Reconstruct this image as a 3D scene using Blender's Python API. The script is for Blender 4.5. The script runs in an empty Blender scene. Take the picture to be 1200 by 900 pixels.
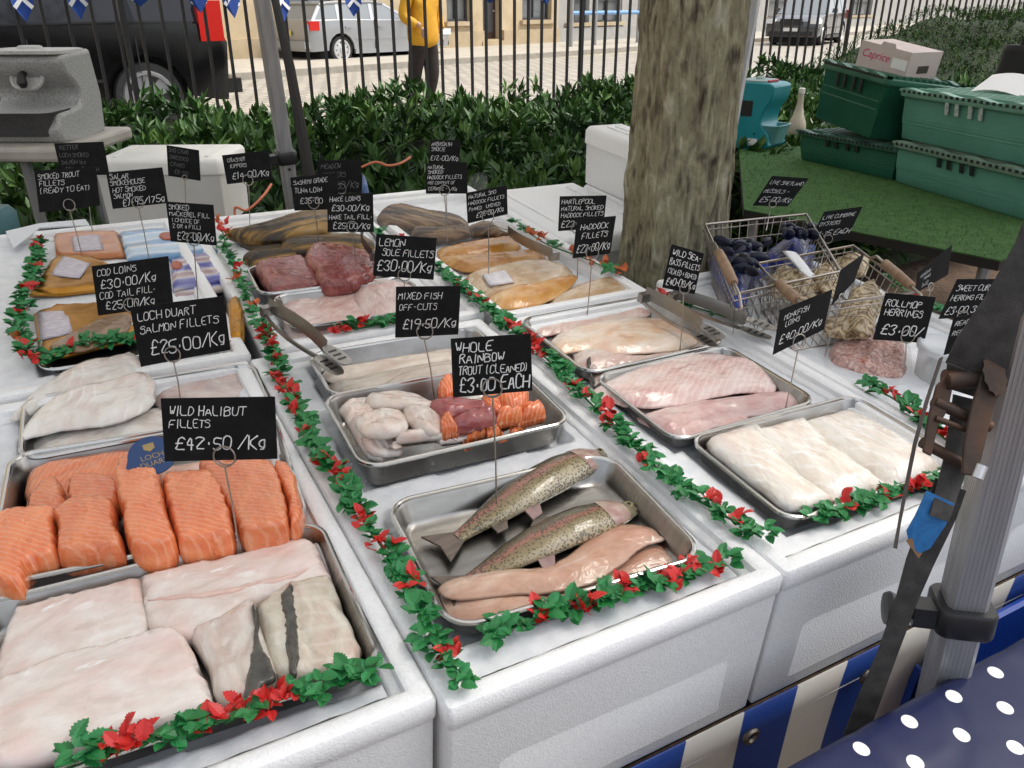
import bpy, bmesh, math, random
import numpy as np
from mathutils import Matrix, Vector, noise
from mathutils.geometry import delaunay_2d_cdt
rnd = random.Random(7)
sc = bpy.context.scene
COL = sc.collection
# ------------------------------------------------------------------ camera, sky, sun, exposure
F = 960.0; CZ = 1.59
PITCH = math.atan(445 / 960.)
cam = bpy.data.cameras.new('camera'); camo = bpy.data.objects.new('camera', cam); COL.objects.link(camo)
cam.sensor_fit = 'HORIZONTAL'; cam.sensor_width = 36; cam.lens = F / 1200 * 36
cam.clip_start = .05; cam.clip_end = 3000
camo.location = (0, 0, CZ); camo.rotation_euler = (math.pi / 2 - PITCH, 0, 0)
sc.camera = camo
SUN_EL, SUN_AZ = 60, 75            # degrees; azimuth clockwise from +y
w = bpy.data.worlds.new('World'); sc.world = w; w.use_nodes = True
nt = w.node_tree; bg = nt.nodes['Background']
sky = nt.nodes.new('ShaderNodeTexSky'); sky.sky_type = 'NISHITA'; sky.sun_disc = False
sky.sun_elevation = math.radians(SUN_EL); sky.sun_rotation = math.radians(SUN_AZ)
sky.dust_density = 4.0; sky.air_density = 1.0; sky.ozone_density = .6
hsv = nt.nodes.new('ShaderNodeHueSaturation'); hsv.inputs['Saturation'].default_value = .42
nt.links.new(sky.outputs[0], hsv.inputs['Color']); nt.links.new(hsv.outputs[0], bg.inputs[0]); bg.inputs[1].default_value = .15
sun = bpy.data.lights.new('sun', 'SUN'); suno = bpy.data.objects.new('sun', sun); COL.objects.link(suno)
sun.energy = 1.4; sun.angle = math.radians(30); sun.color = (1, .95, .86)
el, az = math.radians(SUN_EL), math.radians(SUN_AZ)
sdir = Vector((math.sin(az) * math.cos(el), math.cos(az) * math.cos(el), math.sin(el)))
suno.rotation_euler = sdir.to_track_quat('Z', 'Y').to_euler()
sc.view_settings.view_transform = 'Standard'; sc.view_settings.look = 'None'
sc.view_settings.gamma = 1; sc.view_settings.use_curve_mapping = False
sc.view_settings.exposure = 1.0
sc.render.engine = 'CYCLES'
sc.cycles.max_bounces = 8; sc.cycles.diffuse_bounces = 3; sc.cycles.glossy_bounces = 3
sc.cycles.transmission_bounces = 4; sc.cycles.transparent_max_bounces = 8
sc.cycles.use_denoising = True; sc.cycles.caustics_reflective = False; sc.cycles.caustics_refractive = False
# ------------------------------------------------------------------ layout: sight lines of the photograph (1200 x 900)
_c, _s = math.cos(PITCH), math.sin(PITCH)
RW = np.array([[1, 0, 0], [0, -_s, _c], [0, -_c, -_s]])
_d = np.array([-90., 1750., F]); _d /= np.linalg.norm(_d)
_v = np.array([-624., -636., F]); _v -= _d * (_v @ _d); _v /= np.linalg.norm(_v)
RT = np.array([np.cross(_v, -_d), _v, -_d])                 # camera axes -> stall frame (the display slopes up to its back)
_M = RW @ RT.T
MT = Matrix.Translation((0, 0, CZ)) @ Matrix([list(r) for r in _M]).to_4x4() @ Matrix.Translation((0, 0, -CZ))
I4 = Matrix.Identity(4)
def ray(px, py): return np.array([px - 600., py - 450., F])
def T(px, py, z=1.0):
    d = RT @ ray(px, py); t = (z - CZ) / d[2]; return np.array([d[0] * t, d[1] * t, z])
def WZ(px, py, z):
    d = RW @ ray(px, py); t = (z - CZ) / d[2]; return np.array([d[0] * t, d[1] * t, z])
def D(px, py, dep): return RW @ ray(px, py) / F * dep + np.array([0, 0, CZ])
def t2w(p): return np.array(MT @ Vector(p))
def depth_of(p): return (RW.T @ (np.array(p) - [0, 0, CZ]))[2]
def TM(loc=(0, 0, 0), rz=0): return MT @ Matrix.Translation(loc) @ Matrix.Rotation(rz, 4, 'Z')
def XM(loc=(0, 0, 0), rz=0): return Matrix.Translation(loc) @ Matrix.Rotation(rz, 4, 'Z')
def cr(ox, oy, s, *pts): return [(ox + x / s, oy + y / s) for x, y in pts]
# ------------------------------------------------------------------ materials
MATS = {}
def _ramp(nt, stops):
    r = nt.nodes.new('ShaderNodeValToRGB'); e = r.color_ramp.elements
    while len(e) < len(stops): e.new(.5)
    for q, (p, c) in zip(e, stops): q.position = p; q.color = (*c, 1)
    return r
def mat(name, c=(.5, .5, .5), rough=.5, metal=0, c2=None, scale=8, stretch=(1, 1, 1), detail=4, rot=(0, 0, 0), lo=.35, hi=.65,
        bump=0, bscale=60, bstretch=(1, 1, 1), btype='NOISE', bdist=.002, coat=0, sss=0, trans=0, alpha=1, spec=.5, rvar=0, ramp=None, gen=False, dist=0, ior=None, wave=None):
    if name in MATS: return MATS[name]
    m = bpy.data.materials.new(name); m.use_nodes = True; MATS[name] = m
    nt = m.node_tree; N = nt.nodes; L = nt.links; b = N['Principled BSDF']
    b.inputs['Base Color'].default_value = (*c, 1); b.inputs['Roughness'].default_value = rough
    b.inputs['Metallic'].default_value = metal; b.inputs['Specular IOR Level'].default_value = spec
    b.inputs['Coat Weight'].default_value = coat; b.inputs['Coat Roughness'].default_value = .12
    b.inputs['Alpha'].default_value = alpha; b.inputs['Transmission Weight'].default_value = trans
    if ior: b.inputs['IOR'].default_value = ior
    if sss:
        b.inputs['Subsurface Weight'].default_value = sss; b.inputs['Subsurface Radius'].default_value = (1, .5, .35)
        b.inputs['Subsurface Scale'].default_value = .012
    tc = N.new('ShaderNodeTexCoord'); out = tc.outputs['Generated' if gen else 'Object']
    def mp(sx, r=(0, 0, 0)):
        q = N.new('ShaderNodeMapping'); q.inputs['Scale'].default_value = sx; q.inputs['Rotation'].default_value = r
        L.new(out, q.inputs[0]); return q.outputs[0]
    if c2 is not None or ramp:
        n = N.new('ShaderNodeTexNoise'); n.inputs['Scale'].default_value = scale; n.inputs['Detail'].default_value = detail
        n.inputs['Distortion'].default_value = dist
        L.new(mp(stretch, rot), n.inputs['Vector'])
        r = _ramp(nt, ramp or [(lo, c), (hi, c2)]); L.new(n.outputs[0], r.inputs[0]); L.new(r.outputs[0], b.inputs['Base Color'])
        col = r.outputs[0]
        if wave:   # (scale, distortion, rotation, colour, strength): pale lines of the flesh
            wv = N.new('ShaderNodeTexWave'); wv.inputs['Scale'].default_value = wave[0]; wv.inputs['Distortion'].default_value = wave[1]
            wv.inputs['Detail'].default_value = 2; wv.inputs['Detail Scale'].default_value = wave[5] if len(wave) > 5 else 1.2
            L.new(mp((1, 1, .4), wave[2]), wv.inputs['Vector'])
            rr = _ramp(nt, [(.62, (0, 0, 0)), (1, (wave[4],) * 3)]); L.new(wv.outputs['Fac'], rr.inputs[0])
            mx = N.new('ShaderNodeMixRGB'); L.new(rr.outputs[0], mx.inputs[0]); L.new(col, mx.inputs[1]); mx.inputs[2].default_value = (*wave[3], 1)
            L.new(mx.outputs[0], b.inputs['Base Color'])
        if rvar:
            mr = N.new('ShaderNodeMapRange'); mr.inputs[3].default_value = rough - rvar; mr.inputs[4].default_value = rough + rvar
            L.new(n.outputs[0], mr.inputs[0]); L.new(mr.outputs[0], b.inputs['Roughness'])
    if bump:
        if btype == 'VORONOI':
            n = N.new('ShaderNodeTexVoronoi'); n.inputs['Scale'].default_value = bscale; h = n.outputs['Distance']
        elif btype == 'WAVE':
            n = N.new('ShaderNodeTexWave'); n.inputs['Scale'].default_value = bscale; n.inputs['Distortion'].default_value = 4; h = n.outputs['Fac']
        else:
            n = N.new('ShaderNodeTexNoise'); n.inputs['Scale'].default_value = bscale; n.inputs['Detail'].default_value = 5; h = n.outputs[0]
        L.new(mp(bstretch, rot), n.inputs['Vector'])
        u = N.new('ShaderNodeBump'); u.inputs['Strength'].default_value = bump; u.inputs['Distance'].default_value = bdist
        L.new(h, u.inputs['Height']); L.new(u.outputs[0], b.inputs['Normal'])
    return m
# ------------------------------------------------------------------ mesh builder
def mloc(M, p): return M @ Vector(p)
class MB:
    def __init__(s): s.v = []; s.f = []; s.sm = []; s.mi = []
    def add(s, v, f, smooth=False, m=0):
        o = len(s.v); s.v += [tuple(map(float, p)) for p in v]
        for q in f: s.f.append(tuple(o + i for i in q)); s.sm.append(smooth); s.mi.append(m)
        return s
    def box(s, c, size, M=None, m=0, taper=1, bev=0):
        x, y, z = [k / 2 for k in size]; t = taper
        v = [(-x, -y, -z), (x, -y, -z), (x, y, -z), (-x, y, -z), (-x * t, -y * t, z), (x * t, -y * t, z), (x * t, y * t, z), (-x * t, y * t, z)]
        R = (M or I4)
        v = [tuple(R @ Vector(p) + Vector(c)) for p in v]
        s.add(v, [(3, 2, 1, 0), (4, 5, 6, 7), (0, 1, 5, 4), (1, 2, 6, 5), (2, 3, 7, 6), (3, 0, 4, 7)], False, m); return s
    def hexa(s, b, t, m=0):   # four bottom and four top corners
        s.add(list(b) + list(t), [(3, 2, 1, 0), (4, 5, 6, 7), (0, 1, 5, 4), (1, 2, 6, 5), (2, 3, 7, 6), (3, 0, 4, 7)], False, m); return s
    def prism(s, pts, vec, m=0, smooth=False):
        n = len(pts); vec = np.array(vec, float); a = [np.array(p, float) for p in pts]
        s.add(a + [p + vec for p in a], [tuple(range(n))[::-1], tuple(range(n, 2 * n))], False, m)
        o = len(s.v) - 2 * n
        for i in range(n):
            j = (i + 1) % n; s.f.append((o + i, o + j, o + n + j, o + n + i)); s.sm.append(smooth); s.mi.append(m)
        return s
    def tube(s, pts, r, n=8, closed=False, m=0, flat=1.0):
        pts = [Vector(p) for p in pts]; N = len(pts); rs = r if hasattr(r, '__len__') else [r] * N
        v = []; up = None
        for i, p in enumerate(pts):
            a = pts[i - 1] if (i > 0 or closed) else p; b = pts[(i + 1) % N] if (i < N - 1 or closed) else p
            t = (b - a).normalized()
            if up is None: up = Vector((0, 0, 1)) if abs(t.z) < .9 else Vector((1, 0, 0))
            e1 = (up - t * up.dot(t)).normalized(); e2 = t.cross(e1); up = e1
            for k in range(n):
                q = 2 * math.pi * k / n; v.append(p + (e1 * math.cos(q) * flat + e2 * math.sin(q)) * rs[i])
        f = []
        for i in range(N if closed else N - 1):
            for k in range(n):
                a = i * n + k; b = i * n + (k + 1) % n; c = ((i + 1) % N) * n + (k + 1) % n; d = ((i + 1) % N) * n + k
                f.append((a, b, c, d))
        s.add(v, f, True, m)
        if not closed:
            o = len(s.v) - len(v)
            s.f += [tuple(o + k for k in range(n))[::-1], tuple(o + (N - 1) * n + k for k in range(n))]; s.sm += [False, False]; s.mi += [m, m]
        return s
    def lathe(s, prof, c=(0, 0, 0), n=24, m=0, M=None, smooth=True):
        v = []; f = []
        for (r, z) in prof:
            for k in range(n): v.append((r * math.cos(2 * math.pi * k / n), r * math.sin(2 * math.pi * k / n), z))
        for i in range(len(prof) - 1):
            for k in range(n): f.append((i * n + k, i * n + (k + 1) % n, (i + 1) * n + (k + 1) % n, (i + 1) * n + k))
        f.append(tuple(range(n))[::-1]); f.append(tuple((len(prof) - 1) * n + k for k in range(n)))
        R = M or I4
        v = [tuple(R @ Vector(p) + Vector(c)) for p in v]
        s.add(v, f, smooth, m); return s
    def rr(s, w, d, r, prof, seg=4, cap0=True, cap1=True, m=0, smooth=True, c=(0, 0)):
        """rounded rectangle lofted through (inset, z) rings"""
        v = []; f = []; n = 4 * (seg + 1)
        for ins, z in prof:
            hw, hd = w / 2 - ins, d / 2 - ins; q = max(min(r - ins, hw, hd), .0008)
            for k, (sx, sy) in enumerate(((1, 1), (-1, 1), (-1, -1), (1, -1))):
                for j in range(seg + 1):
                    a = math.pi / 2 * (k + j / seg); v.append((c[0] + sx * (hw - q) + q * math.cos(a), c[1] + sy * (hd - q) + q * math.sin(a), z))
        for i in range(len(prof) - 1):
            for k in range(n): f.append((i * n + k, i * n + (k + 1) % n, (i + 1) * n + (k + 1) % n, (i + 1) * n + k))
        s.add(v, f, smooth, m); o = len(s.v) - len(v)
        if cap0: s.f.append(tuple(o + k for k in range(n))[::-1]); s.sm.append(False); s.mi.append(m)
        if cap1: s.f.append(tuple(o + (len(prof) - 1) * n + k for k in range(n))); s.sm.append(False); s.mi.append(m)
        return s
    def build(s, name, mats, parent=None, M=None, space=None, sharp=40):
        if not isinstance(mats, (list, tuple)): mats = [mats]
        Mo = WM[parent.name] if parent is not None else (M if M is not None else I4)
        K = Mo.inverted() @ (space if space is not None else Mo)
        me = bpy.data.meshes.new(name)
        A = np.array(s.v, float).reshape(-1, 3)
        if K != I4:
            k = np.array(K); A = A @ k[:3, :3].T + k[:3, 3]
        me.from_pydata(A.tolist(), [], s.f)
        for q in mats: me.materials.append(q)
        me.polygons.foreach_set('use_smooth', s.sm); me.polygons.foreach_set('material_index', s.mi); me.update()
        if sharp and any(s.sm): me.set_sharp_from_angle(angle=math.radians(sharp))
        return link(name, me, parent, Mo)
WM = {}
def link(name, me, parent, Mo):
    o = bpy.data.objects.new(name, me); COL.objects.link(o)
    if parent is not None: o.parent = parent; WM[o.name] = WM[parent.name]
    else: o.matrix_world = Mo; WM[o.name] = Mo
    return o
def tag(o, label=None, cat=None, group=None, kind=None):
    if label: o['label'] = label
    if cat: o['category'] = cat
    if group: o['group'] = group
    if kind: o['kind'] = kind
    return o
def thing(name, label, cat, M, group=None):
    o = bpy.data.objects.new(name, None); COL.objects.link(o); o.matrix_world = M; o.empty_display_size = .05; WM[o.name] = M
    return tag(o, label, cat, group)
def struct(o): o['kind'] = 'structure'; return o
def npbuild(name, V, Fc, mats, parent=None, M=None, smooth=True, mi=None):
    Mo = WM[parent.name] if parent is not None else (M if M is not None else I4)
    me = bpy.data.meshes.new(name); me.from_pydata(np.asarray(V).tolist(), [], Fc if isinstance(Fc, list) else Fc.tolist())
    for q in (mats if isinstance(mats, list) else [mats]): me.materials.append(q)
    me.polygons.foreach_set('use_smooth', [smooth] * len(me.polygons))
    if mi is not None: me.polygons.foreach_set('material_index', mi)
    me.update(); return link(name, me, parent, Mo)
def place(name, me, parent, Mworld):
    """a part that shares mesh data, at a world matrix"""
    o = bpy.data.objects.new(name, me); COL.objects.link(o); o.parent = parent
    o.matrix_local = WM[parent.name].inverted() @ Mworld; WM[o.name] = Mworld; return o
def smooth_closed(pts, per=4):
    """Catmull-Rom through a closed list of 2D points"""
    P = np.array(pts, float); n = len(P); out = []
    for i in range(n):
        a, b, c, d = P[i - 1], P[i], P[(i + 1) % n], P[(i + 2) % n]
        for k in range(per):
            t = k / per
            out.append(.5 * ((2 * b) + (c - a) * t + (2 * a - 5 * b + 4 * c - d) * t * t + (-a + 3 * b - 3 * c + d) * t ** 3))
    return np.array(out)
def pdist(Q, P):
    """distance of points Q to closed polyline P, and inside test"""
    A = P; B = np.roll(P, -1, 0); d = np.full(len(Q), 1e9); ins = np.zeros(len(Q), bool)
    for a, b in zip(A, B):
        e = b - a; t = np.clip(((Q - a) @ e) / max(e @ e, 1e-12), 0, 1)
        d = np.minimum(d, np.hypot(*(Q - a - t[:, None] * e).T))
        c = (a[1] > Q[:, 1]) != (b[1] > Q[:, 1])
        with np.errstate(divide='ignore', invalid='ignore'):
            x = (b[0] - a[0]) * (Q[:, 1] - a[1]) / (b[1] - a[1]) + a[0]
        ins ^= c & (Q[:, 0] < x)
    return d, ins
def slab_mesh(P, thick, R=None, n=420, rough=.12, seed=0, crease=.16, undul=0, flat=0):
    """a soft slab over the 2D outline P: rounded edge, uneven top. returns verts, faces"""
    P = np.array(P, float); lo, hi = P.min(0), P.max(0)
    area = abs(np.sum(P[:, 0] * np.roll(P[:, 1], -1) - P[:, 1] * np.roll(P[:, 0], -1))) / 2
    h = math.sqrt(area / n); R = R or thick * .8
    gx, gy = np.meshgrid(np.arange(lo[0], hi[0], h), np.arange(lo[1], hi[1], h)); Q = np.c_[gx.ravel(), gy.ravel()]
    rs = np.random.RandomState(seed); Q += rs.uniform(-.25, .25, Q.shape) * h
    if np.sum(P[:, 0] * np.roll(P[:, 1], -1) - P[:, 1] * np.roll(P[:, 0], -1)) < 0: P = P[::-1]
    tg = np.roll(P, -1, 0) - np.roll(P, 1, 0); tg /= np.maximum(np.linalg.norm(tg, axis=1), 1e-9)[:, None]; nm = np.c_[-tg[:, 1], tg[:, 0]]
    pts = [P]
    for fr in (.12, .4, .8):
        C = P + nm * R * fr; dd, ii = pdist(C, P); pts.append(C[ii & (dd > R * fr * .85)])
    dd, ii = pdist(Q, P); pts.append(Q[ii & (dd > R * .95)])
    A = np.concatenate(pts); nb = len(P)
    vs, es, fs, *_ = delaunay_2d_cdt([Vector(p) for p in A], [(i, (i + 1) % nb) for i in range(nb)], [], 1, 1e-6)
    V = np.array([tuple(v) for v in vs]); d, _ = pdist(V, P); isb = d < 1e-6
    thin = R > thick * .9
    q = np.clip(d / R, 0, 1); z = thick * (1 - (1 - q) ** 1.7) if thin else thick * np.sqrt(np.clip(1 - (1 - q) ** 2, 0, 1))
    if not flat:
        dm = max(d.max(), 1e-6); z *= .80 + .20 * np.sqrt(np.clip(d / dm, 0, 1))
        sp = max(hi - lo)
        for i, (x, y) in enumerate(V):
            e = noise.noise((x / sp * 2.2 + seed, y / sp * 6.5, seed * .37)); e2 = noise.noise((x / sp * 4 + 9 + seed, y / sp * 4, seed * .91))
            z[i] += q[i] * thick * (rough * noise.noise((x / sp * 3 + seed, y / sp * 9, seed * .7)) + undul * noise.noise((x / sp * 2 + seed * 3, y / sp * 3, 5.))
                    - crease * math.exp(-(e / .055) ** 2) - .6 * crease * math.exp(-(e2 / .04) ** 2) + .05 * noise.noise((x * 130, y * 330, seed)))
    n0 = len(V)
    bid = [i for i in range(n0) if isb[i]]
    F1 = [tuple(f) for f in fs]
    if flat: z[isb] = 0
    else: lf = .14 if thin else .38; z = np.where(isb, thick * lf, thick * lf + z * (1 - lf))
    Vt = np.c_[V, z]
    # bottom: one ngon from the ordered boundary
    order = sorted(bid, key=lambda i: np.argmin(np.hypot(*(P - V[i]).T)))
    if flat: F1.append(tuple(order)[::-1]); return Vt, F1
    # the flank tucks in under the piece
    O = V[order]; tg = np.roll(O, -1, 0) - np.roll(O, 1, 0); tg /= np.maximum(np.linalg.norm(tg, axis=1), 1e-9)[:, None]; ins_ = min(.008, thick * .38, R)
    B = O + np.c_[-tg[:, 1], tg[:, 0]] * ins_; k = len(order)
    Vt = np.r_[Vt, np.c_[O + (B - O) * .25, np.full(k, thick * lf * .42)], np.c_[B, np.zeros(k)]]
    for i in range(k):
        j = (i + 1) % k; a, b = order[i], order[j]; c, d = n0 + i, n0 + j; e, f = n0 + k + i, n0 + k + j
        F1 += [(a, c, d, b), (c, e, f, d)]
    F1.append(tuple(n0 + k + i for i in range(k))[::-1])
    return Vt, F1
def pca_angle(P):
    C = P - P.mean(0); u, s, vt = np.linalg.svd(C, full_matrices=False); a = math.atan2(vt[0][1], vt[0][0])
    return a if abs(a) <= math.pi / 2 else a - math.copysign(math.pi, a)
SEED = [0]; TRAY = [None]
THIN = {'cod flesh', 'greyish flesh', 'white loin flesh', 'sea bass flesh', 'warm bass flesh', 'pink monkfish flesh', 'deep pink monkfish flesh', 'sole flesh', 'trout fillet flesh', 'smoked haddock flesh', 'pale smoked haddock flesh', 'yellow smoked fillet', 'off-cut flesh'}
def slab(name, label, cat, px, z0, thick, m, group=None, R=None, rz=None, parent=None, tilt=(0, 0), rough=.10, undul=.22, n=620, per=4, flat=0, zt=.62, crease=.13, mats=None, frame='T'):
    """outline in photo pixels, laid on the stall at height z0 with a real thickness"""
    SEED[0] += 1; sd = SEED[0]
    if m.name in THIN: thick *= .74; R = .024
    P = np.array([T(x, y, z0 + thick * zt)[:2] for x, y in (smooth_closed(px, per) if per > 1 else px)])
    if TRAY[0] is not None and parent is None:      # keep the piece between the walls of its tray
        (tcx, tcy), tw, td, ta = TRAY[0]; Rm = np.array([[math.cos(ta), -math.sin(ta)], [math.sin(ta), math.cos(ta)]]); q = (P - [tcx, tcy]) @ Rm
        mg = .0125; jit = np.array([.002 * noise.noise((k * .6, sd, 0)) for k in range(len(q))])
        q[:, 0] = np.clip(q[:, 0], -tw / 2 + mg + jit, tw / 2 - mg - jit); q[:, 1] = np.clip(q[:, 1], -td / 2 + mg + jit, td / 2 - mg - jit)
        rc_ = .034; k_ = np.sign(q) * np.array([tw / 2 - rc_, td / 2 - rc_]); dv = q - k_; inc = (np.abs(q[:, 0]) > tw / 2 - rc_) & (np.abs(q[:, 1]) > td / 2 - rc_); ln = np.hypot(dv[:, 0], dv[:, 1])
        far_ = inc & (ln > rc_ - mg - .002); q[far_] = k_[far_] + dv[far_] / ln[far_, None] * (rc_ - mg - .002); P = q @ Rm.T + [tcx, tcy]
        keep = [i for i in range(len(P)) if np.linalg.norm(P[i] - P[i - 1]) > .0006]; P = P[keep]
    if per > 1 and not flat: P = P + np.array([[noise.noise((x * 90, y * 90, sd)), noise.noise((x * 90, y * 90, sd + 50))] for x, y in P]) * .0022 + np.array([[noise.noise((x * 260, y * 260, sd)), noise.noise((x * 260, y * 260, sd + 50))] for x, y in P]) * .0012
    c = P.mean(0); rz = pca_angle(P) if rz is None else rz
    ca, sa = math.cos(-rz), math.sin(-rz); L = (P - c) @ np.array([[ca, sa], [-sa, ca]])
    V, Fc = slab_mesh(L, thick, R, n, rough, sd, crease, undul, flat)
    if tilt != (0, 0): V[:, 2] += V[:, 0] * tilt[0] + V[:, 1] * tilt[1]
    Mo = TM((c[0], c[1], z0), rz)
    if parent is not None:
        K = np.array(WM[parent.name].inverted() @ Mo); V = V @ K[:3, :3].T + K[:3, 3]
        return npbuild(name, V, Fc, m, parent)
    o = npbuild(name, V, Fc, m, None, Mo)
    return tag(o, label, cat, group)
def fitrect(px, z):
    """photo pixels of front-left, front-right, back-right, back-left -> centre, width, depth, turn"""
    a, b, c, d = [T(x, y, z)[:2] for x, y in px]
    ex = (b - a) + (c - d); ey = (d - a) + (c - b); ang = math.atan2(ex[1] - ey[0], ex[0] + ey[1])
    ux = np.array([math.cos(ang), math.sin(ang)]); uy = np.array([-ux[1], ux[0]])
    return (a + b + c + d) / 4, abs(ex @ ux) / 2, abs(ey @ uy) / 2, ang
# ------------------------------------------------------------------ shared materials
POLY = mat('polystyrene', (.86, .86, .85), .6, c2=(.815, .815, .81), scale=230, detail=2, lo=.40, hi=.62, bump=.3, bscale=420, btype='VORONOI', bdist=.0012, sss=.0)
POLYIN = mat('polystyrene inside', (.70, .71, .72), .5, c2=(.6, .61, .63), scale=14, bump=.3, bscale=260, btype='VORONOI', bdist=.0012)
ICE = mat('ice bed', (.82, .83, .84), .4, c2=(.70, .72, .74), scale=40, detail=8, bump=.4, bscale=160, bdist=.002)
STEEL = mat('steel', (.40, .385, .36), .30, 1, c2=(.30, .285, .265), scale=18, stretch=(1, 5, 1), detail=6, rvar=.1, bump=.05, bscale=40)
STEELR = mat('steel rim', (.58, .57, .55), .18, 1)
WIRE = mat('wire', (.42, .38, .34), .35, 1)
BLACKCARD = mat('slate card', (.006, .006, .0065), .6, c2=(.011, .011, .011), scale=40, spec=.15)
CHALK = mat('chalk ink', (.82, .82, .8), .7)
FAINT = mat('faint chalk ink', (.16, .16, .16), .8)
BLACKPL = mat('black plastic', (.012, .012, .013), .35)
ALU = mat('aluminium', (.46, .46, .46), .42, .75, c2=(.36, .36, .37), scale=14, stretch=(6, 6, .4))
GLASS = mat('car glass', (.16, .18, .19), .06, 0, spec=1)
RUBBER = mat('rubber', (.015, .015, .016), .7)
RIMM = mat('alloy rim', (.62, .62, .62), .3, .6)
# ------------------------------------------------------------------ ground, street
STREET_Z = .27
FO = np.array([-.461, 6.36]); FA = math.radians(33.5)
FD = np.array([math.cos(FA), math.sin(FA)]); FN = np.array([math.sin(FA), -math.cos(FA)])   # along the fence, towards the stall
def FP(s, q, z): p = FO + FD * s + FN * q; return np.array([p[0], p[1], z])
KA = math.radians(50); KO = np.array([-1.9, 20.6]); KD = np.array([math.cos(KA), math.sin(KA)]); KN = np.array([math.sin(KA), -math.cos(KA)])
EARTH = mat('earth', (.055, .032, .018), .95, c2=(.10, .06, .035), scale=9, detail=8, bump=.8, bscale=30, bdist=.03)
MB().add([(-400, -400, 0), (400, -400, 0), (400, 400, 0), (-400, 400, 0)], [(0, 1, 2, 3)]).build('ground', EARTH)
struct(bpy.data.objects['ground'])
def setts():
    m = bpy.data.materials.new('stone setts'); m.use_nodes = True; nt = m.node_tree; N = nt.nodes; L = nt.links; b = N['Principled BSDF']
    tc = N.new('ShaderNodeTexCoord'); mp = N.new('ShaderNodeMapping'); mp.inputs['Scale'].default_value = (1, 1, 1); L.new(tc.outputs['Object'], mp.inputs[0])
    nz = N.new('ShaderNodeTexNoise'); nz.inputs['Scale'].default_value = 2.5; L.new(mp.outputs[0], nz.inputs['Vector'])
    ad = N.new('ShaderNodeMixRGB'); ad.blend_type = 'ADD'; ad.inputs[0].default_value = .08; L.new(mp.outputs[0], ad.inputs[1]); L.new(nz.outputs['Color'], ad.inputs[2])
    br = N.new('ShaderNodeTexBrick'); br.inputs['Scale'].default_value = 1; br.inputs['Brick Width'].default_value = .34; br.inputs['Row Height'].default_value = .2
    br.inputs['Mortar Size'].default_value = .02; br.inputs['Mortar Smooth'].default_value = .4; br.inputs['Bias'].default_value = -.1
    br.inputs['Color1'].default_value = (.40, .365, .305, 1); br.inputs['Color2'].default_value = (.30, .275, .235, 1); br.inputs['Mortar'].default_value = (.12, .105, .085, 1)
    L.new(ad.outputs[0], br.inputs['Vector']); L.new(br.outputs['Color'], b.inputs['Base Color'])
    bu = N.new('ShaderNodeBump'); bu.inputs['Strength'].default_value = .8; bu.inputs['Distance'].default_value = .03; bu.invert = True
    L.new(br.outputs['Fac'], bu.inputs['Height']); L.new(bu.outputs[0], b.inputs['Normal']); b.inputs['Roughness'].default_value = .6
    return m
# street: from behind the fence wall to the far kerb and on to the right
a = FP(-200, -.3, STREET_Z); b_ = FP(200, -.3, STREET_Z)
MS = XM((0, 0, 0), KA)
far = [np.array([*(KO + KD * 300), STREET_Z]), np.array([*(KO - KD * 300), STREET_Z])]
st = MB().prism([a, b_, far[0], far[1]], (0, 0, -.37)).build('cobbled_street', setts(), M=MS, space=I4); struct(st)
PAVE = mat('paving slabs', (.40, .37, .31), .7, c2=(.33, .30, .25), scale=3, bump=.2, bscale=8)
KERB = mat('kerb stone', (.34, .31, .26), .7, c2=(.27, .25, .21), scale=6)
def kq(s, q, z): p = KO + KD * s + KN * q; return (p[0], p[1], z)
MB().prism([kq(-80, -.18, STREET_Z), kq(120, -.18, STREET_Z), kq(120, -9, STREET_Z), kq(-80, -9, STREET_Z)], (0, 0, .125)).build('pavement', PAVE, M=MS, space=I4)
MB().prism([kq(-80, 0, STREET_Z - .1), kq(120, 0, STREET_Z - .1), kq(120, -.176, STREET_Z - .1), kq(-80, -.176, STREET_Z - .1)], (0, 0, .23)).build('kerb', KERB, M=MS, space=I4)
YEL = mat('yellow road paint', (.62, .5, .2), .6, c2=(.45, .39, .24), scale=9)
MB().add([kq(4.6, .28, STREET_Z + .004), kq(60, .28, STREET_Z + .004), kq(60, .38, STREET_Z + .004), kq(4.6, .38, STREET_Z + .004)], [(0, 1, 2, 3)]).build('yellow_line', YEL)
for n in ('pavement', 'kerb', 'yellow_line'): struct(bpy.data.objects[n])
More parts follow.
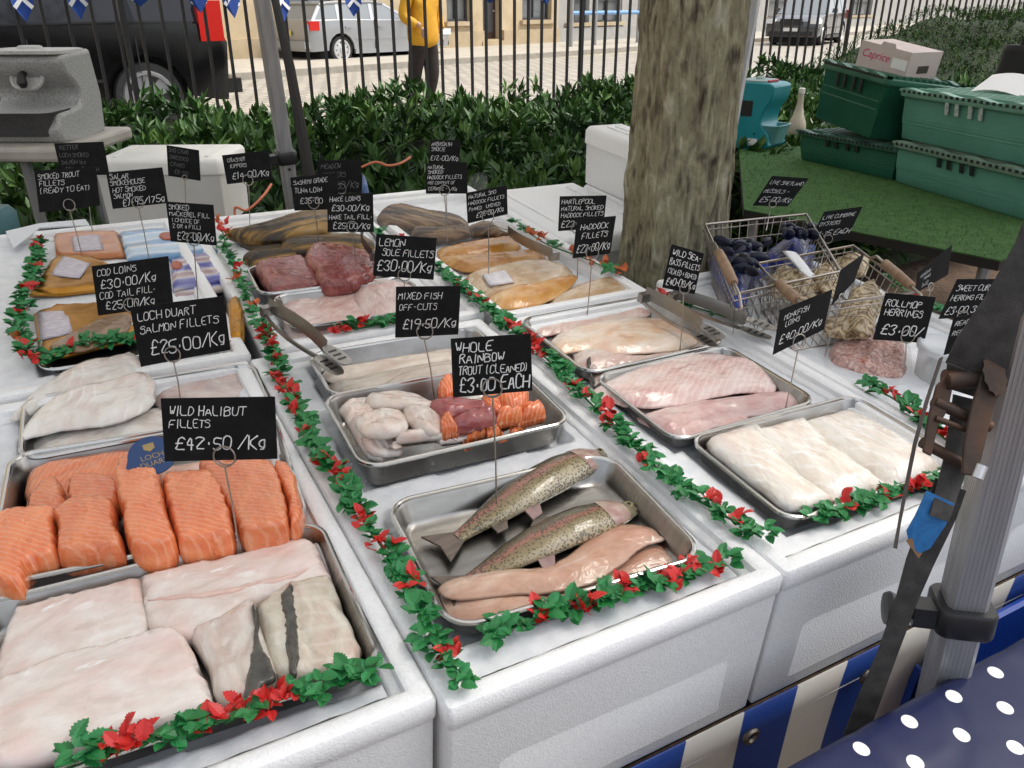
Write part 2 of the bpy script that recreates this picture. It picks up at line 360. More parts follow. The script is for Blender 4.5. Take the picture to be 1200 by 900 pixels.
# ------------------------------------------------------------------ building across the street
SAND = mat('sandstone', (.46, .36, .22), .8, c2=(.56, .45, .30), scale=1.6, detail=6, bump=.3, bscale=14, bdist=.01)
SANDD = mat('sandstone trim', (.40, .31, .19), .8, c2=(.48, .38, .25), scale=3)
GREYW = mat('grey painted front', (.34, .33, .31), .7, c2=(.40, .39, .36), scale=3)
DARKW = mat('dark brown paint', (.045, .025, .018), .4)
FRAMEW = mat('dark window frame', (.05, .05, .055), .4)
PANE = mat('window pane', (.16, .17, .17), .08, spec=1)
WQ = -4.0; Z0 = STREET_Z + .125
def wall_s(px):                # distance along the building front that a photo column looks at
    d = RW @ ray(px, 30); o = KO + KN * WQ
    A_ = np.array([[d[0], -KD[0]], [d[1], -KD[1]]]); t, s = np.linalg.solve(A_, o); return s
def facade(name, label, s0, s1, wm, openings, H=7.5, depth=5):
    o = KO + KN * WQ; Mb = XM((o[0], o[1], Z0), KA)        # local x along the front, -y towards the street
    t = thing(name, label, 'building', Mb)
    m = MB(); cur = s0
    for (x0, x1, zb, zt, kind) in sorted(openings):
        m.box(((cur + x0) / 2, depth / 2, H / 2), (x0 - cur, depth, H))
        if zb > 0: m.box(((x0 + x1) / 2, depth / 2, zb / 2), (x1 - x0, depth, zb))
        m.box(((x0 + x1) / 2, depth / 2, (zt + H) / 2), (x1 - x0, depth, H - zt)); cur = x1
    m.box(((cur + s1) / 2, depth / 2, H / 2), (s1 - cur, depth, H))
    m.build('wall', wm, t)
    p = MB(); cur = s0                                                  # base course, broken at the doors
    for (x0, x1, zb, zt, kind) in sorted(openings) + [(s1, s1, 1, 1, 'end')]:
        if kind == 'door' or kind == 'end':
            if x0 - cur > .05: p.box(((cur + x0) / 2, -.05, .22), (x0 - cur, .1, .44))
            cur = x1
    p.build('plinth', SANDD if wm is SAND else GREYW, t)
    for (x0, x1, zb, zt, kind) in openings:
        w_, h_ = x1 - x0, zt - zb; cx, cz = (x0 + x1) / 2, (zb + zt) / 2
        if kind == 'door':
            d = MB().box((cx, .3, cz), (w_, .06, h_)).build('door', DARKW, t)
            q = MB()
            for dz in (-.25, .25): q.box((cx, .265, cz + dz * h_), (w_ * .7, .02, h_ * .36))
            q.build('door_panel', FRAMEW, d)
            MB().lathe([(.03, -.02), (.03, .02)], (cx + w_ * .38, .25, 1.0), 10, M=Matrix.Rotation(math.pi / 2, 4, 'X')).build('handle', RIMM, d)
            MB().box((cx, .12, .07), (w_ + .3, .5, .14)).build('doorstep', SANDD, t)
        else:
            f = MB(); k = .07
            f.box((x0 + k / 2, .2, cz), (k, .08, h_)); f.box((x1 - k / 2, .2, cz), (k, .08, h_)); f.box((cx, .2, zb + k / 2), (w_ - 2 * k, .08, k)); f.box((cx, .2, zt - k / 2), (w_ - 2 * k, .08, k))
            f.box((cx, .2, cz), (.05, .07, h_ - 2 * k)); f.box((cx, .2, zb + h_ * .3), (w_ - 2 * k, .06, .04))
            wn = f.build('window', FRAMEW, t)
            MB().box((cx, .23, cz), (w_ - 2 * k, .012, h_ - 2 * k)).build('pane', PANE, wn)
            MB().box((cx, -.03, zb - .06), (w_ + .24, .2, .12)).build('sill', SANDD, wn)
    return t
sd = [wall_s(p) for p in (566, 588)]
ws = [wall_s(p) for p in (524, 552)]; ws2 = [wall_s(p) for p in (612, 646)]; wl = [wall_s(p) for p in (318, 345)]
mid = wall_s(654)
o1 = facade('sandstone_building', 'honey coloured sandstone building with dark door and windows behind the silver estate car', -40, mid, SAND,
       [(wl[0] - 5, wl[0] - 3.6, .8, 3, 'window'), (wl[0] + .6, wl[0] + 2, .85, 3, 'window'), (ws[0], ws[1], .72, 3.1, 'window'), (sd[0], sd[1], .18, 2.9, 'door'), (ws2[0], ws2[1], .72, 3.1, 'window')])
E0 = mid
fr = [wall_s(p) for p in (664, 690, 697, 728)]
o2 = facade('grey_shop_building', 'pale grey shop front building right of the sandstone one, mostly glass', mid + .002, 130, GREYW,
       [(fr[0], fr[1], .6, 3, 'window'), (fr[2], fr[3], .6, 3, 'window'), (mid + 12, mid + 15, .6, 3, 'window'), (mid + 17, mid + 20, .6, 3, 'window'), (mid + 24, mid + 25.2, .1, 2.8, 'door'), (mid + 28, mid + 32, .6, 3, 'window')])
# blue barrier rail on the pavement
bt = thing('barrier_rail', 'light blue rail on grey posts on the pavement before the shop front', 'barrier', XM((*[float(x) for x in (KO + KN * -1.6)], Z0), KA))
s0, s1 = [wall_s(p) - 2.2 for p in (648, 742)]
MB().tube([(s0, 0, .95), (s1, 0, .95)], .06).build('rail', mat('light blue paint', (.16, .32, .58), .5), bt)
for k in range(5): MB().tube([(s0 + (s1 - s0) * k / 4, 0, 0), (s0 + (s1 - s0) * k / 4, 0, 1.5)], .06).build('post', mat('grey post paint', (.3, .3, .29), .5), bt)
# ------------------------------------------------------------------ cars
BLKP_ = [None]
def car(name, label, M, Wd, low, cabin, wx, wr, paint, trim, glass=None, group='parked cars', tail=True, lamps=None, rails=False, pillars=(), wheel_style=7):
    t = thing(name, label, 'car', M, group)
    h = Wd / 2
    def side(ins, top_ins):   # outline with wheel arches
        out = []
        xs = [p[0] for p in low]; x0, x1 = min(xs), max(xs); zb = .22
        out.append((x0 + .06, zb + .08)); 
        for xw in wx:
            R = wr + .07
            for k in range(9):
                a = math.pi - math.pi * k / 8; out.append((xw + R * math.cos(a), max(zb, wr + R * math.sin(a))))
        out.append((x1 - .06, zb + .06)); out += low[::-1]; return out
    P = side(0, 0); ex = sum(p[0] for p in P) / len(P)
    m = MB(); n = len(P); lay = []
    for y, kx in ((-h, 0), (-h + .05, .03), (-h * .5, .05), (h * .5, .05), (h - .05, .03), (h, 0)):
        r = []
        for x, z in P:
            e = 1 - (.03 if abs(y) >= h - .001 else 0)
            zz = z + (kx * .55 if z > .6 else 0)
            x2 = x * (e if abs(x) > max(abs(q) for q in wx) + .5 else 1) + (math.copysign(.09, x) * (1 - (y / h) ** 2) if abs(x) > max(abs(q) for q in wx) + .55 else 0)
            yy = y * (1 - .05 * max(0, .55 - z)) * (1 - .03 * max(0, z - .7))
            r.append((x2, yy, zz))
        lay.append(r)
    for r in lay: m.v += r
    for i in range(len(lay) - 1):
        for k in range(n):
            a, b = i * n + k, i * n + (k + 1) % n; m.f.append((a, b, b + n, a + n)); m.sm.append(True); m.mi.append(0)
    m.f += [tuple(range(n))[::-1], tuple((len(lay) - 1) * n + k for k in range(n))]; m.sm += [False] * 2; m.mi += [0] * 2
    body = m.build('body', paint, t, sharp=35)
    # cabin: glass all round, painted roof and pillars
    zc = [p[1] for p in cabin]; z0, z1 = min(zc), max(zc)
    yb = lambda z: h * (.93 - .2 * (z - z0) / (z1 - z0))
    g = MB(); C = [(x, yb(z), z) for x, z in cabin]; Cn = [(x, -yb(z), z) for x, z in cabin]; k = len(C)
    g.add(C + Cn, [tuple(range(k))[::-1], tuple(range(k, 2 * k))] + [(i, i + 1, k + i + 1, k + i) for i in range(k - 1)])
    g.build('window_glass', glass or GLASS, t)
    rf = MB()
    top = [p for p in cabin if p[1] > z1 - .12]
    pts = [(x, z + .012) for x, z in top]
    for (xa, za), (xb, zb2) in zip(pts[:-1], pts[1:]):
        q = [(xa, -yb(za) - .01, za), (xb, -yb(zb2) - .01, zb2), (xb, yb(zb2) + .01, zb2), (xa, yb(za) + .01, za)]
        rf.prism(q, (0, 0, .03))
    rf.build('roof', paint, t)
    def strip(pa, pb, wdt, sgn):
        ya, yb_ = yb(pa[1]) + .008, yb(pb[1]) + .008; dx = wdt / 2
        return [(pa[0] - dx, sgn * ya, pa[1]), (pa[0] + dx, sgn * ya, pa[1]), (pb[0] + dx, sgn * yb_, pb[1]), (pb[0] - dx, sgn * yb_, pb[1])]
    pl = MB()
    for sgn in (-1, 1):
        for (xb, xt) in pillars: pl.prism(strip((xb, z0), (xt, z1 - .03), .1, sgn), (0, -sgn * .03, 0))
        for pa, pb in ((cabin[0], cabin[1]), (cabin[-1], cabin[-2])): pl.prism(strip(pa, pb, .1, sgn), (0, -sgn * .03, 0))
        pl.tube([(p[0], sgn * (yb(p[1]) + .004), p[1]) for p in top], .03, 6)
    pl.build('pillar', paint, t)
    for sgn in (-1, 1):
        tr = MB(); xs = [p[0] for p in low]
        tr.box((0, sgn * (h + .004), .56), (wx[1] - wx[0] - 2 * wr - .2, .02, .03)); tr.box((0, sgn * (h - .02), .27), (wx[1] - wx[0] - 2 * wr - .15, .06, .1))
        tr.build('side_trim', trim, t)
        for xd in [p[0] for p in pillars]: MB().box((xd, sgn * (h + .0), .66), (.012, .008, .66)).build('door_gap', RUBBER, t)
        for xd in [p[0] for p in pillars]: MB().box((xd + .2, sgn * (h + .012), .82), (.17, .03, .03)).build('door_handle', paint, t)
        MB().box((wx[1] - .75, sgn * (h + .1), z0 + .1), (.12, .2, .14), taper=.8).build('wing_mirror', paint, t)
        for xw in wx:
            W_ = thing_part('wheel', t)
            cy = sgn * (h - .12)
            R = Matrix.Rotation(math.pi / 2, 4, 'X')
            ty = MB().lathe([(wr - .09, -.1), (wr - .02, -.105), (wr, -.07), (wr, .07), (wr - .02, .105), (wr - .09, .1)], (xw, cy, wr), 32, M=R).build('tyre', RUBBER, W_)
            rm = MB(); rr_ = wr * .68
            ring = [(xw + rr_ * math.cos(a), cy + sgn * .1, wr + rr_ * math.sin(a)) for a in [2 * math.pi * q / 28 for q in range(28)]]
            rm.tube(ring, .028, 6, closed=True)
            for q in range(wheel_style):
                a = 2 * math.pi * q / wheel_style; da = .34 if wheel_style < 6 else .2
                p = [(xw + .05 * math.cos(a + s), cy + sgn * .115, wr + .05 * math.sin(a + s)) for s in (-1.2, 1.2)] + [(xw + rr_ * math.cos(a + s), cy + sgn * .1, wr + rr_ * math.sin(a + s)) for s in (da, -da)]
                rm.prism(p, (0, -sgn * .02, 0))
            rm.lathe([(.07, -.02), (.06, .02)], (xw, cy + sgn * .115, wr), 14, M=R)
            rm.build('rim', mat('dark alloy rim', (.30, .30, .31), .35, .6) if paint is BLKP_[0] else RIMM, W_)
    for xw in wx: MB().box((xw, 0, wr + .12), (2 * wr + .3, Wd - .5, 2 * wr + .1)).build('wheel_well', RUBBER, t)
    RED = mat('red lamp lens', (.55, .02, .015), .15); CLR = mat('clear lamp lens', (.75, .77, .78), .1, spec=1)
    xr = min(p[0] for p in low); xf = max(p[0] for p in low)
    for sgn in (-1, 1):
        z_l = lamps[0]
        MB().box((xr + .16, sgn * (h - .08), z_l), (.26, .2, lamps[1])).build('tail_light', RED, t)
        MB().box((xf - .18, sgn * (h - .17), lamps[2]), (.42, .36, .15)).build('headlight', CLR, t)
    gr = MB().box((xf + .07, 0, lamps[2] - .02), (.06, Wd * .42, .2)); gr.build('grille', BLACKPL, t)
    MB().box((xf + .09, 0, .38), (.06, Wd * .8, .12)).build('lower_grille', BLACKPL, t)
    MB().box((xf + .11, 0, .52), (.03, .52, .11)).build('number_plate', mat('white plate', (.75, .75, .72), .4), t)
    MB().box((xr - .09, 0, .7), (.03, .52, .11)).build('number_plate', mat('yellow plate', (.7, .55, .12), .4), t)
    MB().box((xr - .02, 0, .45), (.2, Wd * .94, .16)).build('bumper', trim, t)
    if rails:
        for sgn in (-1, 1): MB().tube([(top[0][0] + .1, sgn * yb(z1) * .92, z1 + .03), (top[0][0] + .2, sgn * yb(z1) * .92, z1 + .09), (top[-1][0] - .4, sgn * yb(z1) * .92, z1 + .09), (top[-1][0] - .2, sgn * yb(z1) * .92, z1 + .03)], .02, 6).build('roof_rail', RIMM, t)
    return t
def thing_part(name, parent):
    o = bpy.data.objects.new(name, None); COL.objects.link(o); o.parent = parent; o.empty_display_size = .05; WM[o.name] = WM[parent.name]; return o
SILV = mat('silver car paint', (.36, .37, .38), .28, .55, coat=.5); SILVT = mat('silver trim', (.30, .31, .32), .4)
p = (WZ(380, 76, STREET_Z) + WZ(515, 68, STREET_Z)) / 2; q = WZ(515, 68, STREET_Z) - WZ(380, 76, STREET_Z); hd = math.atan2(q[1], q[0])
c0 = p[:2] + .78 * np.array([-math.sin(hd), math.cos(hd)])
car('estate_car', 'silver estate car parked at the far kerb, left of the person in yellow', XM((c0[0], c0[1], STREET_Z), hd), 1.74,
    [(-2.25, .55), (-2.28, .8), (-2.2, .97), (-1.2, .98), (.6, .95), (.95, .93), (1.9, .8), (2.15, .68), (2.2, .5)],
    [(-2.12, .95), (-1.8, 1.30), (-1.55, 1.345), (-.3, 1.37), (.1, 1.34), (.95, .92)], (-1.37, 1.36), .315, SILV, SILVT, lamps=(.86, .2, .66), pillars=((-1.35, -1.3), (-.35, -.3)), wheel_style=9)
BLKP_[0] = BLKP = mat('black car paint', (.004, .004, .0045), .14, 0, coat=.25, spec=.25)
pw = WZ(182, 153, STREET_Z); hb = FA + math.pi - .03; L_ = np.array([-math.sin(hb), math.cos(hb)]); fw = np.array([math.cos(hb), math.sin(hb)])
c0 = pw[:2] - L_ * .9 + fw * 1.4
car('black_car', 'large black car behind the railings at the left edge, red tail light towards the street', XM((c0[0], c0[1], STREET_Z), hb), 1.95,
    [(-2.3, .6), (-2.33, .9), (-2.25, 1.12), (-1.2, 1.14), (.7, 1.1), (1.1, 1.06), (1.95, .98), (2.25, .8), (2.3, .55)],
    [(-2.2, 1.13), (-1.95, 1.62), (-1.6, 1.7), (-.3, 1.74), (.3, 1.68), (1.15, 1.08)], (-1.4, 1.42), .37, BLKP, BLACKPL, mat('tinted glass', (.006, .006, .007), .06, spec=.6), lamps=(1.15, .42, .82), pillars=((-1.35, -1.25), (-.3, -.25)), wheel_style=5)
GRYP = mat('dark grey car paint', (.06, .062, .066), .2, .3, coat=.8)
pg = WZ(912, 53, STREET_Z); hg = KA + math.pi + .12; fw = np.array([math.cos(hg), math.sin(hg)]); L_ = np.array([-math.sin(hg), math.cos(hg)])
c0 = pg[:2] - fw * 2.1 + L_ * .4
car('dark_grey_car', 'dark grey car facing the camera on the bright street right of the tree trunk', XM((c0[0], c0[1], STREET_Z), hg), 1.85,
    [(-2.2, .6), (-2.22, .85), (-2.15, 1.02), (-1.2, 1.03), (.6, 1.02), (1.0, 1.0), (1.85, .92), (2.15, .75), (2.2, .5)],
    [(-2.1, 1.03), (-1.85, 1.5), (-1.5, 1.6), (-.3, 1.62), (.2, 1.57), (1.05, 1.02)], (-1.32, 1.33), .345, GRYP, BLACKPL, lamps=(.98, .3, .78), rails=True, pillars=((-1.3, -1.2), (-.3, -.25)), wheel_style=5)
pg = WZ(1128, 22, STREET_Z)
c0 = pg[:2]
car('distant_black_car', 'black car half hidden behind the clipped hedge at the upper right', XM((c0[0], c0[1] + 1, STREET_Z), KA + .3), 1.8,
    [(-2.2, .6), (-2.22, .85), (-2.15, .98), (-1.2, 1.0), (.6, .98), (1.0, .96), (1.85, .86), (2.15, .7), (2.2, .5)],
    [(-2.1, .99), (-1.7, 1.38), (-1.4, 1.46), (-.3, 1.48), (.2, 1.43), (1.05, .97)], (-1.32, 1.33), .32, BLKP, BLACKPL, lamps=(.9, .2, .7), pillars=((-1.3, -1.2), (-.3, -.25)), wheel_style=5)
# ------------------------------------------------------------------ low wall, railings, bunting
STONE = mat('wall stone', (.16, .15, .13), .9, c2=(.24, .22, .19), scale=6, bump=.5, bscale=20, bdist=.01)
MF = XM((FO[0], FO[1], 0), FA)
wl_ = MB().box((3, 0, .29), (60, .28, .58)).build('stone_wall', STONE, M=MF); tag(wl_, 'low dark stone wall carrying the black iron railings behind the hedge', 'wall')
IRON = mat('black iron paint', (.010, .010, .011), .5)
ft = thing('iron_railings', 'black iron railings with upright square bars between the hedge and the street', 'railings', MF)
barm = MB().box((0, 0, 1.24), (.017, .017, 1.3)).build('bar', IRON, ft); barm.location = (-3.3, 0, 0)
for k in range(1, 93):
    o = barm.copy(); COL.objects.link(o); o.parent = ft; o.location = (-3.3 + .125 * k, 0, 0)
for z in (.66, 1.84): MB().box((2.5, 0, z), (12, .045, .014)).build('rail', IRON, ft)
for s_ in (-2.2, 1.15, 4.5, 7.9): MB().box((s_ + .06, 0, 1.25), (.03, .03, 1.36)).build('post', IRON, ft)
# bunting tied along the railings
BLU = mat('flag blue', (.015, .06, .30), .7); WHT = mat('flag white', (.75, .75, .75), .7)
bt = thing('bunting', 'blue and white saltire flag bunting strung along the top of the railings', 'bunting', MF)
def fence_s(px, q=.06):
    d = RW @ ray(px, 8); o = FO + FN * q; A_ = np.array([[d[0], -FD[0]], [d[1], -FD[1]]]); t, s = np.linalg.solve(A_, o); return s
ss = [fence_s(p) for p in (27, 92, 165, 234, 272, 330, 413, 500, 575, 640, 700)]
lens = [.16, .17, .08, .12, .17, .16, .14, .08, .07, .07, .06]
MB().tube([(s, -.06, 1.74 + .02 * math.sin(i * 2)) for i, s in enumerate(ss)], .004, 5).build('cord', WHT, bt)
for i, (s, l) in enumerate(zip(ss, lens)):
    zt = 1.74 + .02 * math.sin(i * 2); tw = .5 * math.sin(i * 3.1); w_ = .12
    ex = np.array([math.cos(tw), math.sin(tw), 0])
    def fl(u, v): return np.array([s, -.07, zt]) + ex * (u * w_) + np.array([0, -.02 * math.sin(v * 3 + i), -v * l - .06])
    m = MB(); m.prism([fl(-.5, 0), fl(.5, 0), fl(.42, .6), fl(0, 1.1), fl(-.42, .6)], (0, .004, 0))
    f_ = m.build('flag', BLU, bt)
    m2 = MB(); off = np.array([0, -.003, 0])
    m2.prism([fl(-.5, 0) + off, fl(-.36, 0) + off, fl(.42, .62) + off, fl(.3, .72) + off], (0, .001, 0)); m2.prism([fl(.5, 0) + 2.4 * off, fl(.36, 0) + 2.4 * off, fl(-.42, .62) + 2.4 * off, fl(-.3, .72) + 2.4 * off], (0, .001, 0))
    m2.build('white_cross', WHT, f_)
# ------------------------------------------------------------------ plants
def leafcloud(P, dirs, L, Wd, rs, fold=.25, curl=.15):
    """vectorised leaves: base P, direction dirs (unit), lengths, widths"""
    n = len(P); rv = rs.normal(size=(n, 3)); side = np.cross(dirs, np.array([0, 0, 1.]) + .4 * rv); side /= np.linalg.norm(side, axis=1)[:, None]
    up = np.cross(side, dirs); L = L[:, None]; Wd = Wd[:, None]
    b = P; c = P + dirs * L * .5 - up * Wd * fold; l = P + dirs * L * .5 + side * Wd * .5; r = P + dirs * L * .5 - side * Wd * .5; t = P + dirs * L - up * L * curl
    V = np.stack([b, c, l, r, t], 1).reshape(-1, 3); o = np.arange(n)[:, None] * 5
    Fc = np.concatenate([o + [0, 1, 2], o + [0, 3, 1], o + [1, 4, 2], o + [1, 3, 4]], 1).reshape(-1, 3)
    return V, Fc
LEAFM = [mat('laurel leaf', (.032, .082, .018), .42, spec=.3, c2=(.052, .118, .026), scale=5), mat('laurel leaf dark', (.016, .046, .012), .42, spec=.3, c2=(.026, .066, .016), scale=5), mat('laurel leaf young', (.095, .175, .036), .42, spec=.3, c2=(.06, .13, .028), scale=5)]
TWIG = mat('twig', (.07, .045, .03), .9)
def hedge(name, label, s0, s1, q0, q1, ztop, n, Lr, Wr, per, mats, seed, core, spread=1.0, lumps=.1, front=True):
    rs = np.random.RandomState(seed); t = thing(name, label, 'hedge', MF)
    s = rs.uniform(s0, s1, n); q = rs.uniform(q0, q1, n); k = rs.rand(n); nf = int(n * .28) if front else 0
    q[:nf] = q1 + rs.uniform(-.1, .1, nf)
    def top(a, b):
        v = np.array([noise.noise((x * 1.3 + seed, y * 1.6, seed)) + .5 * noise.noise((x * 3.1, y * 3.3, seed + 4)) for x, y in zip(a, b)])
        return ztop(a, b) + lumps * v
    zt = top(s, q); z = zt - np.abs(rs.normal(0, .07, n)); z[:nf] = zt[:nf] * (1 - rs.uniform(0, .75, nf))
    P0 = np.c_[s, -q, z]
    # whorls: several leaves fan from each shoot tip
    d0 = np.c_[rs.normal(0, .35, n), rs.normal(0, .35, n), np.ones(n)]; d0[:nf] += np.c_[np.zeros(nf), -np.ones(nf) * .9, np.zeros(nf) - .3]; d0 /= np.linalg.norm(d0, axis=1)[:, None]
    P = np.repeat(P0, per, 0); dd = np.repeat(d0, per, 0) + rs.normal(0, .55 * spread, (n * per, 3)); dd /= np.linalg.norm(dd, axis=1)[:, None]
    P = P - np.repeat(d0, per, 0) * rs.uniform(0, .06, (n * per, 1))
    L = rs.uniform(*Lr, n * per); W_ = L * rs.uniform(*Wr, n * per)
    V, Fc = leafcloud(P, dd, L, W_, rs)
    mi = np.repeat(np.repeat(rs.choice(len(mats), n, p=[.45, .27, .28][:len(mats)]), per), 4)
    npbuild('foliage', V, Fc, mats, t, smooth=False, mi=mi.tolist())
    # twiggy dark inside so that the plant is not hollow
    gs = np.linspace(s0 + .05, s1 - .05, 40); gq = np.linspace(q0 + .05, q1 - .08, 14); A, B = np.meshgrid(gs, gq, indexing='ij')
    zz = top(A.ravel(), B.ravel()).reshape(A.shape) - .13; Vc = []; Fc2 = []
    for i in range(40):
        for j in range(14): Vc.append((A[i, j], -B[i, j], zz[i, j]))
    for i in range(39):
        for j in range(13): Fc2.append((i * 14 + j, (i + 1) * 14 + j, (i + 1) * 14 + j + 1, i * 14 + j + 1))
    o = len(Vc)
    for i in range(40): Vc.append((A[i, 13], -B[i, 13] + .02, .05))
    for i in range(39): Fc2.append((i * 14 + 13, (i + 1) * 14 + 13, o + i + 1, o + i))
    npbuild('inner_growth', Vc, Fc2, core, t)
    tw = MB()
    for k in range(120):
        x, y = rs.uniform(s0, s1), rs.uniform(max(q0, q1 - .6), q1); zt_ = float(top([x], [y])[0])
        tw.tube([(x, -y, 0), (x + rs.normal(0, .06), -y - rs.uniform(0, .08), zt_ * .5), (x + rs.normal(0, .12), -y - rs.uniform(-.05, .12), zt_ * .95)], [.008, .006, .003], 4)
    tw.build('stems', TWIG, t)
    return t
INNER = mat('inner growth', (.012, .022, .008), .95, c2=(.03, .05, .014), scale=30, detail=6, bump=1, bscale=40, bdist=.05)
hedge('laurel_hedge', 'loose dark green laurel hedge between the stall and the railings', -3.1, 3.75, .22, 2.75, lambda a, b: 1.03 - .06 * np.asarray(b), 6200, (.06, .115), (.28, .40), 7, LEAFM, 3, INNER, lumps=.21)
YEW = [mat('yew needle', (.020, .062, .008), .7, c2=(.034, .085, .012), scale=5, spec=.15), mat('yew needle dark', (.010, .027, .006), .7, spec=.15), mat('yew needle young', (.055, .095, .018), .7, spec=.15)]
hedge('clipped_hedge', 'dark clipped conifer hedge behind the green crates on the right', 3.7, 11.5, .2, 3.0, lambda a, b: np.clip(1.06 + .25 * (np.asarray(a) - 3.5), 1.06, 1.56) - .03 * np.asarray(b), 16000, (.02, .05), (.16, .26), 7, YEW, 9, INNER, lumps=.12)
# ------------------------------------------------------------------ tree trunk
BARK = mat('bark', (.085, .07, .045), .95, c2=(.1, .1, .1), ramp=[(.30, (.06, .05, .035)), (.40, (.16, .14, .095)), (.50, (.25, .23, .15)), (.59, (.30, .285, .18)), (.68, (.42, .40, .31))], scale=44, stretch=(1.1, 1.1, .3), detail=12, dist=.8, bump=.8, bscale=60, bstretch=(1.2, 1.2, .7), bdist=.012, spec=.2)
tp = t2w((1.165, 1.345, 1.0)); TMx = XM((tp[0], tp[1], 0)); TR = .104
tt = thing('tree', 'old tree trunk with rough greenish bark rising behind the sea bass tray', 'tree', TMx)
V = []; Fc = []; NA, NZ = 130, 260
for i in range(NZ):
    z = i / (NZ - 1) * 3.4
    for k in range(NA):
        a = 2 * math.pi * k / NA
        r = TR * (1 + .55 * max(0, (.75 - z)) ** 1.5 + .14 * max(0, 1.35 - z) + .03 * math.sin(z * 1.3)) * (1 + .05 * math.sin(3 * a + z * .9) + .045 * math.sin(5 * a - 1 + z * .5))
        r -= .0045 * (1 - min(1, abs(noise.noise((math.cos(a) * 5.5 + 2, math.sin(a) * 5.5, z * 2.6))) * 3.2)) + .0025 * (1 - min(1, abs(noise.noise((math.cos(a) * 11, math.sin(a) * 11 + 5, z * 6))) * 3))
        r += .008 * noise.noise((math.cos(a) * 3, math.sin(a) * 3, z * 2.2)) + .006 * noise.noise((math.cos(a) * 7, math.sin(a) * 7, z * 5)) + .005 * noise.noise((math.cos(a) * 14, math.sin(a) * 14, z * 22)) + .0035 * abs(noise.noise((math.cos(a) * 26, math.sin(a) * 26, z * 40)))
        V.append((r * math.cos(a) + .01 * math.sin(z), r * math.sin(a), z))
for i in range(NZ - 1):
    for k in range(NA): Fc.append((i * NA + k, i * NA + (k + 1) % NA, (i + 1) * NA + (k + 1) % NA, (i + 1) * NA + k))
npbuild('trunk', V, Fc, BARK, tt)
for k, (a, l) in enumerate(((.5, 1.9), (2.4, 2.2), (4.4, 1.7))):
    MB().tube([(0, 0, 3.2), (.3 * l * math.cos(a) * .5, .3 * l * math.sin(a) * .5, 3.7), (l * .5 * math.cos(a), l * .5 * math.sin(a), 4.3), (l * math.cos(a), l * math.sin(a), 5.2)], [.1, .085, .06, .03], 10).build('limb', BARK, tt)
rs = np.random.RandomState(5); n = 2600
cl = rs.normal(0, 1, (28, 3)) * [1.3, 1.3, .6] + [0, 0, 5.2]; P = cl[rs.randint(0, 28, n)] + rs.normal(0, .42, (n, 3)); dd = rs.normal(0, 1, (n, 3)); dd /= np.linalg.norm(dd, axis=1)[:, None]
V, Fc = leafcloud(P, dd, rs.uniform(.12, .2, n), rs.uniform(.06, .1, n), rs); npbuild('crown', V, Fc, LEAFM[0], tt, smooth=False)
# ------------------------------------------------------------------ stall furniture
def bevel(o, wdt, seg=2):
    md = o.modifiers.new('bevel', 'BEVEL'); md.width = wdt; md.segments = seg; md.limit_method = 'ANGLE'; md.angle_limit = math.radians(40); return o
CANVAS = bpy.data.materials.new('canopy canvas'); CANVAS.use_nodes = True
_nt = CANVAS.node_tree; _b = _nt.nodes['Principled BSDF']; _b.inputs['Base Color'].default_value = (.8, .8, .78, 1); _b.inputs['Roughness'].default_value = .7
_tr = _nt.nodes.new('ShaderNodeBsdfTranslucent'); _tr.inputs[0].default_value = (.8, .8, .78, 1); _mx = _nt.nodes.new('ShaderNodeMixShader'); _mx.inputs[0].default_value = .58
_nt.links.new(_b.outputs[0], _mx.inputs[1]); _nt.links.new(_tr.outputs[0], _mx.inputs[2]); _nt.links.new(_mx.outputs[0], _nt.nodes['Material Output'].inputs[0])
def roof(name, label, x0, x1, y0, y1, z0, z1):
    m = MB(); cx, cy = (x0 + x1) / 2, (y0 + y1) / 2; b = [(x0, y0, z0), (x1, y0, z0), (x1, y1, z0), (x0, y1, z0), (cx, cy, z1)]
    c = [t2w(p) for p in b]; c = [(p[0], p[1], q[2]) for p, q in zip(c, b)]
    m.add(c, [(0, 1, 4), (1, 2, 4), (2, 3, 4), (3, 0, 4)])
    v = [(p[0], p[1], p[2] - .2) for p in c[:4]]
    m.add(c[:4] + v, [(0, 1, 5, 4), (1, 2, 6, 5), (2, 3, 7, 6), (3, 0, 4, 7)])
    return tag(m.build(name, CANVAS), label, 'canopy')
roof('canopy_roof', 'white canvas canopy roof over the fish stall', -2.4, 1.0, .25, 3.7, 2.3, 3.2)  # unseen; stretched back past the stall to shade the hedge and wash unit
roof('canopy_roof', 'white canvas canopy roof over the green crates', 1.32, 4.6, .3, 4.2, 2.35, 3.3)  # unseen second roof, placed to shade the grass table and crates
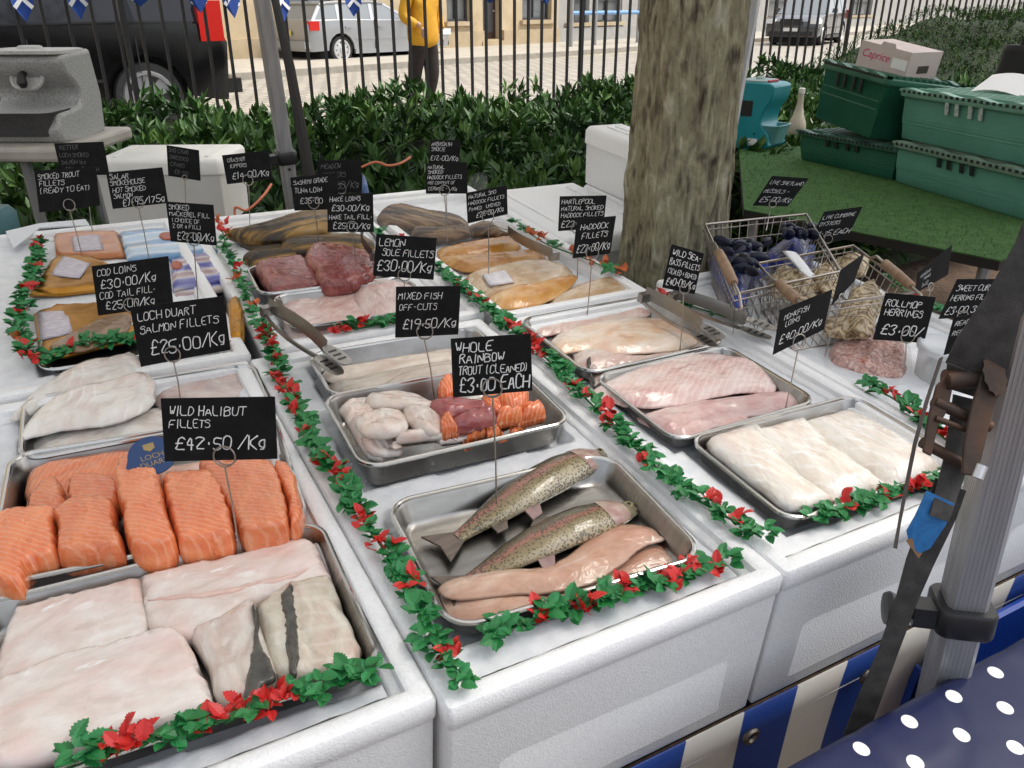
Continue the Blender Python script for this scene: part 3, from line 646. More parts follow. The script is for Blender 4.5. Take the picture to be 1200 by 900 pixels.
def pole(name, label, pa, pb, wdt, ext, rz=0, holes=False, clamp=None, flip=False):
    pa, pb = np.array(pa), np.array(pb); u = (pb - pa) / np.linalg.norm(pb - pa); a = pa - u * ext[0]; b = pb + u * ext[1]
    t = thing(name, label, 'pole', XM(a)); L_ = np.linalg.norm(b - a)
    R = Vector(u).to_track_quat('Z', 'Y').to_matrix().to_4x4() @ Matrix.Rotation(rz, 4, 'Z'); Mp = Matrix.Translation(a) @ R
    m = MB(); h = wdt / 2; pts = []                       # ribbed extrusion
    n = 7
    for (ax, ay, bx, by) in ((-1, -1, 1, -1), (1, -1, 1, 1), (1, 1, -1, 1), (-1, 1, -1, -1)):
        for i in range(n):
            for j, dd in ((.0, 0), (.16, .0), (.22, .025), (.78, .025), (.84, 0)):
                k = (i + j) / n; k = .12 + .76 * k
                x = ax + (bx - ax) * k; y = ay + (by - ay) * k; nx, ny = (ay + by) / 2, -(ax + bx) / 2
                nx, ny = ((ax + bx) / 2, (ay + by) / 2)
                pts.append((h * (x - nx * dd), h * (y - ny * dd), 0))
    m.prism(pts, (0, 0, L_))
    m.build('post', ALU, t, space=Mp)
    if holes:
        for k in range(5): MB().lathe([(.004, -.001), (.004, .001)], (0, -h - .0005, ext[0] - .05 + k * .045), 10, M=Matrix.Rotation(math.pi / 2, 4, 'X')).build('adjuster_hole', BLACKPL, t, space=Mp)
    if clamp is not None:
        zc = ext[0] + clamp; q = MB()
        q.rr(wdt * 1.5, wdt * 1.5, .014, [(.002, zc - .016), (0, zc - .013), (0, zc + .013), (.002, zc + .016)], 5)
        if flip: Mp = Mp @ Matrix.Rotation(math.pi, 4, 'Z')
        q.box((-wdt * .9, -wdt * .2, zc), (wdt * .8, wdt * .6, .024)); 
        cl = q.build('clamp', BLACKPL, t, space=Mp)
        k = MB(); k.tube([(-wdt * 1.2, -wdt * .2, zc), (-wdt * 1.75, -wdt * .2, zc)], .009, 12)
        k.lathe([(.004, -.006), (.017, -.005), (.019, 0), (.017, .005), (.004, .006)], (-wdt * 1.85, -wdt * .2, zc), 18, M=Matrix.Rotation(math.pi / 2, 4, 'Y')); k.build('clamp_knob', BLACKPL, cl, space=Mp)
    return t
pole('tent_pole', 'thin grey tent pole behind the smoked mackerel, pierced by a row of holes', D(345, 250, 2.28), D(307, 0, 1.98), .036, (1.1, .8), rz=.5, holes=True, clamp=.16)
pole('tent_pole', 'grey tent pole half hidden behind the tree trunk', D(858, 140, 2.75), D(883, 0, 2.65), .042, (1.35, .8), rz=.3)
RP = pole('tent_pole', 'thick ribbed aluminium tent pole in the right foreground with a black clamp', D(1108, 790, .92), D(1196, 430, .78), .040, (.95, 1.3), rz=-.35, clamp=.085, flip=True)
# trestle tables under the boxes
WOOD = mat('trestle wood', (.24, .17, .10), .7, c2=(.33, .25, .16), scale=4, stretch=(.3, 3, 1))
def trestle(name, label, x0, x1, y0, y1, z, m=WOOD, th=.03):
    t = thing(name, label, 'table', TM(((x0 + x1) / 2, (y0 + y1) / 2, 0)))
    bevel(MB().box(((x0 + x1) / 2, (y0 + y1) / 2, z - th / 2), (x1 - x0, y1 - y0, th)).build('tabletop', m, t, space=MT), .004)
    for x in (x0 + .08, x1 - .08):
        for y in (y0 + .1, y1 - .1): MB().tube([(x, y, -.25), (x, y, z - th)], .016, 8).build('leg', ALU, t, space=MT)
    return t
trestle('trestle_table', 'long trestle table carrying the white polystyrene fish boxes', -.3, 1.6, .456, 2.0, .788, m=mat('shade-toned board', (.02, .016, .013), .9))  # top coloured near black to stand for the shadowed gap under the boxes
# striped skirt
def striped():
    m = bpy.data.materials.new('striped tarpaulin'); m.use_nodes = True; nt = m.node_tree; N = nt.nodes; L = nt.links; b = N['Principled BSDF']
    tc = N.new('ShaderNodeTexCoord'); sp = N.new('ShaderNodeSeparateXYZ'); L.new(tc.outputs['Object'], sp.inputs[0])
    a = N.new('ShaderNodeMath'); a.operation = 'MULTIPLY'; a.inputs[1].default_value = 1 / .176; L.new(sp.outputs[0], a.inputs[0])
    f = N.new('ShaderNodeMath'); f.operation = 'FRACT'; L.new(a.outputs[0], f.inputs[0]); g = N.new('ShaderNodeMath'); g.operation = 'GREATER_THAN'; g.inputs[1].default_value = .5; L.new(f.outputs[0], g.inputs[0])
    mx = N.new('ShaderNodeMixRGB'); L.new(g.outputs[0], mx.inputs[0]); mx.inputs[1].default_value = (.012, .045, .22, 1); mx.inputs[2].default_value = (.55, .53, .48, 1)
    L.new(mx.outputs[0], b.inputs['Base Color']); b.inputs['Roughness'].default_value = .45; return m
SKX = .415
sk = thing('striped_skirt', 'blue and white striped tarpaulin skirt hanging under the boxes at the front', 'tarpaulin', TM((SKX, .445, .792)))
V = []; nx, nz = 90, 14
for j in range(nz):
    for i in range(nx):
        x = -.75 + 2.0 * i / (nx - 1); z = -.004 - .6 * j / (nz - 1)
        top = .016 if False else 0
        V.append((x, -.011 + (.006 * math.sin(x * 21) + .012 * noise.noise((x * 4, z * 3, 1)) * (1 + j / 4)) * min(1, j / 4) - .003 * j / nz, z + .008))
Fc = [(j * nx + i, j * nx + i + 1, (j + 1) * nx + i + 1, (j + 1) * nx + i) for j in range(nz - 1) for i in range(nx - 1)]
cl = npbuild('cloth', V, Fc, striped(), sk); md = cl.modifiers.new('thick', 'SOLIDIFY'); md.thickness = .002
hm = MB().tube([(-.75, -.013, -.045), (1.25, -.013, -.045)], .0008, 4).build('hem_seam', mat('seam thread', (.3, .3, .32), .8), sk)
for px in ((874, 858), (1010, 790)):
    e = T(*px, .76); xx = e[0] - SKX
    ring = [(xx + .009 * math.cos(a), -.024, -.03 + .009 * math.sin(a)) for a in np.linspace(0, 2 * math.pi, 18)[:-1]]
    MB().tube(ring, .0035, 6, closed=True).build('eyelet', mat('eyelet brass', (.2, .18, .15), .4, 1), sk)
TRAYS = [   # label, ((centre), width, depth, turn), rim height, depth
    ('steel tray in front holding the whole trout', fitrect([(527, 747), (820, 650), (717, 527), (453, 592)], 1.0), 1.0, .034),
    ('deep steel tray holding the white, red and orange fish chunks', ((.410, .886), .297, .193, -.04), 1.012, .044),
    ('steel tray holding the pale off-cut strips behind the fish chunks', ((.429, 1.062), .287, .148, -.045), 1.003, .036),
    ('steel tray holding the sea bass fillets', ((.805, 1.022), .288, .222, 0), 1.0, .028),
    ('steel tray holding the pink monkfish in the middle of its box', ((.800, .800), .272, .205, 0), 1.0, .028),
    ('steel tray holding the thick white loins at the front of the third box', ((.838, .595), .318, .200, -.03), 1.0, .032),
    ('steel tray holding the orange salmon', ((.030, .881), .318, .250, -.10), 1.002, .034),
    ('steel tray holding the halibut at the front left', ((.010, .632), .345, .232, -.045), 1.0, .034),
    ('steel tray holding the white cod fillets behind the salmon', ((.052, 1.078), .310, .165, -.05), 1.0, .034),
    ('steel tray holding the red tuna', ((.42, 1.475), .27, .15, -.05), 1.0, .032),
    ('steel tray holding the pale lemon sole', ((.425, 1.315), .26, .15, -.06), 1.0, .032),
    ('blackened tray under the foil packs', ((.05, 1.325), .25, .13, -.03), .990, .018)]
# ------------------------------------------------------------------ polystyrene boxes
RIM = 1.0; FLOOR = .984
def polybox(label, x0, x1, y0, y1, z0=.79, z1=1.0, floor=FLOOR, ice=True, name='polystyrene_box', lid=False, M=None, group='polystyrene fish boxes', panel=True, m=POLY):
    w_, d_ = x1 - x0, y1 - y0; cx, cy = (x0 + x1) / 2, (y0 + y1) / 2
    Mo = M if M is not None else TM((cx, cy, z0)); t = thing(name, label, 'box', Mo, group); H = z1 - z0; f = floor - z0
    b = MB()
    if lid:
        b.rr(w_, d_, .012, [(.012, 0), (.006, H - .05), (.004, H - .045)], 4, True, True); b.build('body', m, t)
        l = MB().rr(w_, d_, .014, [(0, H - .044), (0, H - .012), (.006, H - .004), (.012, H)], 4, True, True)
        for k in (-1, 1): l.box((k * (w_ / 2 - .05), 0, H + .001), (.012, d_ - .09, .006))
        l.build('lid', m, t)
    else:
        b.rr(w_, d_, .007, [(.005, 0), (.0035, .004), (.0025, H - .030), (.002, H - .027), (0, H - .024), (0, H - .006), (.003, H - .001), (.007, H), (.018, H), (.022, H - .003), (.0235, H - .010), (.030, H - .012), (.0335, H - .016), (.036, min(f, H - .05) - .006)], 4, True, True)
        b.build('body', m, t)
    if panel:
        p = MB()
        for (ya) in (-1,):
            yy = -d_ / 2 + .0042
            p.prism([(-w_ / 2 + .055, yy - .0026, .022), (w_ / 2 - .055, yy - .0026, .022), (w_ / 2 - .055, yy - .0008, H - .075), (w_ / 2 - .075, yy - .0008, H - .062), (-w_ / 2 + .075, yy - .0008, H - .062), (-w_ / 2 + .055, yy - .0008, H - .075)], (0, .008, 0))
        bevel(p.build('end_panel', m, t), .0015)
    if ice and not lid:
        nx_, ny_ = 70, 130; V = []; iw, idp = w_ - .0685, d_ - .0685
        for j in range(ny_):
            for i in range(nx_):
                x = -iw / 2 + iw * i / (nx_ - 1); y = -idp / 2 + idp * j / (ny_ - 1)
                zz = f
                for _, ((tcx, tcy), tw, td, ta), zr, dp in TRAYS:
                    qx, qy = (x + cx - tcx) * math.cos(ta) + (y + cy - tcy) * math.sin(ta), -(x + cx - tcx) * math.sin(ta) + (y + cy - tcy) * math.cos(ta)
                    ex = max(abs(qx) - tw / 2, abs(qy) - td / 2)
                    if ex < .002: zz = min(zz, zr - dp - .005 - z0)
                V.append((x, y, zz + .0016 * noise.noise((x * 22 + x0 * 9, y * 22, 2)) + .0012 * noise.noise((x * 70, y * 70, x0))))
        Fc = [(j * nx_ + i, j * nx_ + i + 1, (j + 1) * nx_ + i + 1, (j + 1) * nx_ + i) for j in range(ny_ - 1) for i in range(nx_ - 1)]
        npbuild('ice', V, Fc, ICE, t)
    return t
polybox('front left polystyrene box, holding the salmon and halibut trays', -.197, .2055, .455, 1.168)
polybox('front polystyrene box second from left, holding the trout tray', .2065, .6065, .437, 1.168)
polybox('front polystyrene box third from left, holding the sea bass and monkfish trays', .6075, 1.010, .437, 1.145)
polybox('front right polystyrene box, holding the oyster and mussel baskets', 1.011, 1.413, .437, 1.195)
polybox('back left polystyrene box, holding the foil packs of smoked fish', -.170, .215, 1.185, 1.93)
polybox('middle back polystyrene box, holding the tuna and smoked mackerel', .235, .625, 1.185, 1.90)
polybox('back polystyrene box nearest the tree trunk, holding the smoked haddock', .640, .965, 1.155, 1.95, floor=.972)
polybox('closed polystyrene box lying low behind the smoked haddock, left of the trunk', .975, 1.268, 1.48, 1.90, z0=.80, z1=.995, lid=True, panel=False)
p0 = T(735, 205, .97); 
polybox('closed polystyrene box standing highest, half hidden behind the trunk', 1.275, 1.40, 1.50, 1.885, z0=.997, z1=1.15, lid=True, panel=False)
pb = D(205, 262, 2.5); pt_ = w2 = None
polybox('yellowed polystyrene box behind the foil packs under the small cards', 0, .37, 0, .3, z0=0, z1=.205, lid=True, panel=False, M=Matrix.Translation((pb[0] - .02, pb[1] + .12, pb[2] - .01)) @ Matrix.Rotation(.05, 4, 'Z'), m=mat('old polystyrene', (.76, .75, .71), .6, c2=(.68, .67, .62), scale=8, bump=.2, bscale=300, btype='VORONOI', bdist=.001))
# stack of boxes that carries the back ones
polybox('lower polystyrene box under the one half hidden behind the trunk', 1.28, 1.395, 1.505, 1.88, z0=.80, z1=.995, lid=True, panel=False)
# ------------------------------------------------------------------ steel trays
def tray(label, rect, zr=1.0, depth=.036, name='steel_tray', r=.03, m=STEEL, group='steel fish trays'):
    c, w_, d_, a = rect; t = thing(name, label, 'tray', TM((c[0], c[1], zr - depth), a), group)
    H = depth; q = .014
    b = MB().rr(w_, d_, r, [(q + .006, .0015), (q + .001, .0045), (q - .002, .008), (.0055, H - .003), (.004, H - .001), (.0047, H), (.007, H - .003), (q, .009), (q + .003, .005), (q + .008, .003)], 7, True, True)
    b.build('pan', m, t)
    R = MB(); n = 9; ring = []
    for k, (sx, sy) in enumerate(((1, 1), (-1, 1), (-1, -1), (1, -1))):
        for j in range(n):
            an = math.pi / 2 * (k + j / (n - 1)); ring.append((sx * (w_ / 2 - r) + (r - .002) * math.cos(an), sy * (d_ / 2 - r) + (r - .002) * math.sin(an), H))
    R.tube(ring, .0032, 8, closed=True); R.build('rolled_rim', STEELR, t)
    return t
def rect(x0, x1, y0, y1, a=0): return ((x0 + x1) / 2, (y0 + y1) / 2), x1 - x0, y1 - y0, a
for lb, rc, zr, dp in TRAYS:
    tray(lb, rc, zr, dp, r=.035 if 'trout' in lb else .03, m=mat('dark tray', (.03, .03, .03), .35, .6) if 'blackened' in lb else STEEL)
# ------------------------------------------------------------------ fish flesh
def flesh(name, cols, sc_=16, wave=None, rough=.20, sss=.12, bump=.55, stretch=(.65, 1.25, 1), bs=90, pink=(.62, .33, .27), blot=.5, pale=(.86, .82, .76), fleck=.55, coat=.4, flake=None):
    """wet muscle: streaky base, blotches, fine fibres, pale membranes"""
    if name in MATS: return MATS[name]
    m = bpy.data.materials.new(name); m.use_nodes = True; MATS[name] = m; nt = m.node_tree; N = nt.nodes; L = nt.links; b = N['Principled BSDF']
    tc = N.new('ShaderNodeTexCoord')
    def nz(scale, st, det=5, dist=0, off=0):
        q = N.new('ShaderNodeMapping'); q.inputs['Scale'].default_value = st; q.inputs['Location'].default_value = (off, off, 0); L.new(tc.outputs['Object'], q.inputs[0])
        n = N.new('ShaderNodeTexNoise'); n.inputs['Scale'].default_value = scale; n.inputs['Detail'].default_value = det; n.inputs['Distortion'].default_value = dist; L.new(q.outputs[0], n.inputs['Vector']); return n.outputs[0]
    def mr(x, a, bb, c, d):
        n = N.new('ShaderNodeMapRange'); L.new(x, n.inputs[0]); n.inputs[1].default_value = a; n.inputs[2].default_value = bb; n.inputs[3].default_value = c; n.inputs[4].default_value = d; return n.outputs[0]
    def mix(f, a, c, mode='MIX'):
        n = N.new('ShaderNodeMixRGB'); n.blend_type = mode
        if isinstance(f, float): n.inputs[0].default_value = f
        else: L.new(f, n.inputs[0])
        L.new(a, n.inputs[1])
        if isinstance(c, tuple): n.inputs[2].default_value = (*c, 1)
        else: L.new(c, n.inputs[2])
        return n.outputs[0]
    A = nz(sc_ * 1.5, stretch, 7, .9); r = _ramp(nt, cols); L.new(A, r.inputs[0]); col = r.outputs[0]
    Bn = nz(15, (.8, 1.2, 1), 5, .9, 3.1); col = mix(mr(Bn, .47, .70, 0, blot), col, pink)
    fib = nz(75, (.4, 1.3, 1), 5, 1.2, 7.7)
    fr = _ramp(nt, [(.3, (.94, .93, .92)), (.5, (1, 1, 1)), (.72, (1.03, 1.03, 1.03))]); L.new(fib, fr.inputs[0]); col = mix(1.0, col, fr.outputs[0], 'MULTIPLY')
    mem = nz(13, (.55, 1.5, 1), 3, 1.4, 12.); rr2 = _ramp(nt, [(.478, (0, 0, 0)), (.498, (1, 1, 1)), (.504, (1, 1, 1)), (.524, (0, 0, 0))]); L.new(mem, rr2.inputs[0])
    gate = nz(16, (1, 1, 1), 2, 0, 21.); mg = N.new('ShaderNodeMath'); mg.operation = 'MULTIPLY'; L.new(rr2.outputs[0], mg.inputs[0]); L.new(mr(gate, .5, .62, 0, fleck), mg.inputs[1]); col = mix(mg.outputs[0], col, pale)
    if wave:
        q = N.new('ShaderNodeMapping'); q.inputs['Rotation'].default_value = wave[2]; q.inputs['Scale'].default_value = (1, 1, .5); L.new(tc.outputs['Object'], q.inputs[0])
        wv = N.new('ShaderNodeTexWave'); wv.inputs['Scale'].default_value = wave[0]; wv.inputs['Distortion'].default_value = wave[1]; wv.inputs['Detail'].default_value = 3; wv.inputs['Detail Scale'].default_value = 1.6; wv.inputs['Detail Roughness'].default_value = .6; L.new(q.outputs[0], wv.inputs['Vector'])
        rr = _ramp(nt, [(.70, (0, 0, 0)), (1, (wave[4],) * 3)]); L.new(wv.outputs['Fac'], rr.inputs[0]); col = mix(rr.outputs[0], col, wave[3])
    fl = None
    if flake:      # the edges of the muscle flakes
        q = N.new('ShaderNodeMapping'); q.inputs['Rotation'].default_value = (0, 0, flake[2]); q.inputs['Scale'].default_value = (1, .8, .5); L.new(tc.outputs['Object'], q.inputs[0])
        wv = N.new('ShaderNodeTexWave'); wv.inputs['Scale'].default_value = flake[0]; wv.inputs['Distortion'].default_value = flake[1]; wv.inputs['Detail'].default_value = 3; wv.inputs['Detail Scale'].default_value = 1.1; L.new(q.outputs[0], wv.inputs['Vector'])
        fr2 = _ramp(nt, [(.80, (0, 0, 0)), (1, (1, 1, 1))]); L.new(wv.outputs['Fac'], fr2.inputs[0]); fm = N.new('ShaderNodeMath'); fm.operation = 'MULTIPLY'; L.new(fr2.outputs[0], fm.inputs[0]); L.new(mr(gate, .42, .60, 0, flake[3]), fm.inputs[1])
        col = mix(fm.outputs[0], col, pale); fl = wv.outputs['Fac']
    oi = N.new('ShaderNodeObjectInfo'); rv = mr(oi.outputs['Random'], 0, 1, .88, 1.08); cmb = N.new('ShaderNodeCombineXYZ')
    for k_ in range(3): L.new(rv, cmb.inputs[k_])
    col = mix(1.0, col, cmb.outputs[0], 'MULTIPLY')
    L.new(col, b.inputs['Base Color'])
    L.new(mr(Bn, .3, .7, rough + .12, rough - .08), b.inputs['Roughness'])
    b.inputs['Coat Weight'].default_value = coat; b.inputs['Coat Roughness'].default_value = .07; b.inputs['Specular IOR Level'].default_value = .5
    if sss: b.inputs['Subsurface Weight'].default_value = sss; b.inputs['Subsurface Radius'].default_value = (1, .5, .35); b.inputs['Subsurface Scale'].default_value = .010
    ad = N.new('ShaderNodeMath'); ad.operation = 'MULTIPLY_ADD'; ad.inputs[1].default_value = .3; L.new(fib, ad.inputs[0]); L.new(nz(40, (.75, 1.25, 1), 3, 1.0, 5.), ad.inputs[2])
    hgt = ad.outputs[0]
    if fl is not None:
        a3 = N.new('ShaderNodeMath'); a3.operation = 'MULTIPLY_ADD'; a3.inputs[1].default_value = .2; L.new(fl, a3.inputs[0]); L.new(hgt, a3.inputs[2]); hgt = a3.outputs[0]
    u = N.new('ShaderNodeBump'); u.inputs['Strength'].default_value = bump; u.inputs['Distance'].default_value = .0035; L.new(hgt, u.inputs['Height']); L.new(u.outputs[0], b.inputs['Normal']); L.new(u.outputs[0], b.inputs['Coat Normal'])
    return m
HALI = flesh('halibut flesh', [(.30, (.62, .49, .42)), (.45, (.72, .62, .55)), (.60, (.78, .72, .66)), (.75, (.84, .81, .77))], 12, pink=(.74, .48, .43), blot=.55, fleck=.9, pale=(.9, .88, .86), coat=.8, bump=.4)
STEAK = flesh('halibut steak flesh', [(.3, (.56, .46, .39)), (.5, (.70, .63, .55)), (.7, (.80, .76, .70))], 18)
COD = flesh('cod flesh', [(.28, (.58, .48, .41)), (.46, (.74, .69, .62)), (.70, (.83, .81, .76))], 12, pink=(.68, .45, .39), blot=.4, flake=(22, 6, .9, .8))
GREYF = flesh('greyish flesh', [(.3, (.42, .33, .30)), (.5, (.56, .46, .42)), (.7, (.68, .60, .56))], 14)
WHITEF = flesh('white loin flesh', [(.28, (.70, .58, .48)), (.44, (.80, .73, .63)), (.72, (.86, .83, .77))], 12, pink=(.76, .54, .45), blot=.4, bump=.6, flake=(18, 7, 1.1, .9), pale=(.9, .88, .84))
BASS = flesh('sea bass flesh', [(.28, (.56, .33, .28)), (.44, (.68, .50, .43)), (.6, (.72, .60, .53)), (.75, (.78, .72, .65))], 11, pink=(.60, .30, .26), flake=(26, 5, .8, .5))
BASSY = flesh('warm bass flesh', [(.28, (.68, .40, .22)), (.46, (.75, .57, .42)), (.72, (.79, .72, .64))], 10, pink=(.66, .34, .22))
MONK = flesh('pink monkfish flesh', [(.28, (.60, .34, .31)), (.44, (.69, .49, .44)), (.60, (.74, .60, .55)), (.78, (.80, .72, .68))], 11, wave=(34, 5, (0, 0, .9), (.84, .75, .70), .35), pink=(.60, .28, .27), blot=.4)
MONKD = flesh('deep pink monkfish flesh', [(.28, (.58, .30, .29)), (.48, (.66, .45, .41)), (.72, (.75, .60, .56))], 11, pink=(.57, .25, .25), blot=.4)
SALM = flesh('salmon flesh', [(.3, (.72, .16, .05)), (.5, (.80, .235, .085)), (.72, (.85, .32, .14))], 12, wave=(50, 3.5, (0, 0, .7), (.90, .52, .32), .34), coat=.7, sss=.1, pink=(.72, .12, .03), fleck=.25, pale=(.9, .6, .42))
SALMB = flesh('salmon chunk flesh', [(.3, (.70, .12, .03)), (.5, (.80, .18, .05)), (.72, (.84, .26, .09))], 14, wave=(66, 6, (0, 0, 1.2), (.9, .46, .25), .62), sss=.1, pink=(.72, .12, .03), fleck=.3, pale=(.9, .6, .42))
SALMP = flesh('pale salmon belly', [(.3, (.74, .40, .28)), (.6, (.80, .58, .47))], 14)
TUNA = flesh('tuna flesh', [(.3, (.15, .022, .022)), (.5, (.26, .055, .05)), (.72, (.38, .125, .105))], 14, wave=(44, 6, (0, 0, .5), (.42, .16, .13), .3), sss=.05, pink=(.14, .015, .018), pale=(.55, .28, .24))
TUNAC = flesh('tuna chunk flesh', [(.3, (.22, .03, .035)), (.5, (.35, .085, .08)), (.72, (.50, .19, .17))], 16, pink=(.22, .025, .03), pale=(.75, .55, .5), fleck=.8)
CHUNK = flesh('white chunk flesh', [(.26, (.62, .40, .33)), (.42, (.72, .61, .53)), (.68, (.81, .77, .71))], 14, pink=(.72, .42, .34), fleck=.8)
STRIP = flesh('off-cut flesh', [(.28, (.44, .34, .26)), (.48, (.60, .51, .42)), (.70, (.73, .67, .58))], 14, stretch=(.3, 2.4, 1), pink=(.5, .33, .27))
SOLE = flesh('sole flesh', [(.3, (.54, .34, .30)), (.5, (.65, .48, .43)), (.75, (.75, .64, .59))], 12, pink=(.58, .30, .27))
TROUTF = flesh('trout fillet flesh', [(.28, (.40, .20, .12)), (.44, (.54, .31, .21)), (.60, (.62, .42, .31)), (.78, (.74, .60, .49))], 11, pink=(.52, .25, .18), blot=.4)
HADD = flesh('smoked haddock flesh', [(.3, (.42, .17, .03)), (.48, (.58, .30, .09)), (.70, (.66, .44, .22))], 10, pink=(.5, .2, .03), coat=.25)
HADP = flesh('pale smoked haddock flesh', [(.3, (.42, .25, .12)), (.5, (.56, .40, .24)), (.74, (.66, .54, .40))], 10, pink=(.55, .33, .17))
YELF = flesh('yellow smoked fillet', [(.3, (.30, .11, .012)), (.5, (.45, .20, .03)), (.74, (.58, .33, .09))], 10, pink=(.45, .17, .02), fleck=.2)
KIPP = flesh('kipper flesh', [(.38, (.014, .008, .004)), (.47, (.075, .038, .014)), (.56, (.19, .105, .042)), (.68, (.36, .25, .14))], 14, stretch=(.22, 3, 1), sss=0, pink=(.06, .03, .015), pale=(.4, .33, .25), fleck=.4, coat=0, rough=.5)
MACK = flesh('smoked mackerel skin', [(.38, (.008, .005, .002)), (.47, (.07, .036, .007)), (.55, (.26, .14, .022)), (.68, (.44, .28, .08))], 8, stretch=(.25, 2.6, 1), sss=0, pink=(.03, .02, .01), pale=(.5, .4, .2), fleck=.3, coat=.05, rough=.42)
SKIN = mat('dark fish skin', (.035, .032, .028), .3, c2=(.09, .085, .07), scale=60, detail=6, coat=.4, bump=.3, bscale=200)
Z = .976
HT = TRAYS[7][1]; ST = TRAYS[6][1]; MXT = TRAYS[1][1]; LT = TRAYS[5][1]; TT = TRAYS[0][1]; OT = TRAYS[2][1]
TRAY[0] = HT
# halibut, front left
G = 'halibut pieces'
slab('halibut_slab', 'large halibut slab at the back left of its tray, touching the orange salmon', 'fish', cr(0, 600, 3, (100, 185), (290, 158), (480, 160), (500, 215), (503, 300), (520, 420), (400, 520), (200, 540), (20, 620), (-20, 580), (0, 470), (40, 370), (80, 270)), Z, .026, HALI, G, R=.008, crease=.05, undul=.14, rough=.05, n=900)
_hs = slab('halibut_slab', 'long halibut slab with a pink seam at the back right of its tray', 'fish', cr(0, 600, 3, (505, 170), (700, 130), (1080, 65), (1150, 120), (1175, 230), (1080, 275), (880, 330), (720, 440), (620, 450), (530, 420), (498, 300)), Z, .026, HALI, G, R=.008, crease=.05, undul=.14, rough=.05, n=900)
slab('pink_seam', None, None, cr(0, 600, 3, (520, 308), (640, 288), (780, 272), (900, 240), (1010, 222), (1090, 196), (1010, 236), (900, 258), (780, 288), (640, 304)), Z + .0224, .0052, mat('pink seam', (.70, .45, .37), .3, c2=(.76, .56, .47), scale=60, coat=.4), parent=_hs, R=.004, n=200)
slab('halibut_slab', 'nearest halibut slab, broad and creamy, at the front edge of the tray', 'fish', cr(0, 600, 3, (-60, 640), (120, 545), (230, 500), (390, 465), (560, 415), (630, 420), (690, 500), (745, 690), (600, 745), (400, 800), (200, 865), (0, 905), (-80, 860)), Z + .006, .028, HALI, G, R=.008, crease=.05, undul=.14, rough=.05, n=900)
a = slab('halibut_steak', 'halibut steak with a dark skin strip lying next to the nearest slab', 'fish', cr(0, 600, 3, (670, 425), (770, 375), (885, 310), (930, 420), (975, 570), (930, 615), (870, 690), (760, 665), (730, 560)), Z, .030, STEAK, G, R=.010)
slab('skin', None, None, cr(0, 600, 3, (885, 318), (905, 350), (915, 450), (970, 570), (925, 610), (905, 650), (860, 672), (862, 600), (880, 500), (893, 400)), Z + .0225, .010, SKIN, parent=a, R=.004)
b = slab('halibut_steak', 'fan-lined halibut steak with a dark skin strip at the right end of the tray', 'fish', cr(0, 600, 3, (1000, 260), (1060, 245), (1180, 235), (1260, 380), (1290, 470), (1290, 530), (1180, 560), (1040, 590), (960, 560), (920, 420), (905, 340)), Z, .030, flesh('steak fan flesh', [(.3, (.60, .50, .38)), (.5, (.70, .63, .50)), (.7, (.78, .74, .62))], 18, wave=(16, 2, (0, 0, .3), (.82, .78, .70), .28)), G, R=.010)
slab('skin', None, None, cr(0, 600, 3, (1022, 245), (1042, 300), (1048, 400), (1050, 540), (1028, 575), (1010, 520), (1000, 400), (985, 310), (1000, 280)), Z + .0225, .011, SKIN, parent=b, R=.004)
TRAY[0] = ST
# salmon
G = 'salmon pieces'
slab('salmon_fillet', 'long salmon side lying along the back of the salmon tray', 'fish', cr(0, 300, 3, (88, 850), (100, 760), (250, 700), (480, 684), (520, 720), (420, 780), (300, 850), (110, 900)), Z, .026, SALM, G)
slab('salmon_belly', 'pale pink salmon belly piece behind the portions under the halibut card', 'fish', cr(0, 300, 3, (540, 760), (640, 735), (720, 725), (720, 790), (600, 830)), Z, .03, SALMP, G)
slab('salmon_portion', 'small salmon portion wedged at the left behind the front row', 'fish', cr(0, 300, 3, (95, 890), (130, 825), (200, 790), (235, 850), (215, 930), (120, 930)), Z + .006, .034, SALM, G, R=.006, crease=.02, undul=.05, rough=.03)
slab('salmon_portion', 'thin salmon portion wedged behind the second one of the front row', 'fish', cr(0, 300, 3, (240, 880), (255, 785), (410, 795), (420, 890), (300, 930)), Z + .006, .034, SALM, G, R=.006, crease=.02, undul=.05, rough=.03)
TRAY[0] = None
slab('salmon_portion', 'salmon portion at the left end of the front row, cut by the picture edge', 'fish', cr(0, 600, 3, (-60, 60), (40, 15), (190, 0), (200, 60), (205, 160), (110, 190), (80, 262), (-20, 262), (-60, 200)), .986, .044, SALM, G, R=.0045, crease=.02, undul=.05, rough=.03)
slab('salmon_portion', 'second salmon portion from the left in the front row', 'fish', cr(0, 600, 3, (200, 15), (290, -30), (400, -20), (415, 60), (438, 140), (320, 158), (215, 165), (205, 90)), .986, .046, SALM, G, R=.0045, crease=.02, undul=.05, rough=.03)
slab('salmon_portion', 'tallest salmon portion, third in the front row beneath the blue badge', 'fish', cr(0, 600, 3, (405, -100), (430, -165), (550, -160), (570, -100), (590, 0), (620, 120), (500, 150), (445, 110), (430, 20)), .988, .050, SALM, G, R=.0045, crease=.02, undul=.05, rough=.03)
slab('salmon_portion', 'salmon portion right of the blue badge in the front row', 'fish', cr(0, 600, 3, (570, -90), (640, -120), (760, -120), (795, -60), (825, 90), (720, 120), (630, 128), (610, 60)), .986, .046, SALM, G, R=.0045, crease=.02, undul=.05, rough=.03)
slab('salmon_portion', 'salmon portion pierced by the pin of the halibut card', 'fish', cr(0, 600, 3, (700, -165), (840, -175), (960, -150), (1000, -60), (1020, 60), (940, 85), (850, 90), (815, 10), (760, -60)), .986, .048, SALM, G, R=.0045, crease=.02, undul=.05, rough=.03)
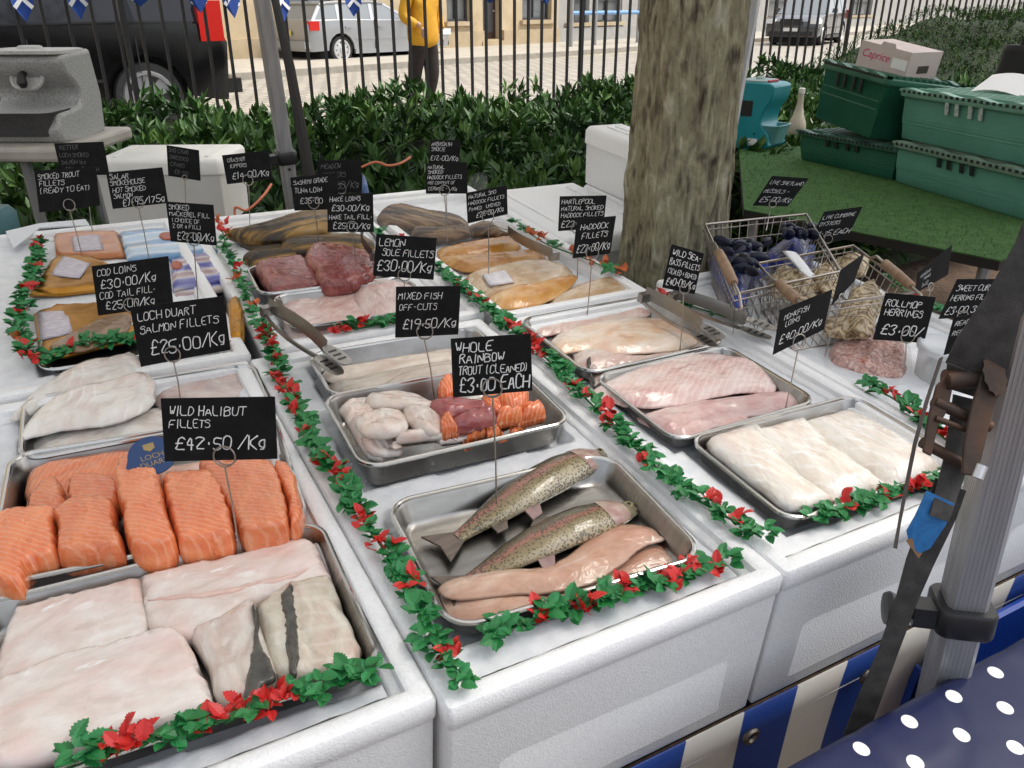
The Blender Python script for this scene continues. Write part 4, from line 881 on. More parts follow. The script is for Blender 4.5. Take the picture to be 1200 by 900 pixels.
slab('salmon_portion', 'narrow salmon portion at the right end of the tray', 'fish', cr(0, 600, 3, (960, -150), (1035, -130), (1060, -20), (1066, 40), (1020, 66), (1005, -30)), .986, .042, SALM, G, R=.0045, crease=.02, undul=.05, rough=.03)
TRAY[0] = None
# cod
G = 'cod fillets'
slab('cod_fillet', 'flat white cod fillet lowest in its tray, along the salmon tray', 'fish', cr(0, 300, 3, (112, 640), (230, 600), (420, 560), (560, 520), (582, 600), (575, 630), (380, 650), (120, 697)), Z, .018, COD, G)
slab('cod_fillet', 'upper cod fillet with a tapering tail pointing left', 'fish', cr(0, 300, 3, (28, 552), (90, 480), (190, 410), (290, 360), (400, 340), (470, 325), (497, 385), (420, 450), (300, 470), (180, 490), (90, 545)), Z + .014, .030, COD, G, R=.02)
slab('cod_fillet', 'plump cod fillet lying over the others in front of the salmon card', 'fish', cr(0, 300, 3, (60, 622), (90, 560), (160, 500), (270, 460), (390, 430), (520, 395), (543, 460), (520, 515), (420, 560), (300, 582), (210, 592), (120, 612)), Z + .020, .030, COD, G, R=.022)
slab('cod_fillet', 'greyish pink cod tail fillet at the right of the cod tray', 'fish', cr(0, 300, 3, (548, 415), (640, 395), (760, 385), (860, 380), (900, 440), (918, 490), (760, 510), (555, 520)), Z, .020, GREYF, G)
TRAY[0] = MXT
# chunks in the deep tray
def grow(p, k):
    c = np.mean(p, 0); return [tuple(c + (np.array(q) - c) * k) for q in p]
G = 'white fish chunks'; ZC = .985
for lb, pts, dz, th in (
    ('white fish chunk in the back left corner of the deep tray', [(110, 395), (170, 340), (270, 330), (300, 395), (210, 430), (130, 440)], .004, .034),
    ('long white fish chunk at the back middle of the deep tray', [(262, 320), (360, 285), (470, 290), (545, 345), (540, 380), (420, 390), (290, 375)], .010, .030),
    ('white fish chunk at the left wall of the deep tray', [(150, 470), (170, 420), (260, 420), (300, 510), (330, 590), (230, 585), (180, 530)], .0, .036),
    ('pinkish white fish chunk in the middle of the white heap', [(190, 440), (270, 370), (400, 375), (440, 450), (390, 500), (270, 500)], .018, .032),
    ('white fish chunk in the front left corner of the deep tray', [(205, 550), (290, 490), (395, 500), (410, 590), (330, 630), (240, 615)], .006, .032),
    ('big white fish chunk at the front of the white heap', [(400, 475), (480, 430), (590, 475), (615, 550), (530, 595), (430, 600), (395, 545)], .012, .034),
    ('white fish chunk touching the red tuna', [(430, 380), (540, 365), (592, 415), (580, 470), (500, 475), (440, 440)], .016, .03),
    ('small white fish chunk by the front rim of the deep tray', [(570, 505), (640, 470), (690, 485), (690, 520), (620, 550)], .004, .026)):
    slab('fish_chunk', lb, 'fish', grow(cr(360, 380, 3.75, *pts), 1.04), ZC + dz * 1.5 + .016, th * .62, CHUNK, G, R=.011, undul=.8, n=500, zt=.5, crease=.38, tilt=(rnd.uniform(-.22, .22), rnd.uniform(-.3, .3)))
G = 'tuna chunks'
for lb, pts, dz, th in (('dark red tuna chunk furthest back in the deep tray', [(545, 350), (620, 330), (760, 345), (785, 385), (660, 405), (620, 425), (560, 390)], .014, .03), ('tuna chunk with a white sinew in the middle of the deep tray', [(640, 435), (720, 385), (820, 380), (835, 470), (820, 515), (740, 520), (680, 505)], .016, .032)):
    slab('tuna_chunk', lb, 'fish', grow(cr(360, 380, 3.75, *pts), 1.1), ZC + dz + .014, th, TUNAC, G, R=.014, undul=.4, n=300)
G = 'salmon chunks'
for lb, pts, dz in (('salmon chunk at the back of the deep tray beside the tuna', [(570, 310), (600, 265), (650, 265), (655, 320), (610, 340)], .012), ('small salmon chunk between white fish and tuna', [(580, 450), (630, 420), (670, 495), (640, 510), (590, 490)], .012),
    ('salmon chunk just under the trout card', [(835, 340), (880, 305), (960, 297), (966, 365), (880, 398)], .018), ('salmon chunk left of the front right one', [(830, 430), (870, 395), (940, 390), (955, 490), (880, 530), (840, 510)], .012), ('salmon chunk in the right corner of the deep tray', [(940, 395), (975, 378), (1032, 376), (1072, 470), (1010, 500), (955, 506)], .008),
    ('salmon chunk by the front rim of the deep tray', [(705, 500), (740, 470), (830, 465), (870, 495), (810, 530), (720, 535)], .004), ('salmon chunk behind the pin of the trout card', [(765, 350), (820, 330), (870, 400), (830, 425), (780, 400)], .010)):
    slab('salmon_chunk', lb, 'fish', grow(cr(360, 380, 3.75, *pts), 1.04), ZC + dz * 1.3 + .012, .034, SALMB, G, R=.008, undul=.15, crease=.04, n=300, zt=.4)
TRAY[0] = OT
G = 'off-cut strips'
slab('fish_strip', 'pale off-cut strip along the back of its tray', 'fish', cr(360, 380, 3.75, (55, 165), (200, 120), (420, 98), (640, 92), (700, 110), (640, 150), (300, 205), (100, 245)), Z, .018, STRIP, G)
slab('fish_strip', 'pale off-cut strip in the middle of its tray', 'fish', cr(360, 380, 3.75, (90, 250), (330, 195), (640, 140), (760, 140), (700, 215), (400, 280), (125, 330)), Z + .006, .018, STRIP, G)
slab('fish_strip', 'triangular off-cut leaning over the rim of the deep tray', 'fish', cr(360, 380, 3.75, (330, 270), (420, 200), (560, 165), (680, 170), (690, 230), (480, 290)), Z + .018, .016, STRIP, G)
TRAY[0] = None
# sea bass
G = 'sea bass fillets'
B6 = lambda *p: cr(600, 320, 3.333, *p)
slab('bass_fillet', 'sea bass fillet furthest back against the white box rim', 'fish', B6((48, 190), (90, 185), (250, 170), (420, 135), (500, 100), (532, 80), (545, 150), (480, 170), (330, 195), (200, 225), (90, 235)), Z, .016, BASS, G)
slab('bass_fillet', 'large sea bass fillet with a warm lower edge on top of the tray', 'fish', B6((148, 262), (200, 215), (300, 185), (400, 172), (520, 165), (620, 175), (690, 215), (730, 260), (640, 290), (520, 300), (400, 302), (300, 288), (180, 303)), Z + .014, .020, BASSY, G)
slab('bass_fillet', 'sea bass fillet nearest the front of its tray', 'fish', B6((240, 318), (260, 285), (320, 283), (480, 310), (640, 290), (740, 275), (790, 300), (640, 330), (480, 345), (380, 360), (270, 372)), Z + .008, .018, BASS, G)
slab('bass_fillet', 'small folded end of sea bass peeping out at the left', 'fish', B6((168, 312), (215, 290), (250, 310), (245, 345), (200, 342)), Z, .012, BASS, G)
slab('bass_fillet', 'sea bass fillet half under the tongs at the right', 'fish', B6((480, 250), (600, 200), (700, 215), (760, 260), (720, 300), (560, 300)), Z, .014, BASS, G)
G = 'monkfish fillets'
slab('monkfish_fillet', 'thin pale fillet at the back edge of the monkfish tray', 'fish', B6((330, 395), (450, 350), (640, 310), (760, 290), (800, 310), (600, 370), (440, 420)), Z, .016, BASS, G)
k = slab('monkfish_fillet', 'curled fillet end with a dark skin edge left of the big pink fillet', 'fish', B6((292, 345), (312, 328), (340, 352), (378, 400), (352, 418), (320, 425), (300, 390)), Z + .006, .022, BASS, G)
slab('skin', None, None, B6((291, 345), (302, 330), (312, 333), (305, 370), (325, 420), (312, 415), (295, 380)), Z + .012, .012, SKIN, parent=k, R=.004)
slab('monkfish_fillet', 'big ribbed pink fillet in the middle of the third box', 'fish', B6((318, 445), (370, 405), (470, 360), (600, 318), (740, 298), (850, 312), (930, 325), (1000, 360), (1035, 445), (900, 450), (780, 470), (660, 498), (520, 508), (420, 495)), Z + .010, .026, MONK, G, R=.02)
slab('monkfish_fillet', 'pink fillet pierced by the pin of the monkfish card', 'fish', B6((488, 555), (560, 520), (700, 490), (850, 470), (1000, 452), (1100, 455), (1125, 512), (980, 540), (800, 565), (660, 610), (580, 600)), Z + .004, .022, MONKD, G, R=.018)
slab('monkfish_fillet', 'deep pink fillet lowest in its tray beside the white loins', 'fish', B6((555, 598), (640, 560), (780, 545), (900, 545), (940, 570), (800, 590), (700, 640), (640, 635)), Z, .02, MONKD, G)
slab('monkfish_fillet', 'dark underlying flap left of the big pink fillet', 'fish', B6((420, 500), (520, 495), (600, 510), (500, 560), (450, 530)), Z - .002, .012, GREYF, G)
TRAY[0] = LT
slab('bass_fillet', 'sea bass fillet showing between the large warm one and the white rim', 'fish', B6((90, 262), (200, 205), (380, 165), (540, 150), (640, 175), (480, 215), (300, 260), (150, 300)), Z + .006, .018, BASS, 'sea bass fillets')
slab('monkfish_fillet', 'pale pink fillet along the left edge of its tray, nearest the garland', 'fish', B6((430, 515), (560, 500), (760, 515), (860, 560), (700, 620), (560, 592), (480, 560)), Z, .02, MONK, 'monkfish fillets')
G = 'white loins'
def grow_w(p, k=1.13):
    c = np.mean(p, 0); return [tuple(c + (np.array(q) - c) * k) for q in p]
W6 = lambda *p: cr(800, 300, 3, *p)
slab('white_loin', 'white loin lowest at the left of the tray, mostly under two others', 'fish', W6((60, 590), (260, 565), (420, 590), (560, 690), (660, 800), (560, 880), (400, 780), (250, 690)), Z - .004, .028, WHITEF, G)
slab('white_loin', 'white loin lowest at the right of the tray, mostly under two others', 'fish', W6((380, 540), (520, 500), (700, 570), (850, 700), (720, 800), (560, 690)), Z - .002, .028, WHITEF, G)
slab('white_loin', 'white loin at the right back of the front tray, against the white rim', 'fish', grow_w(W6((405, 560), (440, 505), (500, 485), (600, 500), (680, 560), (780, 620), (898, 705), (880, 750), (760, 790), (640, 720), (520, 640))), Z + .004, .032, WHITEF, G, R=.02, crease=.07, undul=.2, n=900)
slab('white_loin', 'long white loin in the middle of the front tray', 'fish', grow_w(W6((250, 605), (320, 560), (400, 550), (470, 600), (560, 680), (660, 750), (740, 790), (690, 850), (600, 880), (480, 800), (350, 700), (270, 650))), Z + .010, .036, WHITEF, G, R=.02, crease=.07, undul=.2, n=900)
slab('white_loin', 'nearest white loin at the front left of its tray', 'fish', grow_w(W6((0, 600), (50, 575), (150, 570), (260, 600), (320, 670), (400, 760), (500, 830), (570, 880), (520, 920), (390, 905), (290, 830), (180, 750), (90, 690))), Z + .012, .038, WHITEF, G, R=.02, crease=.07, undul=.2, n=900)
TRAY[0] = None
# smoked haddock box
G = 'smoked haddock fillets'
H4 = lambda *p: cr(420, 150, 4.286, *p)
slab('smoked_fillet', 'deep yellow smoked fillet stacked at the back of the haddock box', 'fish', H4((395, 600), (500, 570), (640, 548), (760, 540), (820, 590), (700, 615), (560, 630), (430, 650)), .980, .022, YELF, G)
slab('smoked_fillet', 'yellow smoked fillet lying across below the deep yellow one', 'fish', H4((390, 640), (560, 625), (760, 610), (900, 600), (940, 660), (760, 690), (560, 710), (480, 690)), .978, .020, YELF, G)
slab('smoked_fillet', 'pale smoked fillet under the paper label', 'fish', H4((540, 740), (640, 690), (830, 655), (1000, 665), (1080, 720), (1000, 800), (820, 850), (650, 840)), .986, .022, HADP, G)
slab('smoked_fillet', 'orange edged smoked haddock fillet at the front of the back box', 'fish', H4((640, 850), (720, 800), (880, 770), (1000, 740), (1100, 725), (1060, 790), (960, 850), (860, 880), (720, 890)), .990, .024, HADD, G)
slab('smoked_fillet', 'pale beige smoked fillet at the right end beneath the haddock card', 'fish', H4((960, 850), (1080, 780), (1200, 745), (1300, 740), (1360, 790), (1330, 830), (1160, 870), (1000, 895)), .982, .022, HADP, G)
slab('smoked_fillet', 'flat beige smoked fillet at the lower edge of the haddock box', 'fish', H4((600, 900), (760, 860), (960, 870), (1130, 870), (1000, 910), (760, 940)), .978, .014, HADP, G)
G = 'kippers'
slab('kipper', 'brown kipper with head, wrapped in clear film, at the very back', 'fish', H4((90, 450), (130, 400), (190, 385), (240, 385), (360, 415), (480, 435), (545, 465), (545, 500), (420, 500), (280, 495), (200, 490), (130, 480)), .985, .026, KIPP, G)
slab('kipper', 'brown kipper lying in front of the one with head', 'fish', H4((260, 520), (300, 495), (420, 500), (540, 495), (560, 530), (440, 545), (300, 548)), .983, .024, KIPP, G)
slab('kipper', 'dark kipper tail right of the film wrapped kippers', 'fish', H4((545, 500), (620, 470), (700, 480), (760, 500), (740, 530), (620, 530), (560, 530)), .983, .020, KIPP, G)
FILM = mat('clear film', (.85, .87, .88), .12, alpha=.035, spec=.5)
slab('plastic_film', 'crumpled clear plastic film over the kippers beside the white rim', 'film', H4((60, 440), (100, 360), (250, 360), (500, 350), (560, 240), (650, 235), (640, 300), (600, 400), (580, 480), (560, 545), (300, 560), (110, 520)), .995, .024, FILM, undul=.9, n=700)
slab('paper_label', 'torn white paper label on the pale smoked fillet', 'label', H4((620, 735), (740, 710), (785, 770), (660, 790)), 1.004, .004, mat('paper', (.72, .70, .70), .7, c2=(.55, .52, .55), scale=60), per=1, flat=1, n=60, R=.003)
# middle back box
G = 'smoked mackerel'
M3 = lambda *p: cr(170, 150, 4.286, *p)
slab('smoked_mackerel', 'golden smoked mackerel lying highest at the back', 'fish', M3((400, 515), (500, 500), (600, 475), (740, 430), (900, 405), (960, 420), (940, 490), (840, 525), (700, 545), (560, 555), (470, 540)), .992, .034, MACK, G, R=.03)
slab('smoked_mackerel', 'smoked mackerel split end just behind the tuna', 'fish', M3((680, 570), (740, 548), (900, 540), (1060, 530), (1150, 570), (1120, 600), (960, 615), (800, 620), (690, 610)), .984, .030, MACK, G, R=.026)
slab('smoked_mackerel', 'dark smoked mackerel lowest on the left behind the tuna', 'fish', M3((490, 640), (540, 615), (620, 605), (740, 600), (780, 630), (660, 660), (540, 675), (500, 660)), .980, .026, MACK, G, R=.022)
slab('smoked_mackerel', 'blackish mackerel body under the golden one', 'fish', M3((440, 530), (520, 560), (680, 560), (700, 600), (560, 605), (480, 580)), .978, .024, mat('black fish skin', (.02, .014, .009), .4, c2=(.06, .04, .02), scale=20), G, R=.02)
G = 'tuna loins'
slab('tuna_loin', 'broad dark tuna loin at the left of its tray', 'fish', M3((550, 700), (610, 675), (700, 660), (800, 655), (870, 740), (885, 800), (780, 820), (650, 835), (590, 780)), Z, .034, TUNA, G, R=.010, crease=.03, undul=.10, rough=.04)
slab('tuna_loin', 'tuna loin stacked on top at the right behind the hake card', 'fish', M3((800, 660), (830, 600), (900, 588), (1000, 600), (1080, 620), (1150, 650), (1150, 740), (1060, 770), (880, 770), (850, 710)), Z + .014, .034, TUNA, G, R=.010, crease=.03, undul=.10, rough=.04)
slab('tuna_loin', 'small tuna cut propped against the stacked loin', 'fish', M3((868, 705), (960, 690), (1060, 685), (1095, 720), (1075, 775), (960, 800), (880, 790)), Z + .012, .036, TUNA, G, R=.010, crease=.03, undul=.10, rough=.04)
G = 'lemon sole fillets'
slab('sole_fillet', 'pale pink sole fillet filling the left of its tray', 'fish', M3((665, 865), (740, 830), (860, 815), (1000, 795), (1100, 800), (1200, 860), (1210, 930), (1060, 985), (880, 1025), (730, 1035), (690, 960)), Z, .022, SOLE, G, R=.02)
slab('sole_fillet', 'sole fillet overlapping behind the lemon sole card', 'fish', M3((1040, 850), (1080, 770), (1160, 750), (1280, 760), (1400, 800), (1480, 900), (1380, 960), (1200, 960), (1100, 930)), Z + .010, .022, SOLE, G, R=.02)
slab('sole_fillet', 'third sole fillet under the other two at the right', 'fish', M3((1150, 940), (1300, 900), (1460, 900), (1440, 985), (1280, 1000), (1160, 1000)), Z, .016, SOLE, G, R=.015)
# ------------------------------------------------------------------ whole trout
def trout_mat():
    m = bpy.data.materials.new('trout skin'); m.use_nodes = True; nt = m.node_tree; N = nt.nodes; L = nt.links; b = N['Principled BSDF']
    tc = N.new('ShaderNodeTexCoord'); sp = N.new('ShaderNodeSeparateXYZ'); L.new(tc.outputs['Object'], sp.inputs[0])
    nz = N.new('ShaderNodeTexNoise'); nz.inputs['Scale'].default_value = 40; L.new(tc.outputs['Object'], nz.inputs['Vector'])
    k = N.new('ShaderNodeMath'); k.operation = 'MULTIPLY_ADD'; k.inputs[1].default_value = 1 / .062; k.inputs[2].default_value = .47; L.new(sp.outputs[1], k.inputs[0])
    ad = N.new('ShaderNodeMath'); ad.operation = 'MULTIPLY_ADD'; ad.inputs[1].default_value = .22; L.new(nz.outputs[0], ad.inputs[0]); L.new(k.outputs[0], ad.inputs[2])
    r = _ramp(nt, [(.08, (.60, .55, .48)), (.26, (.46, .39, .26)), (.46, (.25, .195, .085)), (.58, (.22, .15, .075)), (.66, (.34, .13, .10)), (.72, (.20, .10, .055)), (.79, (.10, .08, .035)), (.93, (.035, .032, .016))]); L.new(ad.outputs[0], r.inputs[0])
    v = N.new('ShaderNodeTexVoronoi'); v.inputs['Scale'].default_value = 300; v.inputs['Randomness'].default_value = 1; L.new(tc.outputs['Object'], v.inputs['Vector'])
    n2 = N.new('ShaderNodeTexNoise'); n2.inputs['Scale'].default_value = 28; L.new(tc.outputs['Object'], n2.inputs['Vector'])
    th = N.new('ShaderNodeMath'); th.operation = 'MULTIPLY_ADD'; th.inputs[1].default_value = .7; th.inputs[2].default_value = .06; L.new(n2.outputs[0], th.inputs[0])
    ls = N.new('ShaderNodeMath'); ls.operation = 'LESS_THAN'; L.new(v.outputs['Distance'], ls.inputs[0]); L.new(th.outputs[0], ls.inputs[1])
    mu = N.new('ShaderNodeMath'); mu.operation = 'MULTIPLY'; mu.inputs[1].default_value = .7; L.new(ls.outputs[0], mu.inputs[0])
    mx = N.new('ShaderNodeMixRGB'); L.new(mu.outputs[0], mx.inputs[0]); L.new(r.outputs[0], mx.inputs[1]); mx.inputs[2].default_value = (.035, .03, .018, 1)
    L.new(mx.outputs[0], b.inputs['Base Color']); b.inputs['Roughness'].default_value = .26; b.inputs['Coat Weight'].default_value = .5
    v2 = N.new('ShaderNodeTexVoronoi'); v2.inputs['Scale'].default_value = 420; L.new(tc.outputs['Object'], v2.inputs['Vector'])
    bu = N.new('ShaderNodeBump'); bu.inputs['Strength'].default_value = .25; bu.inputs['Distance'].default_value = .001; L.new(v2.outputs[0], bu.inputs['Height']); L.new(bu.outputs[0], b.inputs['Normal'])
    return m
TROUT = trout_mat(); FIN = mat('trout fin', (.10, .08, .06), .4, c2=(.20, .15, .12), scale=50, stretch=(.3, 4, 1)); FINP = mat('pale fin', (.42, .28, .25), .4, c2=(.25, .16, .16), scale=40)
GILL = mat('gill cover', (.34, .18, .16), .25, c2=(.46, .36, .28), scale=60, coat=.5); HEADM = mat('trout head', (.13, .105, .055), .3, c2=(.26, .22, .13), scale=90, coat=.4)
EYE = mat('fish eye', (.01, .01, .01), .05); EYER = mat('fish eye ring', (.5, .42, .2), .2, .5)
def trout(label, head, tail, z0, hgt=.030, wid=.060, bend=.01, n=36):
    """lies on its side: x to the head, y to the back"""
    a = T(*head, z0 + hgt * .5)[:2]; b = T(*tail, z0 + .01)[:2]; L_ = np.linalg.norm(a - b); c = (a + b) / 2; rz = math.atan2(*(a - b)[::-1])
    t = thing('trout', label, 'fish', TM((c[0], c[1], z0), rz), 'whole trout')
    prof = [(0, .10, .16), (.03, .26, .34), (.08, .52, .60), (.14, .74, .8), (.2, .88, .92), (.3, 1, 1), (.42, 1, .98), (.55, .92, .88), (.68, .72, .68), (.8, .46, .44), (.87, .34, .3), (.9, .33, .22)]
    us = np.linspace(0, .9, n); hw = np.interp(us, [p[0] for p in prof], [p[1] for p in prof]) * wid / 2; hh = np.interp(us, [p[0] for p in prof], [p[2] for p in prof]) * hgt / 2
    V = []; na = 20
    cy = lambda u: bend * math.sin(math.pi * u) ; cxx = lambda u: L_ / 2 - L_ * u
    for u, w_, h_ in zip(us, hw, hh):
        for k in range(na):
            q = 2 * math.pi * k / na; V.append((cxx(u), cy(u) + w_ * math.cos(q) * (1.0), max(.0008, h_ * 1.0 + h_ * math.sin(q))))
    Fc = [(i * na + k, i * na + (k + 1) % na, (i + 1) * na + (k + 1) % na, (i + 1) * na + k) for i in range(n - 1) for k in range(na)] + [tuple(range(na)), tuple((n - 1) * na + k for k in range(na))[::-1]]
    npbuild('body', V, Fc, TROUT, t)
    def plate(name, pts, z, th, m, par=t): 
        return bevel(MB().prism([(x, y, z) for x, y in pts], (0, 0, th)).build(name, m, par), .0007)
    x0 = lambda u: cxx(u)
    tl = cxx(.885); plate('tail_fin', [(tl, cy(.88) + wid * .16), (tl - L_ * .05, cy(.9) + wid * .32), (tl - L_ * .115, cy(.9) + wid * .5), (tl - L_ * .095, cy(.9)), (tl - L_ * .12, cy(.9) - wid * .48), (tl - L_ * .05, cy(.9) - wid * .3), (tl, cy(.88) - wid * .16)], hgt * .09, .003, FIN)
    u = .45; plate('dorsal_fin', [(x0(.40), cy(u) + wid * .47), (x0(.42), cy(u) + wid * .62), (x0(.48), cy(u) + wid * .66), (x0(.53), cy(u) + wid * .45)], hgt * .42, .0025, FIN)
    plate('pelvic_fin', [(x0(.52), cy(.52) - wid * .42), (x0(.56), cy(.5) - wid * .72), (x0(.62), cy(.5) - wid * .76), (x0(.60), cy(.56) - wid * .36)], hgt * .3, .0025, FINP)
    plate('anal_fin', [(x0(.68), cy(.68) - wid * .30), (x0(.72), cy(.7) - wid * .55), (x0(.77), cy(.7) - wid * .52), (x0(.76), cy(.76) - wid * .22)], hgt * .2, .0025, FIN)
    # gill cover: curved plate on the upper side of the head
    g = MB(); gv = []
    for i in range(9):
        u = .105 + .105 * i / 8
        for j in range(11):
            q = math.radians(20 + 150 * j / 10); w_ = np.interp(u, us, hw); h_ = np.interp(u, us, hh); bul = 1.02 + .07 * math.sin(math.pi * i / 8)
            edge = .012 * math.sin(math.pi * j / 10) * (i / 8)
            gv.append((cxx(u + edge), cy(u) + w_ * math.cos(q) * bul, h_ + h_ * math.sin(q) * bul + .0006))
    g.add(gv, [(i * 11 + j, i * 11 + j + 1, (i + 1) * 11 + j + 1, (i + 1) * 11 + j) for i in range(8) for j in range(10)], True); g.build('gill_cover', GILL, t)
    g = MB(); gv = []
    for i in range(9):
        u = .0 + .112 * i / 8
        for j in range(13):
            q = math.radians(5 + 170 * j / 12); w_ = np.interp(u, us, hw); h_ = np.interp(u, us, hh)
            gv.append((cxx(u), cy(u) + w_ * math.cos(q) * 1.03, h_ + h_ * math.sin(q) * 1.03 + .0004))
    g.add(gv, [(i * 13 + j, i * 13 + j + 1, (i + 1) * 13 + j + 1, (i + 1) * 13 + j) for i in range(8) for j in range(12)], True); hd_ = g.build('head', HEADM, t)
    u = .062; ze = np.interp(u, us, hh) * 2.02; ye = cy(u) + wid * .06
    e = MB().lathe([(.0001, .0022), (.0026, .0016), (.0036, 0)], (cxx(u), ye, ze), 14).build('eye', EYE, hd_)
    MB().lathe([(.0034, .0010), (.0054, .0006), (.0058, -.001)], (cxx(u), ye, ze), 14).build('eye_ring', EYER, hd_)
    MB().tube([(cxx(.002), cy(0) - .001, .004), (cxx(.03), cy(0) - wid * .14, np.interp(.03, us, hh) * 1.9), (cxx(.05), cy(.05) - wid * .17, np.interp(.05, us, hh) * 1.85)], .0009, 5).build('mouth', EYE, hd_)
    return t
trout('whole spotted trout lying highest in the front tray, head to the back right', (716, 524), (512, 640), .972, .034, .056, .004)
trout('whole trout half covered by the pink trout fillets', (752, 588), (520, 690), .969, .030, .053, .006)
TRAY[0] = TT
G = 'trout fillets'
T7 = lambda *p: cr(440, 500, 3, *p)
slab('trout_fillet', 'opened pink trout fillet nearest the front rim of the trout tray', 'fish', T7((220, 590), (270, 570), (400, 555), (620, 560), (720, 520), (860, 450), (960, 405), (1050, 395), (1088, 425), (1060, 465), (900, 520), (760, 575), (600, 640), (440, 682), (320, 680), (245, 645)), .968, .011, TROUTF, G, crease=.3, undul=.5, n=900)
slab('trout_fillet', 'long pink trout fillet draped over the lower whole trout', 'fish', T7((222, 575), (240, 535), (330, 508), (470, 488), (600, 482), (690, 430), (790, 355), (880, 330), (970, 345), (1025, 385), (940, 415), (860, 480), (760, 540), (630, 572), (480, 580), (300, 600)), .978, .014, TROUTF, G, crease=.3, undul=.5, n=900)

TRAY[0] = None
# ------------------------------------------------------------------ price cards, written by hand
GL = {'A': '002640 1232', 'B': '000636453403 0334413000', 'C': '4536160501103041', 'D': '00062644422000', 'E': '46060040 0333', 'F': '460600 0333', 'G': '4536160501103041 414323', 'H': '0006 4046 0343',
      'I': '2026', 'J': '3631201001', 'K': '0006 460340', 'L': '060040', 'M': '0006234640', 'N': '00064046', 'O': '160501103041453616', 'P': '000636453403', 'Q': '160501103041453616 2240', 'R': '000636453403 2340',
      'S': '4536160514344241301001', 'T': '0646 2620', 'U': '060110304146', 'V': '062046', 'W': '0610243046', 'X': '0046 0640', 'Y': '062346 2320', 'Z': '06460040', '0': '160501103041453616', '1': '152620', '2': '05163645340040',
      '3': '0516364523 2342301001', '4': '30360242', '5': '46060333424130 1001'.replace(' ', ''), '6': '36050110304142330 3'.replace(' ', ''), '7': '064610', '8': '231405163645342302011030414223', '9': '4313040516364530',
      '£': '453626151200 0040 0333'.replace('1200 0040', '120040'), '/': '0046', '(': '26151120', ')': '06151100', '-': '1333', '.': '2322', ',': '2110', '+': '2125 0343', 'g': '34140302113134 343010', 'k': '0006 340230', "'": '2625', ':': '2122 2425'}
def strokes(text, rs):
    """handwritten capitals as polylines; unit height, returns list and width"""
    out = []; x = 0
    for ch in text:
        if ch == ' ': x += .42; continue
        g = GL.get(ch.upper() if ch not in 'gk' else ch)
        if g is None: x += .4; continue
        h = 1 + rs.uniform(-.1, .1); wd = .60 * (1 + rs.uniform(-.15, .15)); dy = rs.uniform(-.05, .05); sl = .10 + rs.uniform(-.06, .1)
        if ch in "I.':,1": wd *= .55
        for st in g.split():
            p = np.array([(int(st[i]), int(st[i + 1])) for i in range(0, len(st) - 1, 2)], float); p = p / [4, 6] + rs.normal(0, .025, p.shape)
            q = np.c_[x + p[:, 0] * wd + sl * p[:, 1], dy + p[:, 1] * h]
            if len(q) > 2:       # soften the corners like a quick hand
                r = [q[0]]
                for a, b in zip(q[:-1], q[1:]): r += [a * .75 + b * .25, a * .25 + b * .75]
                q = np.array(r + [q[-1]])
            out.append(q)
        x += wd + .17
    return out, max(x - .17, .1)
def writing(lines, W_, H_, rs, weight=1.0):
    """lines: (text, height, baseline from top, left) as fractions of the card -> flat ribbons in 0..W, 0..H"""
    V, Fc = [], []
    for (txt, h, yb, xl) in lines:
        st, wd = strokes(txt, rs); hh = h * H_ * .92; sx = min(hh * .98, (W_ * (.96 - xl)) / wd); th = .088 * weight * min(hh, sx * 1.2)
        tlt = rs.uniform(-.02, .02)
        for q in st:
            P = np.c_[xl * W_ + q[:, 0] * sx, H_ * (1 - yb) + q[:, 1] * hh]; P[:, 1] += tlt * P[:, 0]
            for a, b in zip(P[:-1], P[1:]):
                d = b - a; l = np.linalg.norm(d)
                if l < 1e-7: continue
                d /= l; n = np.array([-d[1], d[0]]) * th * .5 * rs.uniform(.8, 1.15); a2 = a - d * th * .3; b2 = b + d * th * .3
                o = len(V); V += [a2 - n, b2 - n, b2 + n, a2 + n]; Fc.append((o, o + 1, o + 2, o + 3))
    return V, Fc
